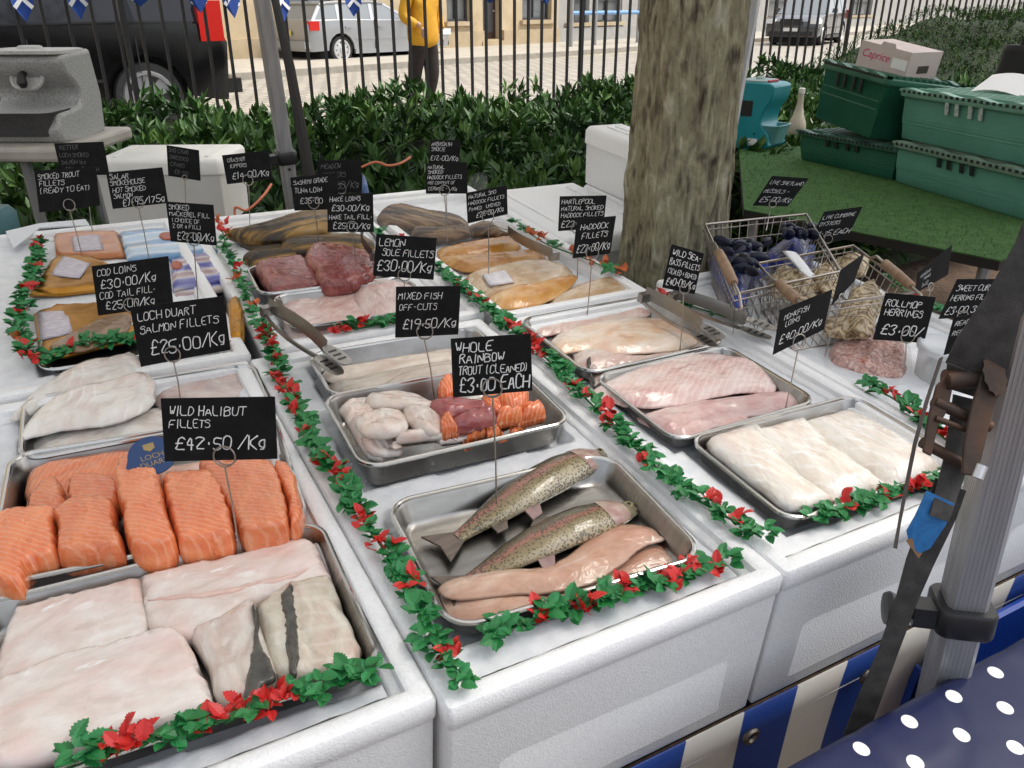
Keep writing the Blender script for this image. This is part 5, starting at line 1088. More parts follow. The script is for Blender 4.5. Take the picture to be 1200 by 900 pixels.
def card(label, quad, lines, base=None, ring=None, dep=None, yaw=0, faint=False, blank_ring=False, zb=1.0, weight=1.0, rr=None, back=False):
    """quad: photo corners TL TR BR BL; base: where the pin meets the food; yaw: change of depth per pixel"""
    rs = np.random.RandomState(abs(hash(label)) % 1000 if False else sum(map(ord, label)) % 997)
    cxp = sum(p[0] for p in quad) / 4; cyp = sum(p[1] for p in quad) / 4
    B = None
    if base is not None:
        B = t2w(T(*base, zb)); db = depth_of(B)
        if dep is None:
            hgt = abs(base[1] - (ring or (cxp, cyp))[1]) / F * db / .91; dep = db - .42 * hgt
    dq = lambda p: dep + yaw * (p[0] - cxp) - .35 * (cyp - p[1]) / F * dep * .8
    C = [D(*p, dq(p)) for p in quad]; TL, TR, BR, BL = C
    org = B if B is not None else (BL + BR) / 2 - np.array([0, 0, .03]); t = thing('price_card', label, 'price card', XM(org), 'black price cards')
    W_ = np.linalg.norm(TR - TL); H_ = np.linalg.norm(TL - BL); nrm = np.cross(TR - TL, BL - TL); nrm /= np.linalg.norm(nrm)
    cpos = np.array([0, 0, CZ]); 
    if nrm @ (cpos - TL) < 0: nrm = -nrm
    bd = bevel(MB().prism([TL, TR, BR, BL], -nrm * .0016).build('board', BLACKCARD, t, space=I4), .0004)
    V, Fc = writing(lines, 1.0, 1.0 * H_ / W_, rs, weight)
    hw = H_ / W_
    P3 = []
    for u, v in V:
        v = v / hw; a = BL * (1 - u) + BR * u; b = TL * (1 - u) + TR * u; P3.append(a * (1 - v) + b * v + nrm * .0007)
    if Fc: MB().add(P3, Fc).build('lettering', FAINT if faint else CHALK, t, space=I4)
    rp = ring or (cxp, quad[2][1])
    Rc = D(*rp, dq(rp)) + nrm * .0030
    rad = rr or max(.0105, .011); up = (TL - BL) / H_; ri = (TR - TL) / W_; ri = ri - up * (ri @ up); ri /= np.linalg.norm(ri)
    m = MB(); pts = [Rc + rad * (math.cos(a) * ri + math.sin(a) * up) for a in np.linspace(0, 2 * math.pi, 25)[:-1]]
    m.tube(pts, .0009, 6, closed=True); m.tube([p - nrm * .0055 for p in pts], .0009, 6, closed=True)
    foot = B if B is not None else Rc - up * .11
    s0 = Rc - up * rad
    m.tube([s0, s0 * .5 + foot * .5 + ri * .001, foot - np.array([0, 0, .015])], .0010, 6)
    m.build('wire_pin', WIRE, t, space=I4)
    return t
L3 = lambda *a: [(t, h, y, x) for t, h, y, x in a]
card('black card reading WILD HALIBUT FILLETS £42.50/Kg', [(188, 467), (322, 465), (325, 538), (193, 541)], L3(('WILD HALIBUT', .155, .26, .07), ('FILLETS', .14, .46, .06), ('£42.50 /Kg', .22, .80, .10)), (279, 636), (264, 534), zb=1.01, weight=1.1)
card('black card reading LOCH DUART SALMON FILLETS £25.00/Kg', [(152, 360), (262, 347), (270, 410), (165, 430)], L3(('LOCH DUART', .15, .25, .06), ('SALMON FILLETS', .15, .46, .06), ('£25.00/Kg', .26, .84, .14)), (211, 466), (203, 415), zb=.99)
card('black card reading COD LOINS £30.00/Kg COD TAIL FILL £25.00/Kg', [(107, 312), (197, 300), (203, 358), (115, 370)], L3(('COD LOINS', .14, .22, .06), ('£30.00/Kg', .20, .48, .09), ('COD TAIL FILL.', .14, .68, .06), ('£25.00/Kg', .18, .90, .12)), (160, 392), (154, 357))
card('black card reading SMOKED TROUT FILLETS (READY TO EAT)', [(40, 200), (112, 195), (117, 241), (46, 249)], L3(('SMOKED TROUT', .13, .22, .05), ('FILLETS', .13, .38, .06), ('(READY TO EAT)', .14, .56, .05)), (96, 298), (82, 240))
card('black card reading SALAR SMOKEHOUSE HOT SMOKED SALMON £7.95/175g', [(124, 202), (190, 196), (197, 238), (132, 245)], L3(('SALAR', .15, .20, .05), ('SMOKEHOUSE', .14, .38, .04), ('HOT SMOKED', .14, .56, .06), ('SALMON', .14, .73, .06), ('£7.95/175g', .2, .96, .20)), (174, 300), (162, 237))
card('black card with faint grey writing about smoked salmon packs, furthest left at the back', [(63, 168), (121, 166), (128, 205), (72, 206)], L3(('KETTER', .14, .2, .1), ('LOCH SMOKED', .13, .42, .06), ('SALMON 1kg', .13, .64, .06), ('£28-00 each', .15, .88, .12)), (107, 268), (100, 204), faint=True)
card('small black card with illegible faint writing before the yellowed white box', [(195, 170), (233, 176), (235, 212), (197, 206)], L3(('SMO CRAB', .13, .2, .06), ('DRESSED', .13, .42, .1), ('CRABS', .13, .64, .1), ('£8-00', .14, .88, .2)), (218, 262), (217, 208), faint=True, zb=.99, rr=.005)
card('black card reading SMOKED MACKEREL FILL £22.00/Kg', [(194, 236), (250, 240), (254, 288), (200, 283)], L3(('SMOKED', .13, .18, .05), ('MACKEREL FILL', .12, .34, .05), ('(CHOICE OF', .11, .49, .08), ('2 OR 4 FILL)', .11, .64, .08), ('£22.00/Kg', .2, .93, .16)), (231, 352), (227, 280))
card('black card reading KIPPERS £14.00/Kg beside the thin grey pole', [(260, 182), (315, 176), (319, 210), (266, 216)], L3(('CRASTER', .13, .25, .1), ('KIPPERS', .13, .46, .14), ('£14.00/Kg', .24, .84, .14)), (292, 268), (291, 211), zb=.99)
card('black card reading MEAFOOD KIPPERS, behind the tuna loin card', [(371, 188), (423, 187), (423, 225), (372, 228)], L3(('MEADOW', .15, .25, .1), ('KIPPERS', .15, .5, .14), ('£9.00/Kg', .22, .86, .14)), (403, 262), (400, 221), faint=True)
card('black card reading SASHIMI GRADE TUNA LOIN £35.00', [(340, 208), (395, 202), (398, 245), (345, 247)], L3(('SASHIMI GRADE', .13, .24, .05), ('TUNA LOIN', .15, .48, .06), ('£35.00', .18, .8, .15)), (374, 290), (368, 238))
card('black card reading HAKE LOINS £30.00/Kg HAKE TAIL FILL £25.00/Kg', [(383, 228), (437, 226), (438, 272), (384, 272)], L3(('HAKE LOINS', .13, .2, .06), ('£30.00/Kg', .17, .44, .10), ('HAKE TAIL FILL.', .13, .66, .04), ('£25.00/Kg', .17, .9, .12)), (417, 306), (413, 266), zb=1.02)
card('black card reading LEMON SOLE FILLETS £30.00/Kg', [(441, 274), (512, 279), (508, 328), (437, 323)], L3(('LEMON', .18, .27, .06), ('SOLE FILLETS', .17, .5, .12), ('£30.00/Kg', .27, .86, .06)), (475, 348), (474, 322), zb=1.02)
card('black card reading MIXED FISH OFF-CUTS £19.50/Kg', [(464, 336), (540, 335), (537, 392), (463, 396)], L3(('MIXED FISH', .14, .24, .04), ('OFF-CUTS', .13, .46, .06), ('£19.50/Kg', .2, .84, .12)), (510, 468), (498, 388), zb=1.01, faint=False)
card('black card reading WHOLE RAINBOW TROUT (CLEANED) £3.00 EACH', [(528, 397), (622, 391), (624, 458), (531, 466)], L3(('WHOLE', .17, .24, .06), ('RAINBOW', .16, .43, .10), ('TROUT (CLEANED)', .15, .62, .08), ('£3.00 EACH', .25, .92, .09)), (582, 598), (577, 454), zb=.985, weight=1.25)
card('black card reading ARBROATH SMOKIE £12.00/Kg, the highest of the cards', [(504, 164), (540, 164), (538, 196), (502, 194)], L3(('ARBROATH', .15, .22, .06), ('SMOKIE', .15, .42, .06), ('£12.00/Kg', .2, .78, .06)), (524, 258), (521, 196), zb=1.0, rr=.005)
card('black card reading NATURAL SMOKED HADDOCK FILLETS with five lines of text', [(499, 192), (547, 190), (548, 227), (499, 227)], L3(('NATURAL', .12, .18, .05), ('SMOKED', .12, .34, .05), ('HADDOCK FILLETS', .12, .51, .04), ('NOT CONTENT OF', .10, .68, .05), ('CERAMIC -  /Kg', .12, .88, .06)), (524, 278), (521, 223), weight=1.1)
card('black card reading NATURAL SMOKED HADDOCK UNDYED £25.00/Kg, tilted', [(546, 226), (594, 217), (595, 251), (548, 262)], L3(('NATURAL SMO', .13, .22, .06), ('HADDOCK FILLETS', .12, .42, .04), ('PINNED & UNDYED', .12, .62, .05), ('£25.00/Kg', .17, .88, .22)), (572, 316), (572, 254), faint=False, zb=1.01)
card('black card reading HARTLEPOOL NATURAL SMOKED HADDOCK FILLETS £23', [(656, 230), (711, 229), (707, 267), (654, 271)], L3(('HARTLEPOOL', .14, .22, .05), ('NATURAL SMOKED', .13, .42, .05), ('HADDOCK FILLETS', .13, .62, .05), ('£23.00', .19, .9, .06)), (677, 318), (676, 267), zb=1.0)
card('black card reading HADDOCK FILLETS £22.00/Kg, tilted right', [(676, 257), (722, 253), (715, 297), (671, 303)], L3(('HADDOCK', .15, .28, .12), ('FILLETS', .15, .52, .18), ('£22.00/Kg', .22, .88, .08)), (688, 366), (694, 296), zb=.995)
card('black card reading WILD SEA-BASS FILLETS (SCALED + BONED) £40.00/Kg', [(787, 286), (825, 297), (814, 345), (776, 337)], L3(('WILD SEA-', .15, .22, .08), ('BASS FILLETS', .15, .44, .06), ('(SCALED + BONED)', .13, .64, .05), ('£40.00/Kg', .18, .9, .08)), (797, 408), (802, 338), zb=1.0, weight=1.25, rr=.008)
card('black card reading MONKFISH LOINS £40.00/Kg, turned sideways', [(915, 363), (976, 339), (966, 386), (906, 416)], L3(('MONKFISH', .13, .27, .10), ('LOINS', .13, .45, .14), ('£40.00/Kg', .2, .80, .07)), (920, 477), (935, 400), zb=1.0, yaw=.0006)
card('narrow black card seen almost edge-on in front of the oysters', [(986, 316), (1013, 297), (1001, 330), (975, 358)], [], (968, 408), (984, 349), zb=1.0, yaw=.0015, rr=.007)
card('black card reading LIVE SHETLAND MUSSELS £5.00/Kg, leaning back', [(905, 206), (948, 209), (923, 242), (882, 241)], L3(('LIVE SHETLAND', .13, .27, .06), ('MUSSELS -', .13, .55, .06), ('£5.00/Kg', .18, .86, .10)), (899, 262), (905, 239), dep=1.83, zb=1.1, rr=.008)
card('black card reading LIVE CUMBRAE OYSTERS £1.25 EACH', [(966, 248), (1011, 242), (992, 281), (947, 287)], L3(('LIVE CUMBRAE', .12, .25, .05), ('OYSTERS', .12, .45, .05), ('£1.25 EACH', .16, .78, .04)), (962, 306), (970, 280), dep=1.72, zb=1.1, rr=.009)
card('dark card reading NORWEGIAN PRAWNS £4.00, steeply slanted', [(1076, 320), (1116, 287), (1111, 322), (1073, 344)], L3(('NORWEGIAN', .13, .35, .08), ('PRAWNS', .13, .56, .2), ('£4.00', .16, .85, .16)), (1083, 372), (1089, 336), dep=1.45, yaw=.001, zb=1.0, rr=.007)
card('black card reading ROLLMOP HERRINGS £3.00', [(1038, 343), (1097, 348), (1083, 402), (1023, 398)], L3(('ROLLMOP', .15, .26, .06), ('HERRINGS', .15, .46, .08), ('£3.00/', .22, .86, .10)), (1060, 435), (1063, 394), zb=.985, weight=1.25)
card('black card reading SWEET CURED HERRING FILLET £3.00 300g', [(1122, 327), (1173, 327), (1160, 369), (1100, 374)], L3(('SWEET CURED', .16, .3, .08), ('HERRING FILLET', .15, .55, .06), ('£3.00 300g', .2, .9, .06)), (1125, 415), (1127, 370), zb=1.0, dep=1.22, rr=.008)
card('black card reading READY TO EAT, half hidden by the strap', [(1118, 372), (1172, 362), (1158, 408), (1106, 416)], L3(('READY TO EAT', .14, .25, .06), ('RECIPES 4/10', .13, .5, .06)), (1118, 440), (1126, 412), zb=.99, dep=1.13, rr=.008)
# ------------------------------------------------------------------ garlands
GRN = [mat('plastic leaf', (.013, .155, .035), .45, c2=(.02, .20, .048), scale=60), mat('plastic leaf light', (.03, .25, .075), .45, c2=(.02, .19, .05), scale=60)]
RED_ = mat('plastic flower', (.58, .02, .018), .38, c2=(.60, .03, .022), scale=40); ORG = mat('faded flower', (.55, .14, .025), .45, c2=(.5, .09, .03), scale=30)
def leaf_geo(m, base, d, n, L_, W_, rs, mi=0):
    """toothed leaf folded along its vein"""
    d = d / np.linalg.norm(d); s = np.cross(n, d); s /= np.linalg.norm(s); n = np.cross(d, s)
    K = 13; v = []; f = []; cv = rs.uniform(.1, .35)
    for k in range(K):
        u = k / (K - 1); w_ = W_ * .5 * (math.sin(math.pi * min(1, u * .9 + .12)) ** .75) * (1.0 if k % 2 == 0 else .74)
        if k == K - 1: w_ = W_ * .03
        c = base + d * L_ * u - n * (cv * L_ * u * u * .5); e = n * w_ * .35
        v += [c + s * w_ + e, c, c - s * w_ + e]
    for k in range(K - 1):
        a = 3 * k; f += [(a, a + 1, a + 4, a + 3), (a + 1, a + 2, a + 5, a + 4)]
    m.add(v, f, False, mi)
def sprig_mesh(seed, flower=False):
    rs = np.random.RandomState(seed); m = MB(); n = 7 if flower else 12
    for k in range(n):
        a = 2 * math.pi * k / n + rs.uniform(-.4, .4); el = rs.uniform(.25, 1.1) if flower else rs.uniform(-.05, .55)
        d = np.array([math.cos(a) * math.cos(el), math.sin(a) * math.cos(el), math.sin(el)]); up = np.array([-math.cos(a) * math.sin(el), -math.sin(a) * math.sin(el), math.cos(el)]) + rs.normal(0, .25, 3)
        L_ = rs.uniform(.013, .018) if flower else rs.uniform(.011, .019)
        leaf_geo(m, np.array([rs.uniform(-.009, .009), rs.uniform(-.009, .009), rs.uniform(.001, .009)]), d, up, L_, L_ * rs.uniform(.62, .9), rs, 0 if flower else int(rs.rand() < .35))
    return m
SPR = []; FLO = []; FLOO = []
for k in range(5):
    o = sprig_mesh(20 + k).build('leaf_sprig', GRN); SPR.append(o.data); bpy.data.objects.remove(o)
for k in range(4):
    o = sprig_mesh(60 + k, True).build('flower', RED_); FLO.append(o.data); bpy.data.objects.remove(o)
    o = sprig_mesh(60 + k, True).build('flower', ORG); FLOO.append(o.data); bpy.data.objects.remove(o)
def garland(label, px, z=1.0, step=.0118, scale=.95, orange=0, seed=1, spread=.006, zs=None):
    rs = np.random.RandomState(seed); zs = zs or [z] * len(px); P = np.array([T(x, y, zz) for (x, y), zz in zip(px, zs)]); sl = np.r_[0, np.cumsum(np.linalg.norm(np.diff(P, axis=0), axis=1))]
    t = thing('leaf_garland', label, 'garland', TM(tuple(P[0])), 'plastic leaf garlands')
    n = max(2, int(sl[-1] / step)); run = 0
    cord = []
    for k in range(n + 1):
        s = sl[-1] * k / n; p = np.array([np.interp(s, sl, P[:, i]) for i in range(3)]); cord.append(p + [0, 0, .003])
        fl = rs.rand() < .2 or k % 9 == 4
        q = p + [rs.uniform(-spread, spread), rs.uniform(-spread, spread), rs.uniform(0, .006)]
        Mw = MT @ Matrix.Translation(q) @ Matrix.Rotation(rs.uniform(0, 6.28), 4, 'Z') @ Matrix.Rotation(rs.uniform(-.4, .4), 4, 'X') @ Matrix.Scale(scale * rs.uniform(.85, 1.12), 4)
        if fl: place('flower', (FLOO if rs.rand() < orange else FLO)[rs.randint(4)], t, Mw)
        else: place('leaf_sprig', SPR[rs.randint(5)], t, Mw)
    MB().tube(cord, .0015, 5).build('stem', GRN[0], t, space=MT)
    return t
garland('leaf garland along the seam left of the trout tray, ending at the front corner', [(302, 380), (325, 430), (345, 478), (372, 528), (402, 575), (440, 632), (478, 690), (515, 760), (540, 800)], 1.004, seed=2)
garland('leaf garland along the seam between trout and sea bass, ending at the front', [(525, 325), (562, 358), (600, 388), (640, 422), (700, 483), (760, 543), (820, 590), (892, 632)], 1.004, seed=3)
garland('leaf garland on the front rim before the halibut', [(92, 892), (190, 868), (265, 846), (335, 820), (425, 792)], 1.006, seed=4)
garland('leaf garland on the front rim before the trout fillets', [(575, 745), (640, 728), (720, 700), (780, 683), (845, 664)], .99, seed=5)
garland('leaf garland on the front rim before the white loins, ending under the strap', [(958, 612), (1010, 592), (1065, 575), (1120, 562), (1140, 556)], .992, seed=6)
garland('short leaf garland behind the sea bass tongs by the trunk', [(768, 350), (800, 357), (840, 370), (866, 379)], 1.0, seed=7, step=.024)
garland('leaf garland right of the white loins below the tubs', [(1018, 455), (1045, 468), (1075, 490), (1105, 515), (1140, 540)], 1.0, seed=8)
garland('leaf garland down the left side of the foil packs', [(50, 285), (42, 322), (26, 360), (24, 392), (40, 425)], 1.0, seed=9, orange=.1)
garland('leaf garland in front of the foil packs', [(55, 428), (95, 408), (145, 402), (200, 405), (265, 412)], .99, seed=10)
garland('leaf garland between the foil packs and the smoked mackerel', [(258, 262), (268, 300), (282, 335), (300, 368)], 1.0, seed=11, orange=.5, step=.026)
garland('short leaf garland in front of the lemon sole', [(395, 390), (425, 385), (452, 381), (470, 378)], 1.0, seed=12)
garland('leaf garland with orange flowers between smoked haddock and closed white box', [(606, 265), (640, 288), (690, 306), (728, 324)], 1.0, seed=13, orange=.9, step=.028)
garland('short leaf garland behind the oyster basket', [(1040, 327), (1062, 348), (1092, 362), (1118, 372)], 1.0, seed=14, orange=.4, step=.028)
garland('leaf garland left of the yellow smoked fillets', [(440, 272), (470, 285), (500, 305), (520, 320)], 1.0, seed=15, orange=.3, step=.028)
# ------------------------------------------------------------------ badge, packs
def font_mesh(txt, size, shear=0):
    c = bpy.data.curves.new('txt', 'FONT'); c.body = txt; c.size = size; c.align_x = 'CENTER'; c.align_y = 'CENTER'; c.shear = shear
    o = bpy.data.objects.new('txt', c); COL.objects.link(o); dg = bpy.context.evaluated_depsgraph_get(); me = bpy.data.meshes.new_from_object(o.evaluated_get(dg)); bpy.data.objects.remove(o); return me
def text_part(name, txt, size, m, parent, Mw, shear=0):
    me = font_mesh(txt, size, shear); me.materials.clear(); me.materials.append(m); me.name = name; return place(name, me, parent, Mw)
BADGE = mat('badge blue', (.012, .05, .16), .35); GOLDL = mat('badge gold lettering', (.36, .26, .10), .5)
bc = T(178, 534, 1.042); Mb = TM(tuple(bc), 0) @ Matrix.Rotation(math.radians(28), 4, 'X') @ Matrix.Rotation(.1, 4, 'Z')
bt = thing('round_badge', 'round blue badge with gold lettering standing between the salmon pieces', 'badge', Mb)
BW = MB().lathe([(.0255, -.0012), (.026, 0), (.0255, .0012)], (0, 0, 0), 36).build('disc', BADGE, bt)
MB().prism([(-.03, -.006, -.001), (-.024, -.012, -.001), (-.02, .004, -.001), (-.026, .002, -.001)], (0, 0, .002)).build('tab', BADGE, bt)
text_part('lettering', 'LOCH', .0095, GOLDL, bt, Mb @ Matrix.Translation((0, -.002, .0016))); text_part('lettering', 'DUART', .0095, GOLDL, bt, Mb @ Matrix.Translation((0, -.011, .0016)))
MB().prism([(-.006, .016, .0013), (.006, .016, .0013), (.006, .009, .0013), (0, .005, .0013), (-.006, .009, .0013)], (0, 0, .0006)).build('crest', GOLDL, bt)
GOLD = mat('gold foil', (.46, .21, .03), .3, .85, c2=(.55, .28, .06), scale=30, bump=.6, bscale=16, bdist=.006); GOLDO = mat('orange pack', (.42, .13, .03), .3, .1, c2=(.55, .22, .06), scale=18, coat=.5)
PAPER = mat('pack label', (.68, .64, .66), .6, c2=(.45, .40, .46), scale=90, stretch=(1, 6, 1)); 
def band(name, stops, sc, rough=.25):
    m = bpy.data.materials.new(name); m.use_nodes = True; nt = m.node_tree; N = nt.nodes; L = nt.links; b = N['Principled BSDF']
    tc = N.new('ShaderNodeTexCoord'); n = N.new('ShaderNodeTexWave'); n.bands_direction = 'Y'; n.inputs['Scale'].default_value = sc; n.inputs['Distortion'].default_value = 2.2; n.inputs['Detail'].default_value = 2
    L.new(tc.outputs['Object'], n.inputs['Vector']); r = _ramp(nt, stops); L.new(n.outputs['Fac'], r.inputs[0]); L.new(r.outputs[0], b.inputs['Base Color']); b.inputs['Roughness'].default_value = rough; b.inputs['Coat Weight'].default_value = .6; return m
BLUEP = band('blue white pack', [(.1, (.16, .32, .52)), (.5, (.66, .72, .76)), (.9, (.40, .55, .68))], 4); PURP = band('purple pack', [(.1, (.10, .10, .34)), (.45, (.32, .32, .55)), (.7, (.62, .54, .46)), (.95, (.40, .28, .30))], 5)
Q2 = lambda *p: cr(0, 150, 4.286, *p)
G = 'packs of smoked fish'
def pack(label, px, z0, th, m, lab=None, disc=None, seed=0):
    o = slab('fish_pack', label, 'pack', px, z0, th, m, G, R=.006, undul=.3, crease=.1, per=1, n=300, rz=0)
    if lab: slab('label', None, None, lab, z0 + th * .96, .0028, PAPER, parent=o, per=1, flat=1, n=40, R=.002, zt=.2)
    if disc: slab('round_window', None, None, [(disc[0] + disc[2] * math.cos(a), disc[1] + disc[3] * math.sin(a)) for a in np.linspace(0, 6.283, 15)[:-1]], z0 + th * .95, .0028, mat('pack window', (.38, .07, .025), .3), parent=o, per=1, flat=1, n=40, R=.002, zt=.2)
    return o
pack('orange and gold smoked trout pack with a white label at the back', Q2((265, 515), (420, 520), (590, 518), (630, 640), (450, 650), (280, 640)), .985, .012, GOLDO, Q2((358, 545), (505, 535), (522, 610), (368, 622)))
pack('crumpled gold foil pack with a tilted white label in the middle', Q2((250, 660), (330, 640), (470, 650), (600, 700), (590, 800), (470, 810), (300, 830), (140, 830), (190, 760)), .985, .016, GOLD, Q2((315, 640), (455, 682), (400, 755), (250, 740)))
pack('gold foil pack of dark smoked fish with a printed label at the front', cr(0, 300, 3, (115, 200), (200, 170), (340, 165), (470, 190), (480, 290), (350, 320), (230, 350), (140, 355)), .980, .014, GOLD, cr(0, 300, 3, (130, 195), (240, 190), (258, 270), (140, 297)))
k = slab('smoked_fish', 'brown smoked fish fillet showing on the front gold pack', 'fish', cr(0, 300, 3, (170, 320), (260, 265), (360, 215), (455, 205), (450, 260), (380, 300), (270, 335)), .991, .010, mat('brown smoked flesh', (.20, .11, .05), .3, c2=(.30, .18, .09), scale=16, coat=.5), G)
pack('white and pale blue smoked salmon pack with a round red window', Q2((590, 525), (700, 512), (840, 505), (980, 560), (1095, 600), (1090, 620), (880, 645), (640, 660)), .985, .014, BLUEP, disc=(196, 277, 10, 4.5))
pack('purple and cream pack with a round red window under the blue one', Q2((850, 660), (960, 640), (1080, 625), (1170, 750), (1020, 780), (870, 810)), .985, .014, PURP, disc=(207, 311, 7, 5))
pack('second purple pack lowest of its pile', Q2((850, 780), (1000, 770), (1165, 765), (1172, 800), (1010, 835), (870, 855)), .976, .012, PURP)
pack('gold foil pack corner right of the salmon card', cr(0, 300, 3, (795, 160), (845, 140), (862, 200), (858, 285), (805, 292)), .985, .024, GOLD)
_p = [T(x, y, .999) for x, y in Q2((30, 525), (200, 485), (430, 464), (450, 492), (200, 506), (70, 610))]
tag(MB().prism(_p, (0, 0, .003)).build('white_sheet', mat('white plastic', (.66, .69, .72), .35), M=TM(tuple(_p[0])), space=MT), 'loose white plastic sheet behind the foil packs', 'sheet')
# ------------------------------------------------------------------ shellfish: baskets, mussels, oysters, tubs
GRIP = mat('wooden grip', (.22, .13, .075), .5, c2=(.30, .19, .11), scale=20, stretch=(1, 6, 1))
def basket(label, top, zt, zb, grips, inset=.03):
    P = [T(x, y, zt) for x, y in top]; c = sum(P) / 4; t = thing('wire_basket', label, 'basket', TM((c[0], c[1], zb)), 'wire baskets')
    lo = [np.array([*(c[:2] + (p[:2] - c[:2]) * (1 - inset * 6)), zb]) for p in P]
    m = MB(); m.tube(P, .0028, 8, closed=True); m.build('rim', WIRE, t, space=MT); m.v = []; m = MB(); m.tube([p + np.array([0, 0, -.012]) for p in P], .0016, 6, closed=True)
    m.tube(lo, .0018, 6, closed=True)
    for i in range(4):
        a, b, la, lb = P[i], P[(i + 1) % 4], lo[i], lo[(i + 1) % 4]; n = int(np.linalg.norm(a - b) / .022)
        for k in range(n + 1): u = k / n; m.tube([a * (1 - u) + b * u, la * (1 - u) + lb * u], .0008, 5)
        for h in (.35, .7): m.tube([a * (1 - h) + la * h, b * (1 - h) + lb * h], .0009, 5)
    n = int(np.linalg.norm(lo[0] - lo[1]) / .018)
    for k in range(n + 1): u = k / n; m.tube([lo[0] * (1 - u) + lo[1] * u, lo[3] * (1 - u) + lo[2] * u], .0009, 5)
    m.build('wire_mesh', WIRE, t, space=MT)
    for a, b in grips:
        A_, B_ = T(*a, zt + .012), T(*b, zt + .012); d = (B_ - A_)
        g = MB(); g.tube([A_ + d * u for u in (0, .04, .5, .96, 1)], [.006, .0085, .0095, .0085, .006], 14); g.build('handle_grip', GRIP, t, space=MT)
        h = MB(); h.tube([A_ - d * .5 + [0, 0, -.012], A_ - d * .3, A_, B_, B_ + d * .3, B_ + d * .5 + [0, 0, -.012]], .0028, 8); h.build('handle_wire', WIRE, t, space=MT)
    return t
basket('wire basket with wooden grip holding the blue net bags of mussels', [(862, 345), (985, 318), (945, 251), (826, 263)], 1.085, .985, [((842, 295), (860, 332))])
basket('wire basket with two wooden grips holding the oysters', [(935, 362), (1072, 342), (1000, 288), (888, 309)], 1.075, .985, [((912, 332), (934, 352)), ((1036, 308), (1068, 336))])
NET = mat('blue net bag', (.003, .005, .03), .4, c2=(.012, .05, .42), scale=14, bump=.8, bscale=120, btype='VORONOI', bdist=.003, coat=.4); MUSS = mat('mussel shell', (.003, .004, .010), .35, c2=(.008, .012, .04), scale=18, coat=.05, spec=.3)
def lump(name, label, cat, px, z0, th, m, group=None, und=.8): return slab(name, label, cat, px, z0, th, m, group, R=th * 1.1, undul=und, rough=.3, n=700)
nb = lump('net_bag', 'blue net bag of mussels filling the left of the mussel basket', 'bag', cr(820, 190, 6, (100, 540), (170, 470), (280, 430), (400, 480), (520, 560), (500, 630), (420, 660), (380, 800), (280, 860), (180, 700), (120, 620)), 1.0, .095, NET, 'bags of mussels')
nb2 = lump('net_bag', 'blue net bag of mussels at the right back of the mussel basket', 'bag', cr(820, 190, 6, (500, 500), (560, 450), (700, 430), (830, 440), (840, 520), (780, 600), (640, 600), (540, 560)), 1.0, .095, NET, 'bags of mussels')
rs = np.random.RandomState(4)
def mussels(parent, px, z, n):
    for k in range(n):
        u = rs.rand(2); q = px[0] * (1 - u[0]) * (1 - u[1]) + px[1] * u[0] * (1 - u[1]) + px[2] * u[0] * u[1] + px[3] * (1 - u[0]) * u[1]
        c = T(q[0], q[1], z); m = MB(); L_ = rs.uniform(.034, .044); pr = [(0.0003, -.5), (.13, -.42), (.22, -.2), (.24, .05), (.18, .32), (.09, .46), (.0003, .5)]
        m.lathe([(r * L_ * 1.15, zz * L_) for r, zz in pr], (0, 0, 0), 14)
        Mw = MT @ Matrix.Translation((c[0], c[1], z + rs.uniform(0, .008))) @ Matrix.Rotation(rs.uniform(0, 6.3), 4, 'Z') @ Matrix.Rotation(math.pi / 2 + rs.uniform(-.4, .4), 4, 'X') @ Matrix.Scale(.6, 4, Vector((1, 0, 0)))
        m.build('mussel', MUSS, parent, space=Mw)
mussels(nb, [np.array(p) for p in cr(820, 190, 6, (120, 560), (480, 570), (380, 800), (230, 720))], 1.070, 26); mussels(nb2, [np.array(p) for p in cr(820, 190, 6, (560, 470), (800, 450), (780, 560), (600, 570))], 1.074, 14)
tagm = mat('white tag', (.75, .75, .76), .5)
slab('paper_tag', 'white printed tag tied to the blue mussel net', 'tag', cr(820, 190, 6, (580, 620), (680, 630), (810, 790), (780, 820), (700, 760)), 1.085, .002, tagm, per=1, flat=1, n=40, R=.001)
OY = mat('oyster shell', (.20, .13, .06), .5, ramp=[(.30, (.045, .028, .014)), (.42, (.25, .165, .075)), (.52, (.46, .34, .18)), (.62, (.60, .48, .30)), (.75, (.74, .68, .56))], scale=34, stretch=(1, 2.6, 1), detail=8, dist=1.5, bump=.9, bscale=50, bstretch=(1, 2, 1), bdist=.006, c2=(.5, .4, .2))
_n = OY.node_tree; _w = _n.nodes.new('ShaderNodeTexWave'); _w.wave_type = 'RINGS'; _w.rings_direction = 'SPHERICAL'; _w.inputs['Scale'].default_value = 34; _w.inputs['Distortion'].default_value = 9; _w.inputs['Detail'].default_value = 4; _w.inputs['Detail Scale'].default_value = 1.4
_t = _n.nodes.new('ShaderNodeTexCoord'); _n.links.new(_t.outputs['Object'], _w.inputs['Vector']); _r = _ramp(_n, [(.1, (.09, .055, .028)), (.35, (.40, .26, .12)), (.6, (.60, .44, .25)), (.9, (.76, .66, .48))]); _n.links.new(_w.outputs['Fac'], _r.inputs[0])
_b = _n.nodes['Principled BSDF']; _l = _b.inputs['Base Color'].links[0].from_socket; _m = _n.nodes.new('ShaderNodeMixRGB'); _m.inputs[0].default_value = .55; _n.links.new(_l, _m.inputs[1]); _n.links.new(_r.outputs[0], _m.inputs[2]); _n.links.new(_m.outputs[0], _b.inputs['Base Color'])
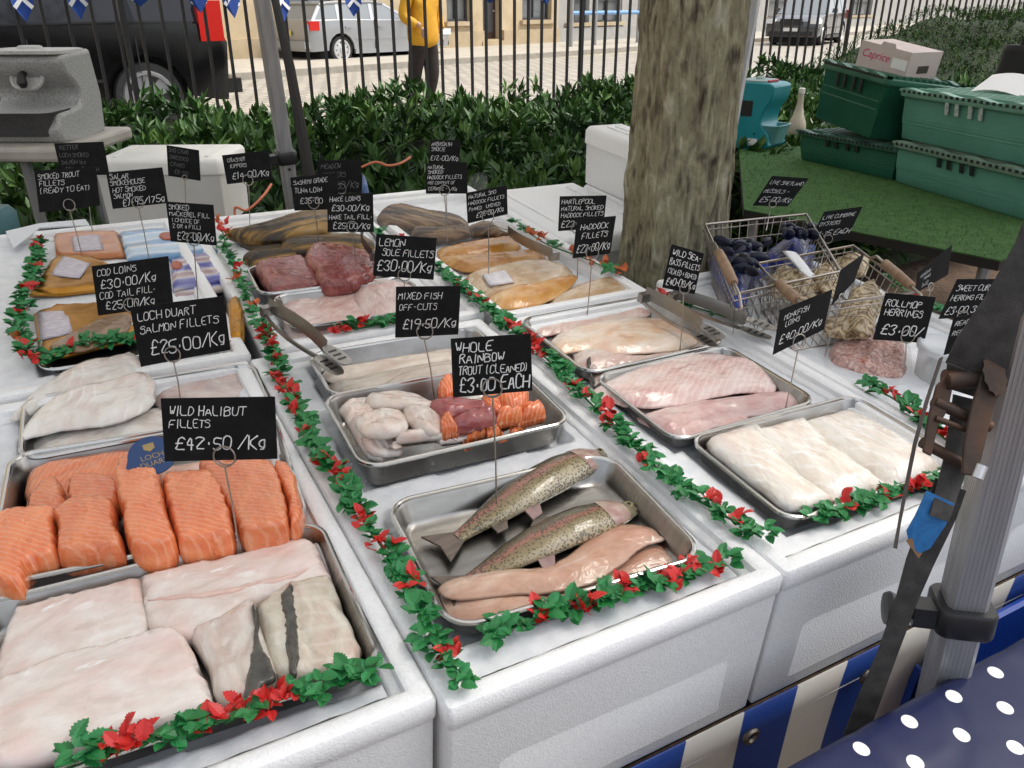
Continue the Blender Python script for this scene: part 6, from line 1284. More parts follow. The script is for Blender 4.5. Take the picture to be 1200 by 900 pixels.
def oyster(label, px, z0, th, seed):
    o = slab('oyster', label, 'oyster', px, z0 + th * .35, th * .65, OY, 'oysters', R=.045, undul=.5, rough=.5, crease=.2, n=1500)
    me = o.data; P = np.empty(len(me.vertices) * 3); me.vertices.foreach_get('co', P); P = P.reshape(-1, 3); r = np.hypot(P[:, 0], P[:, 1]); mz = P[:, 2] > .002
    nn = np.array([noise.noise((x * 28, y * 28, seed)) for x, y in P[mz, :2]]); th_ = np.arctan2(P[mz, 1], P[mz, 0])
    P[mz, 2] += .006 * ((r[mz] * 95 + 1.6 * nn) % 1.0) + .005 * nn + .004 * np.sin(9 * th_ + 4 * nn) * np.clip(r[mz] / .04, 0, 1.2); me.vertices.foreach_set('co', P.ravel()); me.update(); return o
O6 = lambda *p: cr(960, 230, 5, *p)
oyster('rough oyster at the left of the oyster basket', cr(820, 190, 6, (490, 770), (540, 710), (640, 700), (740, 760), (830, 820), (860, 890), (740, 920), (600, 890), (500, 850)), 1.01, .06, 1)
oyster('pale oyster under the cumbrae card in the basket', cr(820, 190, 6, (800, 740), (860, 700), (950, 700), (990, 760), (980, 860), (900, 890), (830, 830)), 1.02, .055, 2)
oyster('oyster at the back of the basket, cream coloured', cr(820, 190, 6, (930, 670), (1000, 630), (1120, 625), (1200, 650), (1180, 740), (1060, 760), (980, 720)), 1.02, .05, 3)
oyster('large layered oyster at the right behind the rollmop card', O6((190, 520), (260, 490), (340, 490), (390, 560), (370, 640), (280, 660), (180, 620)), 1.0, .06, 4)
oyster('curled oyster in the middle front of the basket', O6((135, 600), (190, 575), (300, 610), (350, 680), (300, 760), (200, 740), (130, 670)), 1.0, .055, 5)
oyster('lowest oyster at the front edge of the basket', O6((40, 760), (60, 680), (130, 660), (220, 700), (320, 740), (300, 785), (150, 790)), .99, .045, 6)
CLEAR = mat('clear plastic', (.80, .83, .86), .12, alpha=.14, spec=1); FROST = mat('frosted plastic', (.74, .76, .78), .3, alpha=.55); LIDM = mat('frosted lid', (.70, .72, .74), .3, alpha=.78)
tc_ = T(1096, 452, .968); tb = thing('plastic_tub', 'round clear plastic tub of pale rollmops with a white lid', 'tub', TM(tuple(tc_)), None)
MB().lathe([(.033, 0), (.035, .002), (.042, .068), (.044, .07)], (0, 0, 0), 32).build('cup', FROST, tb)
MB().lathe([(.0455, .064), (.0465, .066), (.0465, .074), (.043, .0755), (.040, .073), (.0002, .073)], (0, 0, 0), 32).build('lid', LIDM, tb)
RMP = mat('rollmop', (.62, .57, .46), .4, c2=(.45, .42, .38), scale=25, coat=.4)
for k in range(5):
    a = k * 1.256; m = MB().lathe([(.003, -.019), (.012, -.017), (.0135, 0), (.012, .017), (.003, .019)], (.018 * math.cos(a), .018 * math.sin(a), .024 + .006 * (k % 2)), 14); m.build('rollmop', RMP, tb)
MB().lathe([(.003, -.02), (.012, -.018), (.0135, 0), (.012, .018), (.003, .02)], (0, 0, .045), 14).build('rollmop', RMP, tb)
PRWN = mat('prawn pink', (.48, .20, .14), .4, ramp=[(.35, (.24, .07, .045)), (.47, (.48, .19, .13)), (.56, (.60, .30, .22)), (.68, (.76, .54, .45))], scale=75, detail=4, dist=2, bump=1, bscale=95, btype='VORONOI', bdist=.006, c2=(.6, .3, .2))
pr = slab('prawn_pack', 'block of small pink prawns in a clear bag in front of the oysters', 'pack', [(972, 410), (985, 396), (1020, 390), (1055, 398), (1062, 420), (1058, 440), (1015, 436), (978, 424)], .966, .036, PRWN, None, R=.012, undul=.3, rough=.4, n=600)
slab('clear_bag', None, None, [(966, 410), (982, 390), (1020, 384), (1060, 394), (1070, 422), (1064, 446), (1012, 442), (972, 428)], .966, .041, CLEAR, parent=pr, R=.014, undul=.5)
# ------------------------------------------------------------------ tongs
def tongs(label, a, b, za, zb, slots=True, m=STEEL, handle=None, wid=.010):
    A_, B_ = T(*a, za), T(*b, zb); d = B_ - A_; L_ = np.linalg.norm(d); rz = math.atan2(d[1], d[0]); el = math.asin(d[2] / L_)
    Mx = TM(tuple(A_), rz) @ Matrix.Rotation(-el, 4, 'Y'); t = thing('tongs', label, 'tongs', Mx, 'serving tongs')
    for s in (-1, 1):
        arm = MB(); hn = []; k = .72
        xs = np.linspace(0, L_ * k, 12)
        V = []
        for i, x in enumerate(xs):
            y = s * (.004 + .010 * math.sin(math.pi * min(1, x / (L_ * k) * .9))); w_ = wid * .5 * (.75 + .25 * i / 11); c = .004
            V += [(x, y - w_ * .5, c), (x, y + s * .003, 0 if s < 0 else .012), (x, y + w_ * .5, c), (x, y + s * .003, (.0 if s < 0 else .012) + (.008 if s > 0 else .0) + .006)]
        f = [(4 * i + j, 4 * i + (j + 1) % 4, 4 * i + 4 + (j + 1) % 4, 4 * i + 4 + j) for i in range(11) for j in range(4)] + [(3, 2, 1, 0), (44, 45, 46, 47)]
        arm.add(V, f, True); a_ = arm.build('arm', handle or m, t)
        # spoon-like head with slots
        hd_ = MB(); n = 15; x0 = L_ * k; y0 = V[-4][1] + wid * .2; zc = .004 if s < 0 else .016
        ring = [(x0 + (L_ - x0) * (.5 - .5 * math.cos(math.pi * u)), max(wid, .014) * .85 * math.sin(math.pi * u) ** .6) for u in np.linspace(0, 1, n)]
        o = [(x, y0 + y, zc) for x, y in ring] + [(x, y0 - y, zc) for x, y in ring[::-1][1:-1]]
        hd_.prism(o, (0, 0, .0015)); hd = hd_.build('head', m, t)
        if slots:
            q = MB()
            for u in (.3, .5, .7):
                for v in (-.45, 0, .45): q.lathe([(.0026, 0), (.0026, .0006)], (x0 + (L_ - x0) * u, y0 + v * wid, zc + .0013), 10)
            q.build('slots', BLACKPL, hd)
    MB().box((.004, 0, .008), (.012, .02, .016)).build('hinge', m, t)
    return t
tongs('steel tongs with a slotted head lying over the corner of the off-cut tray', (312, 368), (405, 440), 1.04, 1.02)
tongs('steel tongs with slotted heads lying across the sea bass', (752, 352), (842, 408), 1.025, 1.012, wid=.011)
tongs('second steel tongs, crossing toward the white rim beside the sea bass', (785, 352), (905, 398), 1.02, 1.008, wid=.011)
tongs('dark handled tongs lying over the yellow smoked fillets', (650, 305), (582, 268), 1.03, 1.02, slots=False)
tongs('dark tongs standing in the smoked mackerel tray by the hake card', (440, 305), (425, 262), 1.03, 1.05, slots=False, m=mat('dark steel', (.12, .11, .10), .35, .9))
# ------------------------------------------------------------------ polka dot table in the right foreground
def polka():
    m = bpy.data.materials.new('polka dot oilcloth'); m.use_nodes = True; nt = m.node_tree; N = nt.nodes; L = nt.links; b = N['Principled BSDF']
    at = N.new('ShaderNodeAttribute'); at.attribute_name = 'UVMap'; at.attribute_type = 'GEOMETRY'; sp = N.new('ShaderNodeSeparateXYZ'); L.new(at.outputs['Vector'], sp.inputs[0])
    def mth(op, a, bb=None, c=None):
        n = N.new('ShaderNodeMath'); n.operation = op
        for i, v in enumerate((a, bb, c)):
            if v is None: continue
            if isinstance(v, (int, float)): n.inputs[i].default_value = v
            else: L.new(v, n.inputs[i])
        return n.outputs[0]
    row = mth('MULTIPLY', sp.outputs[1], 1 / .0348); ri = mth('FLOOR', row); par = mth('MULTIPLY', mth('MODULO', mth('ABSOLUTE', ri), 2), .5)
    col = mth('ADD', mth('MULTIPLY', sp.outputs[0], 1 / .0716), par); fx = mth('MULTIPLY', mth('SUBTRACT', mth('FRACT', col), .5), .0716); fy = mth('MULTIPLY', mth('SUBTRACT', mth('FRACT', row), .5), .0348)
    d = mth('SQRT', mth('ADD', mth('MULTIPLY', fx, fx), mth('MULTIPLY', fy, fy))); k = mth('LESS_THAN', d, .0082)
    mx = N.new('ShaderNodeMixRGB'); L.new(k, mx.inputs[0]); mx.inputs[1].default_value = (.010, .014, .055, 1); mx.inputs[2].default_value = (.78, .78, .78, 1); L.new(mx.outputs[0], b.inputs['Base Color']); b.inputs['Roughness'].default_value = .38; b.inputs['Specular IOR Level'].default_value = .3
    n = N.new('ShaderNodeTexNoise'); n.inputs['Scale'].default_value = 9; bu = N.new('ShaderNodeBump'); bu.inputs['Strength'].default_value = .3; bu.inputs['Distance'].default_value = .01
    tc = N.new('ShaderNodeTexCoord'); L.new(tc.outputs['Object'], n.inputs['Vector']); L.new(n.outputs[0], bu.inputs['Height']); L.new(bu.outputs[0], b.inputs['Normal'])
    return m
x0, x1, y0, y1, zt = .36, 1.9, -.35, .302, .9
pt = trestle('polka_table', 'table under a navy oilcloth with white polka dots at the lower right', x0 + .03, x1 - .03, y0 + .03, y1 - .012, zt - .004)
nx, ny = 200, 110; V = []; UV = []
for j in range(ny):
    for i in range(nx):
        u = -.16 + (x1 - x0 + .32) * i / (nx - 1); v = -.16 + (y1 - y0 + .32) * j / (ny - 1); z = zt; x = x0 + u; y = y0 + v
        for c, lim in ((0, x1 - x0), (1, y1 - y0)):
            q = u if c == 0 else v
            ex = max(0, q - lim, -q)
            if ex > 0:
                r = min(ex, .012); z -= (ex - r * .4); sgn = 1 if q > lim else -1; off = min(ex, .008) * sgn
                if c == 0: x = x0 + (lim if sgn > 0 else 0) + off
                else: y = y0 + (lim if sgn > 0 else 0) + off
        z += .003 * noise.noise((u * 5, v * 7, 3)) - .0022 * math.exp(-(noise.noise((u * 3.2, v * 2.6, 8)) / .05) ** 2) - .0014 * math.exp(-(noise.noise((u * 6, v * 5, 18)) / .04) ** 2) ; V.append((x, y, z)); UV.append((x0 + u, y0 + v))
Fc = [(j * nx + i, j * nx + i + 1, (j + 1) * nx + i + 1, (j + 1) * nx + i) for j in range(ny - 1) for i in range(nx - 1)]
oc = npbuild('oilcloth', V, Fc, polka(), None, TM((0, 0, 0))); tag(oc, 'navy blue oilcloth with white polka dots spread over the foreground table', 'tablecloth')
uvl = oc.data.attributes.new('UVMap', 'FLOAT_VECTOR', 'POINT')
# rows at y = .290, .255, .220 ; dots of the first row at x = .660 + k * .072
uvl.data.foreach_set('vector', np.array([(u - .660 + .0358 + .0716 * 20, v - .290 + .0174 + .0348 * 40, 0) for u, v in UV]).ravel())
# blue crate beyond the pole
BLC = mat('blue crate plastic', (.010, .05, .33), .35, c2=(.014, .065, .38), scale=12)
cp = t2w((1.12, .36, .62)); 
bc = thing('blue_crate', 'bright blue plastic crate under the right hand fish box', 'crate', TM((1.16, .30, .50)))
m = MB().rr(.5, .24, .02, [(.02, 0), (.004, .24), (0, .245), (0, .262), (.006, .265), (.012, .262), (.024, .02)], 4); m.build('body', BLC, bc)
q = MB()
for k in range(9):
    for r in (0, 1): q.box((-.21 + k * .052, .117 - .002, .10 + r * .07), (.018, .012, .03)); q.box((-.21 + k * .052, -.117 + .002, .10 + r * .07), (.018, .012, .03))
q.build('slots', mat('blue slot', (.004, .012, .07), .6), bc); r_ = MB()
for k in range(10): r_.box((-.236 + k * .0525, .121, .12), (.006, .010, .2)); 
r_.build('ribs', BLC, bc)
# ------------------------------------------------------------------ ratchet strap
WEB = mat('black webbing', (.028, .026, .024), .8, c2=(.06, .055, .05), scale=60, bump=.5, bscale=400, bdist=.001); RUST = mat('rusty steel', (.055, .04, .032), .55, .5, c2=(.12, .06, .035), scale=22, detail=7, bump=.3, bscale=80); TAPE = mat('blue strap label', (.02, .14, .38), .55, c2=(.03, .20, .48), scale=80, stretch=(1, 8, 1))
so = D(1120, 500, .8); stt = thing('ratchet_strap', 'black ratchet strap with a rusty buckle hanging beside the right tent pole', 'strap', XM(so))
def ribbon(pts, m, name, par=stt, th=.0016):
    """pts: (left px, right px, depth) -> webbing of real thickness"""
    A_ = [D(*l, d) for l, r, d in pts]; B_ = [D(*r, d2 if False else d) for l, r, d in pts]; mb = MB()
    n = len(pts); v = []
    for i in range(n):
        t = (A_[min(i + 1, n - 1)] - A_[max(i - 1, 0)]); nn = np.cross(t, B_[i] - A_[i]); nn /= np.linalg.norm(nn); v += [A_[i] + nn * th / 2, B_[i] + nn * th / 2, B_[i] - nn * th / 2, A_[i] - nn * th / 2]
    f = [(4 * i + j, 4 * i + (j + 1) % 4, 4 * i + 4 + (j + 1) % 4, 4 * i + 4 + j) for i in range(n - 1) for j in range(4)] + [(3, 2, 1, 0), (4 * n - 4, 4 * n - 3, 4 * n - 2, 4 * n - 1)]
    mb.add(v, f, True); return mb.build(name, m, par, space=I4)
ribbon([((1236, 160), (1290, 175), .70), ((1190, 285), (1240, 300), .72), ((1152, 352), (1196, 372), .735), ((1122, 395), (1182, 430), .75), ((1108, 425), (1172, 450), .765)], WEB, 'webbing')
ribbon([((1110, 425), (1170, 448), .762), ((1108, 440), (1168, 462), .775), ((1112, 455), (1160, 470), .79)], WEB, 'webbing')
ribbon([((1096, 560), (1132, 575), .80), ((1082, 600), (1120, 608), .815), ((1062, 655), (1094, 662), .83), ((1050, 700), (1075, 705), .85), ((1030, 760), (1052, 766), .875), ((1006, 815), (1030, 826), .90), ((985, 870), (1010, 880), .92)], WEB, 'webbing')
ribbon([((1086, 575), (1118, 590), .79), ((1072, 605), (1108, 615), .797), ((1062, 622), (1090, 642), .805), ((1066, 640), (1078, 648), .81)], TAPE, 'label')
ribbon([((1062, 634), (1068, 630), .806), ((1070, 645), (1079, 640), .81), ((1076, 654), (1080, 648), .812)], mat('brown tape', (.25, .14, .06), .6), 'label_end')
rb = MB()
def plate_px(px, d0, th): 
    P = [D(x, y, d0) for x, y in px]; fw = RW @ np.array([0, 0, 1.]); return P, fw * th
for px, d in (([(1150, 440), (1165, 420), (1176, 425), (1180, 445), (1168, 470), (1160, 500), (1150, 540), (1142, 558), (1128, 556), (1130, 520), (1138, 480)], .758), ([(1098, 452), (1110, 440), (1118, 450), (1112, 480), (1100, 500), (1092, 535), (1082, 530), (1088, 490)], .768)):
    P, v = plate_px(px, d, .004); rb.prism(P, v)
bevel(rb.build('ratchet_frame', RUST, stt, space=I4), .0015)
r2 = MB()
for a, b, d, r in (((1094, 470), (1160, 500), .772, .006), ((1080, 518), (1138, 548), .782, .0055), ((1108, 445), (1170, 440), .770, .010), ((1096, 490), (1150, 510), .768, .003)): r2.tube([D(*a, d), D(*b, d)], r, 12)
r2.build('ratchet_bar', RUST, stt, space=I4)
r3 = MB()
for c_, rr_ in (((1166, 440), .020),):
    P = []
    for k in range(24):
        a = 2 * math.pi * k / 24; q = rr_ * (1 if k % 2 else .86); P.append(D(*c_, .752) + RW @ np.array([q * .55 * math.cos(a) + q * .2 * math.sin(a), q * math.sin(a), 0]))
    r3.prism(P, RW @ np.array([.004, 0, .006]))
r3.build('ratchet_wheel', RUST, stt, space=I4)
h = MB(); P, v = plate_px([(1118, 462), (1150, 470), (1140, 520), (1130, 560), (1112, 612), (1090, 604), (1106, 540)], .790, .002); h.prism(P, v); h.build('ratchet_handle', WEB, stt, space=I4)
MB().tube([D(1150, 545, .76), D(1144, 560, .76)], .006, 12).build('bolt', RIMM, stt, space=I4)
ribbon([((1101, 420), (1105, 418), .76), ((1084, 470), (1088, 470), .765), ((1070, 520), (1074, 521), .775), ((1060, 570), (1064, 571), .79), ((1052, 615), (1055, 616), .80), ((1047, 642), (1051, 643), .805)], mat('frayed cord', (.10, .085, .075), .9), 'loose_end')
# ------------------------------------------------------------------ grass covered side table with crates
GZ = .92
GRASS = mat('artificial grass', (.03, .095, .014), .9, c2=(.055, .14, .026), scale=30, detail=8, bump=1, bscale=300, bdist=.006)
g0, g1, g2, g3 = [WZ(*p, GZ) for p in ((866, 176), (872, 246), (1172, 306), (1320, 250))]
g4 = WZ(1330, 150, GZ); 
gt = thing('grass_table', 'side table covered in bright green artificial grass behind the shellfish', 'table', XM(((g1 + g3) / 2)[:2].tolist() + [0]))
top = [g1, g2, g3, g4, g0]
MB().prism([p - [0, 0, .03] for p in top], (0, 0, .028)).build('tabletop', mat('shade-toned board', (.02, .016, .013), .9), gt, space=I4)  # board edge coloured near black for the dark below the grass
MB().prism([p - [0, 0, .0015] for p in top], (0, 0, .004)).build('grass_mat', GRASS, gt, space=I4)
for p in (g1, g2, g3, g0):
    c = (g1 + g2 + g3 + g0) / 4; q = p + (c - p) * .08; MB().tube([(q[0], q[1], 0), (q[0], q[1], GZ - .03)], .018, 8).build('leg', ALU, gt, space=I4)
rs = np.random.RandomState(8); n = 26000; lo = np.min([p[:2] for p in top], 0); hi = np.max([p[:2] for p in top], 0); P = rs.uniform(lo, hi, (n, 2)); _, ins = pdist(P, np.array([p[:2] for p in top])); P = P[ins]; P = np.c_[P, np.full(len(P), GZ + .002)]
dd = np.c_[rs.normal(0, .5, (len(P), 2)), np.ones(len(P))]; dd /= np.linalg.norm(dd, axis=1)[:, None]
V, Fc = leafcloud(P, dd, rs.uniform(.008, .016, len(P)), np.full(len(P), .0022), rs); gr = npbuild('grass_blades', V, Fc, [mat('grass blade', (.032, .105, .015), .7), mat('grass blade light', (.06, .16, .030), .7)], None, I4, smooth=False, mi=np.repeat(rs.randint(0, 2, len(P)), 4).tolist())
tag(gr, 'green artificial grass pile on the side table', 'grass', None, 'stuff')
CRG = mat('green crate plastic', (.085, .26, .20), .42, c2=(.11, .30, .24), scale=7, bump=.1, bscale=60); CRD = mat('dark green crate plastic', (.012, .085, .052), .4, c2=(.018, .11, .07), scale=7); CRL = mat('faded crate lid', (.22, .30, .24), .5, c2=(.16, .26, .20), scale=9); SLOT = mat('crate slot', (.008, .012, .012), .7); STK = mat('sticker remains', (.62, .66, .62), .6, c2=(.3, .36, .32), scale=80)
def crate(label, Mx, L_, W_, H_, m, lm, slots=True, light=False):
    t = thing('green_crate', label, 'crate', Mx, 'green lidded crates')
    b = MB().rr(L_, W_, .02, [(.030, 0), (.026, .006), (.022, H_ * .3), (.020, H_ * .31), (.020, H_ * .36), (.018, H_ * .37), (.014, H_ * .80), (.010, H_ * .82), (.010, H_ * .86)], 4, True, False)
    l = MB(); n = 40; hf = H_
    # hinged lid: two halves whose meeting fingers make a wavy edge; the outer edge is a thick corrugated rim
    l.rr(L_ + .006, W_ + .006, .02, [(.002, H_ * .84), (0, H_ * .86), (0, H_ * .925), (.006, H_ * .93)], 4, True, True)
    for s in (-1, 1):
        V = []
        for i in range(n + 1):
            x = -L_ / 2 + L_ * i / n; wv = .010 * (.5 + .5 * math.sin(i / n * 2 * math.pi * 4.0)); y = s * (W_ / 2 + .004)
            V += [(x, y, H_ * .93), (x, y, H_ * .955 + wv), (x, y - s * .03, H_ * .955 + wv), (x, y - s * .03, H_ * .93)]
        l.add(V, [(4 * i + j, 4 * i + (j + 1) % 4, 4 * i + 4 + (j + 1) % 4, 4 * i + 4 + j) for i in range(n) for j in range(4)], True)
    for k in range(9): l.box((0, -W_ / 2 + .06 + k * (W_ - .12) / 8, H_ * .93 + .006), (L_ - .08, .012, .012))
    for i in range(24):
        for s in (-1, 1): l.box((-L_ / 2 + .03 + i * (L_ - .06) / 23, s * (W_ / 2 + .005), H_ * .94), (.012, .004, .010), m=1)
    l.build('lid', [lm, SLOT], t)
    q = MB()
    for k in (-1.6, -.75, .35, 1.2):
        for s in (-1, 1): MB().prism([(k * .062 - .009, s * (W_ / 2 - .010), H_ * .62), (k * .062 + .009, s * (W_ / 2 - .010), H_ * .62), (k * .062 + .009, s * (W_ / 2 - .003), H_ * .84), (k * .062 - .009, s * (W_ / 2 - .003), H_ * .84)], (0, s * .004, 0)).build('slot', STK if light else SLOT, t)
    q = b
    for s in (-1, 1):
        for h_ in (.45, .58): q.box((0, s * (W_ / 2 - .019), H_ * h_), (L_ * .86, .006, .006))
        for k in (-1, 0, 1): q.box((k * L_ * .3, s * (W_ / 2 - .038), .006), (.09, .012, .012))
    b.build('body', m, t)
    return t
def crate_on(pl, pr, z, lift=0):
    """pixels of the lower front corners -> placement: centre, heading, length"""
    a, b = WZ(*pl, z), WZ(*pr, z); d = b - a; L_ = np.linalg.norm(d[:2]); hd = math.atan2(d[1], d[0]); nrm = np.array([-math.sin(hd), math.cos(hd)]); return a, b, L_, hd, nrm
CW = .40
a, b, L_, hd, nr = crate_on((1050, 212), (1204, 258), GZ + .004); c1 = (a + b)[:2] / 2 + nr * (CW / 2 - .04) - .03 * np.array([math.cos(hd), math.sin(hd)])
M1 = XM((c1[0], c1[1], GZ + .004), hd); H1 = .165
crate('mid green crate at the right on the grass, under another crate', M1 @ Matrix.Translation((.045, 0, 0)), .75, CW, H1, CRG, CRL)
M2 = M1 @ Matrix.Translation((-.03, .01, H1 * .955 + .012)) ; crate('green crate stacked on the right hand one, slots covered in sticker remains', M2 @ Matrix.Translation((.045, 0, 0)), .75, CW, .195, CRG, mat('pale green lid', (.15, .32, .25), .45, c2=(.19, .37, .29), scale=9), light=True)
a, b, L_, hd3, nr3 = crate_on((938, 187), (1052, 213), GZ + .004); c3 = a[:2] + np.array([math.cos(hd3), math.sin(hd3)]) * .27 + nr3 * (CW / 2 - .02)
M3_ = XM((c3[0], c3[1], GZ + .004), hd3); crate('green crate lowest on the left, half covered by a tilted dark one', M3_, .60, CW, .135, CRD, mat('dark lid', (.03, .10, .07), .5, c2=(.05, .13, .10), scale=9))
M4 = M3_ @ Matrix.Translation((-.01, -.03, .155)) @ Matrix.Rotation(.10, 4, 'Y') @ Matrix.Rotation(-.10, 4, 'X') @ Matrix.Rotation(-.18, 4, 'Z')
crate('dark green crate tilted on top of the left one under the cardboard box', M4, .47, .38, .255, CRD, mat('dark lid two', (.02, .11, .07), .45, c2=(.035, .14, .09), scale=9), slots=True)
CARD = mat('pinkish carton', (.62, .52, .50), .7, c2=(.55, .46, .44), scale=7); PINK = mat('pink print', (.62, .03, .16), .6)
_p = D(1042, 112, depth_of(np.array(M4 @ Vector((.05, .02, .25)))) + .10)
_p[2] += .075
M5 = XM(_p, hd3 + .1) @ Matrix.Rotation(.16, 4, 'Y')
cb = thing('cardboard_box', 'pale carton with a pink brand name lying on the tilted crate', 'box', M5)
MB().box((0, 0, .065), (.26, .2, .13)).build('carton', CARD, cb); MB().prism([(-.03, -.101, .129), (.05, -.101, .129), (.04, -.101, .146), (-.02, -.101, .146)], (0, .003, 0)).build('flap', CARD, cb)
text_part('lettering', 'Caprice', .046, PINK, cb, M5 @ Matrix.Translation((-.04, -.1015, .085)) @ Matrix.Rotation(math.pi / 2, 4, 'X'), shear=.25)
MB().box((.085, -.1008, .075), (.075, .001, .04)).build('white_label', mat('white label', (.78, .78, .78), .6), cb)
q = MB(); q.box((.1305, 0, .06), (.001, .07, .03)); q.build('hand_hole', mat('hand hole', (.06, .05, .045), .9), cb)
pp = D(1122, 138, depth_of(np.array(M2 @ Vector((-.08, 0, .2)))) ); ppo = thing('paper_sheet', 'white sheet of paper lying loose on the right hand crate', 'paper', M2 @ Matrix.Translation((-.06, .06, .218)) @ Matrix.Rotation(.35, 4, 'Z') @ Matrix.Rotation(.35, 4, 'X'))
V = [(-.105 + .21 * i / 8, -.07 + .14 * j / 8, .012 * math.sin(i * .5) + .004 * j * .2) for j in range(9) for i in range(9)]; npbuild('sheet', V, [(j * 9 + i, j * 9 + i + 1, j * 9 + i + 10, j * 9 + i + 9) for j in range(8) for i in range(8)], mat('white paper', (.80, .80, .82), .7), ppo)
# portable sinks
def sink(name, label, Mx, w_, d_, h_, m, md, ml, handle=None, prof=None, face=62, basin=1):
    """portable hand wash unit: tall tank leaning over a lower basin"""
    t = thing(name, label, 'hand wash unit', Mx)
    prof = [(d_ * a_, h_ * b_) for a_, b_ in prof] if prof else [(-d_ * .5, 0), (d_ * .5, 0), (d_ * .5, h_ * .30), (d_ * .40, h_ * .34), (-d_ * .02, h_ * .38), (-d_ * .08, h_ * .55), (d_ * .12, h_ * .74), (d_ * .18, h_ * .86), (d_ * .14, h_ * .97), (-d_ * .42, h_), (-d_ * .5, h_ * .93)]
    P = smooth_closed(prof, 2); bd = MB().prism([(-w_ / 2, -y, z) for y, z in P], (w_, 0, 0), smooth=True).build('tank', m, t); bevel(bd, .014, 3)
    ls = MB().rr(w_ * .94, d_ * .72, .04, [(.004, h_ * .975), (0, h_ * .985), (0, h_ * 1.02), (.012, h_ * 1.03)], 5, c=(0, d_ * .14)); ls.build('lid', ml, t)
    MB().rr(w_ * .30, d_ * .2, .03, [(0, h_ * 1.03), (.004, h_ * 1.06), (.012, h_ * 1.07)], 5, c=(0, d_ * .1)).build('lid_knob', ml, t)
    bs = MB().rr(w_ * .96, d_ * .62, .05, [(.03, h_ * .08), (.01, h_ * .3), (0, h_ * .36), (.012, h_ * .36), (.03, h_ * .18)], 5, c=(0, -d_ * .36)); bs.build('basin', md, t)
    tp = MB().rr(w_ * .40, h_ * .30, .04, [(0, -.001), (.003, .006), (.010, .006), (.016, -.004)], 5).build('tap_panel', ml, t, space=Mx @ Matrix.Translation((0, -d_ * .10, h_ * .70)) @ Matrix.Rotation(math.radians(62), 4, 'X'))
    tb_ = MB(); tb_.tube([(0, -d_ * .10, h_ * .78), (0, -d_ * .2, h_ * .74), (0, -d_ * .22, h_ * .66), (0, -d_ * .2, h_ * .62)], [.010, .013, .017, .012], 12); tb_.build('tap', BLACKPL, t)
    if handle: 
        hn = MB(); hn.tube([(-w_ * .28, -d_ * .12, h_ * .92), (-w_ * .28, -d_ * .20, h_ * 1.0), (w_ * .2, -d_ * .22, h_ * 1.0), (w_ * .28, -d_ * .12, h_ * .92)], .012, 10, flat=.6); hn.build('carry_handle', handle, t)
    return t
GRS = mat('speckled grey plastic', (.42, .42, .41), .6, c2=(.28, .28, .27), scale=190, detail=3, lo=.42, hi=.6); GRD = mat('dark basin plastic', (.045, .045, .047), .5, c2=(.07, .07, .072), scale=120)
sl0 = D(58, 168, 2.7); 
SZ = sl0[2]
tbm = mat('cream table plastic', (.44, .41, .36), .55, c2=(.36, .33, .29), scale=8)
wt = thing('white_table', 'cream plastic table top at the left edge carrying the grey hand wash unit', 'table', XM((sl0[0] - .53, sl0[1] + .15, 0), -.02))
bevel(MB().box((0, 0, SZ - .02), (1.26, .52, .045)).build('tabletop', tbm, wt), .012)
for x in (-.5, .5):
    for y in (-.2, .2): MB().tube([(x, y, 0), (x * .95, y, SZ - .04)], .018, 8).build('leg', mat('grey leg', (.2, .2, .2), .5), wt)
sk0 = D(62, 152, 2.72)
sink('hand_wash_unit', 'speckled grey portable hand wash unit with a dark basin on the cream table', XM((sk0[0] - .085, sk0[1] + .1, SZ + .003), .0), .285, .30, .27, GRS, GRD, mat('pale lid plastic', (.56, .56, .54), .5, c2=(.44, .44, .42), scale=160))
TEAL = mat('teal plastic', (.006, .21, .25), .35, c2=(.01, .24, .28), scale=4); TEALD = mat('pale teal basin', (.14, .34, .36), .4)
c0 = WZ(893, 174, GZ + .004); 
u2 = sink('hand_wash_unit', 'bright teal portable hand wash unit with a red handle on the grass table', XM((c0[0] + .0, c0[1] + .1, GZ + .004), .85), .20, .22, .315, TEAL, TEALD, mat('grey teal lid', (.22, .30, .28), .5), handle=mat('red handle', (.45, .02, .02), .35), prof=[(-.5, 0), (.42, 0), (.46, .12), (.44, .24), (.30, .32), (.24, .44), (.30, .60), (.42, .74), (.46, .90), (.36, .99), (-.45, 1), (-.5, .94)])
q = MB().box((-.101, .03, .19), (.003, .06, .075)); q.build('black_panel', BLACKPL, u2)
MB().box((-.1015, -.02, .03), (.003, .05, .035)).build('white_label', mat('white label', (.78, .78, .78), .6), u2)
bo = WZ(936, 158, GZ + .004); bt = thing('spray_bottle', 'cream plastic bottle with a long neck between the teal unit and the crates', 'bottle', XM((bo[0], bo[1] + .05, GZ + .004)))
CRM = mat('cream plastic', (.50, .44, .34), .45, c2=(.42, .36, .28), scale=14)
MB().lathe([(.045, 0), (.05, .01), (.046, .06), (.03, .10), (.018, .15), (.015, .20), (.016, .215)], (0, 0, 0), 20).build('flask', CRM, bt); MB().lathe([(.018, .215), (.018, .24), (.012, .245)], (0, 0, 0), 16).build('cap', mat('bottle cap', (.62, .6, .55), .4), bt)
tl = D(2, 292, 1.9); tct = thing('teal_container', 'teal plastic container just showing at the left picture edge', 'container', XM((tl[0] - .06, tl[1], tl[2] - .1)))
MB().rr(.14, .2, .03, [(.01, 0), (.004, .01), (0, .17), (.012, .185)], 5).build('shell', mat('dark teal plastic', (.008, .10, .115), .4), tct); MB().lathe([(.03, .18), (.03, .2), (.026, .205)], (0, 0, 0), 18).build('cap', BLACKPL, tct)
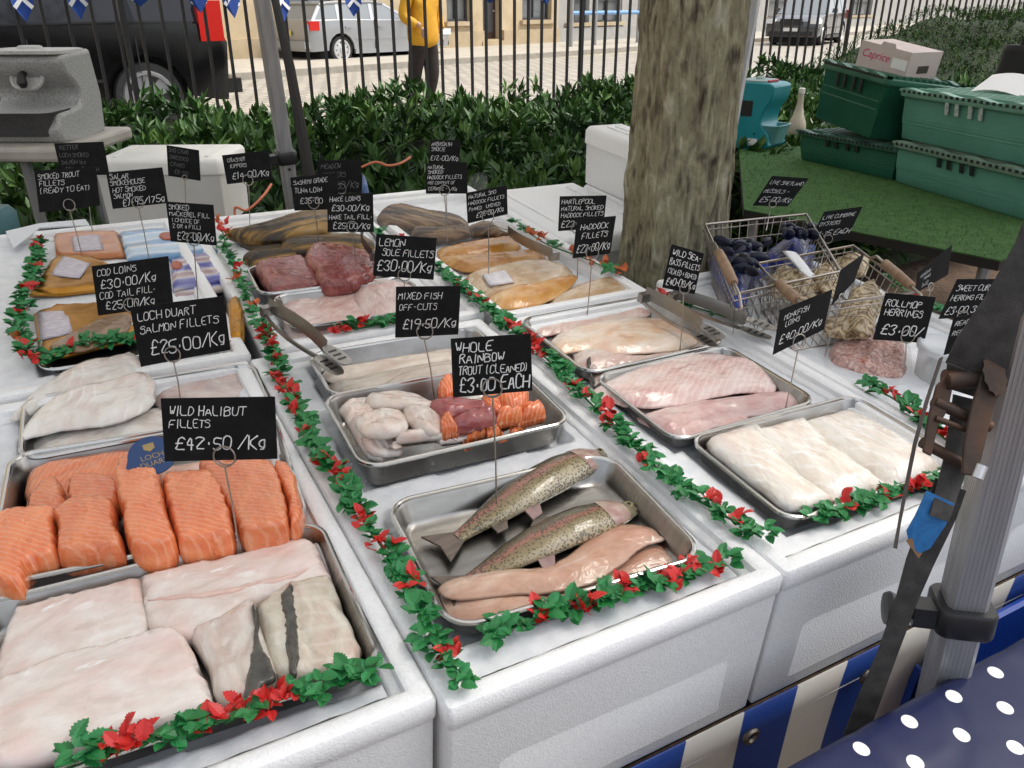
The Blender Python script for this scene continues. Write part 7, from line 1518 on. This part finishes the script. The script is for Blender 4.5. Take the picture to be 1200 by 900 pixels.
bb = D(1192, 120, 3.3); bag = thing('dark_mass', 'black fabric bag standing behind the crates at the right picture edge', 'bag', XM((bb[0] + .12, bb[1] + .1, GZ)))  # dark mass of unknown kind; the bag shape is invented
V = []; 
for i in range(22):
    z = i / 21 * .52
    for k in range(28):
        a = 2 * math.pi * k / 28; r = (.20 - .05 * (z / .5) ** 2) * (1 + .12 * noise.noise((math.cos(a) * 2, math.sin(a) * 2, z * 5)) + .05 * noise.noise((math.cos(a) * 6, math.sin(a) * 6, z * 12))); V.append((r * math.cos(a), r * .8 * math.sin(a), z))
BB = mat('black fabric', (.010, .009, .010), .85)
npbuild('bag_body', V, [(i * 28 + k, i * 28 + (k + 1) % 28, (i + 1) * 28 + (k + 1) % 28, (i + 1) * 28 + k) for i in range(21) for k in range(28)] + [tuple(21 * 28 + k for k in range(28))], BB, bag)
MB().tube([(-.1, 0, .5), (-.08, 0, .62), (.08, 0, .62), (.1, 0, .5)], .01, 8).build('bag_handle', BB, bag)
# orange cable in the hedge
CAB = mat('orange cable', (.55, .16, .08), .5)
def cable(label, pts, r=.004):
    P = [D(*p) for p in pts]; m = MB()
    n = 40; Q = []
    for k in range(n + 1):
        u = k / n * (len(P) - 1); i = min(int(u), len(P) - 2); f_ = u - i; a, b, c, d = P[max(i - 1, 0)], P[i], P[i + 1], P[min(i + 2, len(P) - 1)]
        Q.append(.5 * (2 * b + (c - a) * f_ + (2 * a - 5 * b + 4 * c - d) * f_ ** 2 + (-a + 3 * b - 3 * c + d) * f_ ** 3))
    o = m.tube(Q, r, 8).build('cable', CAB, M=XM(P[0]), space=I4); return tag(o, label, 'cable')
cable('orange cable looping up beside the kippers card', [(276, 262, 2.45), (275, 246, 2.45), (278, 243, 2.45), (290, 246, 2.47), (308, 230, 2.5), (318, 216, 2.55)])
cable('orange cable end lying on the hedge left of the arbroath card', [(424, 196, 2.6), (440, 190, 2.6), (455, 194, 2.62), (470, 191, 2.65), (481, 184, 2.7)])
pst = thing('wooden_stake', 'dark slanted stake in the hedge right of the thin grey pole', 'stake', XM(D(362, 195, 3.0)))
MB().tube([D(318, -20, 3.5), D(340, 80, 3.3), D(364, 215, 3.0), D(368, 260, 2.95)], [.016, .02, .022, .022], 8).build('stick', mat('dark wood', (.012, .010, .008), .95), pst, space=I4)
bl = slab('blue_folder', 'blue plastic sheet standing behind the kippers card', 'sheet', [(424, 198), (434, 228), (424, 230)], 1.0, .06, mat('blue sheet', (.05, .10, .26), .5), per=1, n=60, R=.004)
# ------------------------------------------------------------------ person in yellow on the street
ft = WZ(500, 136, STREET_Z); PM = XM((ft[0], ft[1], STREET_Z), .9)
per = thing('person', 'person in a yellow jacket and dark brown trousers walking behind the railings', 'person', PM)
def skin(name, nodes, edges, mats, sub=2):
    me = bpy.data.meshes.new(name); me.from_pydata([n[0] for n in nodes], edges, []); o = bpy.data.objects.new(name, me); COL.objects.link(o)
    md = o.modifiers.new('s', 'SKIN'); md.use_smooth_shade = True
    for sv, n in zip(me.skin_vertices[0].data, nodes): sv.radius = (n[1], n[2] if len(n) > 2 else n[1])
    me.skin_vertices[0].data[0].use_root = True
    s_ = o.modifiers.new('sub', 'SUBSURF'); s_.levels = sub; s_.render_levels = sub
    dg = bpy.context.evaluated_depsgraph_get(); m2 = bpy.data.meshes.new_from_object(o.evaluated_get(dg)); bpy.data.objects.remove(o); bpy.data.meshes.remove(me)
    m2.name = name; m2.materials.clear(); m2.materials.append(mats); m2.polygons.foreach_set('use_smooth', [True] * len(m2.polygons)); return m2
SKN = mat('skin', (.42, .25, .17), .5); JKT = mat('yellow jacket', (.60, .30, .006), .7, c2=(.52, .25, .005), scale=9, bump=.5, bscale=18, bdist=.01); TRS = mat('dark trousers', (.014, .009, .008), .9, c2=(.024, .016, .013), scale=14, bump=.4, bscale=20, bdist=.01)
N_ = [((0, 0, .98), .08, .06), ((0, .01, 1.18), .08, .07), ((0, .01, 1.38), .15, .10), ((0, 0, 1.52), .06), ((0, -.02, 1.60), .055), ((0, -.03, 1.70), .095, .105), ((0, -.03, 1.80), .06),
      ((.10, 0, .90), .085), ((.10, -.05, .50), .058), ((.08, .06, .10), .042), ((.08, -.08, .04), .04), ((-.10, 0, .90), .085), ((-.08, .10, .50), .058), ((-.05, .16, .10), .042), ((-.05, .04, .04), .04),
      ((.20, 0, 1.44), .055), ((.27, .05, 1.18), .042), ((.25, -.06, .98), .034), ((-.20, 0, 1.44), .055), ((-.28, .03, 1.18), .042), ((-.22, -.18, 1.08), .034)]
E_ = [(0, 1), (1, 2), (2, 3), (3, 4), (4, 5), (5, 6), (0, 7), (7, 8), (8, 9), (9, 10), (0, 11), (11, 12), (12, 13), (13, 14), (2, 15), (15, 16), (16, 17), (2, 18), (18, 19), (19, 20)]
place('body', skin('body', N_, E_, SKN), per, PM)
J = [((0, 0, .80), .22, .16), ((0, 0, .95), .25, .18), ((0, .01, 1.1), .235, .175), ((0, .01, 1.25), .215, .15), ((0, .01, 1.42), .19, .13), ((0, 0, 1.53), .085), ((.22, 0, 1.45), .085), ((.31, .05, 1.18), .075), ((.27, -.06, 1.02), .06), ((-.22, 0, 1.45), .085), ((-.32, .03, 1.18), .075), ((-.25, -.15, 1.08), .06)]
place('jacket', skin('jacket', J, [(0, 1), (1, 2), (2, 3), (3, 4), (4, 5), (4, 6), (6, 7), (7, 8), (4, 9), (9, 10), (10, 11)], JKT), per, PM)
Tn = [((0, 0, 1.0), .13, .10), ((.095, 0, .84), .125), ((.10, -.04, .5), .095), ((.08, .06, .12), .07), ((-.095, .01, .84), .125), ((-.085, .10, .5), .092), ((-.05, .16, .13), .068)]
place('trousers', skin('trousers', Tn, [(0, 1), (1, 2), (2, 3), (0, 4), (4, 5), (5, 6)], TRS), per, PM)
SHO = mat('dark shoes', (.02, .018, .017), .5)
for x, y in ((.08, -.02), (-.05, .10)): place('shoe', skin('shoe', [((x, y + .08, .05), .05, .045), ((x, y - .06, .045), .052, .04), ((x, y - .15, .035), .042, .03)], [(0, 1), (1, 2)], SHO), per, PM)
place('hair', skin('hair', [((0, .0, 1.74), .10, .10), ((0, .01, 1.80), .085)], [(0, 1)], mat('brown hair', (.04, .025, .015), .8)), per, PM)
for sx, hx, hy, hz in ((1, .25, -.075, .95), (-1, -.215, -.2, 1.05)):
    for k in range(4): place('hand', skin('finger', [((hx + sx * .0 + (k - 1.5) * .006, hy + (k - 1.5) * .019, hz - .03), .0095), ((hx + (k - 1.5) * .004, hy + (k - 1.5) * .02 - .006, hz - .075 - .006 * (k in (1, 2))), .0085), ((hx - sx * .012, hy + (k - 1.5) * .018 - .01, hz - .105 - .008 * (k in (1, 2))), .0075)], [(0, 1), (1, 2)], SKN, 1), per, PM)
    place('hand', skin('palm', [((hx, hy, hz + .02), .03, .02), ((hx, hy, hz - .035), .034, .018)], [(0, 1)], SKN, 1), per, PM)
    place('hand', skin('thumb', [((hx, hy - .02, hz), .011), ((hx - sx * .01, hy - .045, hz - .035), .010), ((hx - sx * .014, hy - .05, hz - .06), .0085)], [(0, 1), (1, 2)], SKN, 1), per, PM)
# face
EYW = mat('eye white', (.7, .7, .68), .3)
for sx in (-1, 1):
    e = MB().lathe([(.001, -.011), (.009, -.006), (.011, 0), (.009, .006), (.001, .011)], (sx * .033, -.115, 1.70), 12).build('eye', EYW, per); MB().lathe([(.0005, -.004), (.005, 0), (.0005, .004)], (sx * .033, -.124, 1.70), 10).build('pupil', EYE, e)
    MB().lathe([(.004, -.03), (.014, -.01), (.016, .01), (.006, .03)], (sx * .098, -.02, 1.69), 10).build('ear', SKN, per)
MB().tube([(0, -.118, 1.71), (0, -.142, 1.672), (0, -.125, 1.662)], [.008, .014, .010], 8).build('nose', SKN, per)
MB().tube([(-.022, -.112, 1.635), (0, -.12, 1.632), (.022, -.112, 1.635)], .006, 8).build('mouth', mat('lips', (.35, .12, .10), .5), per)
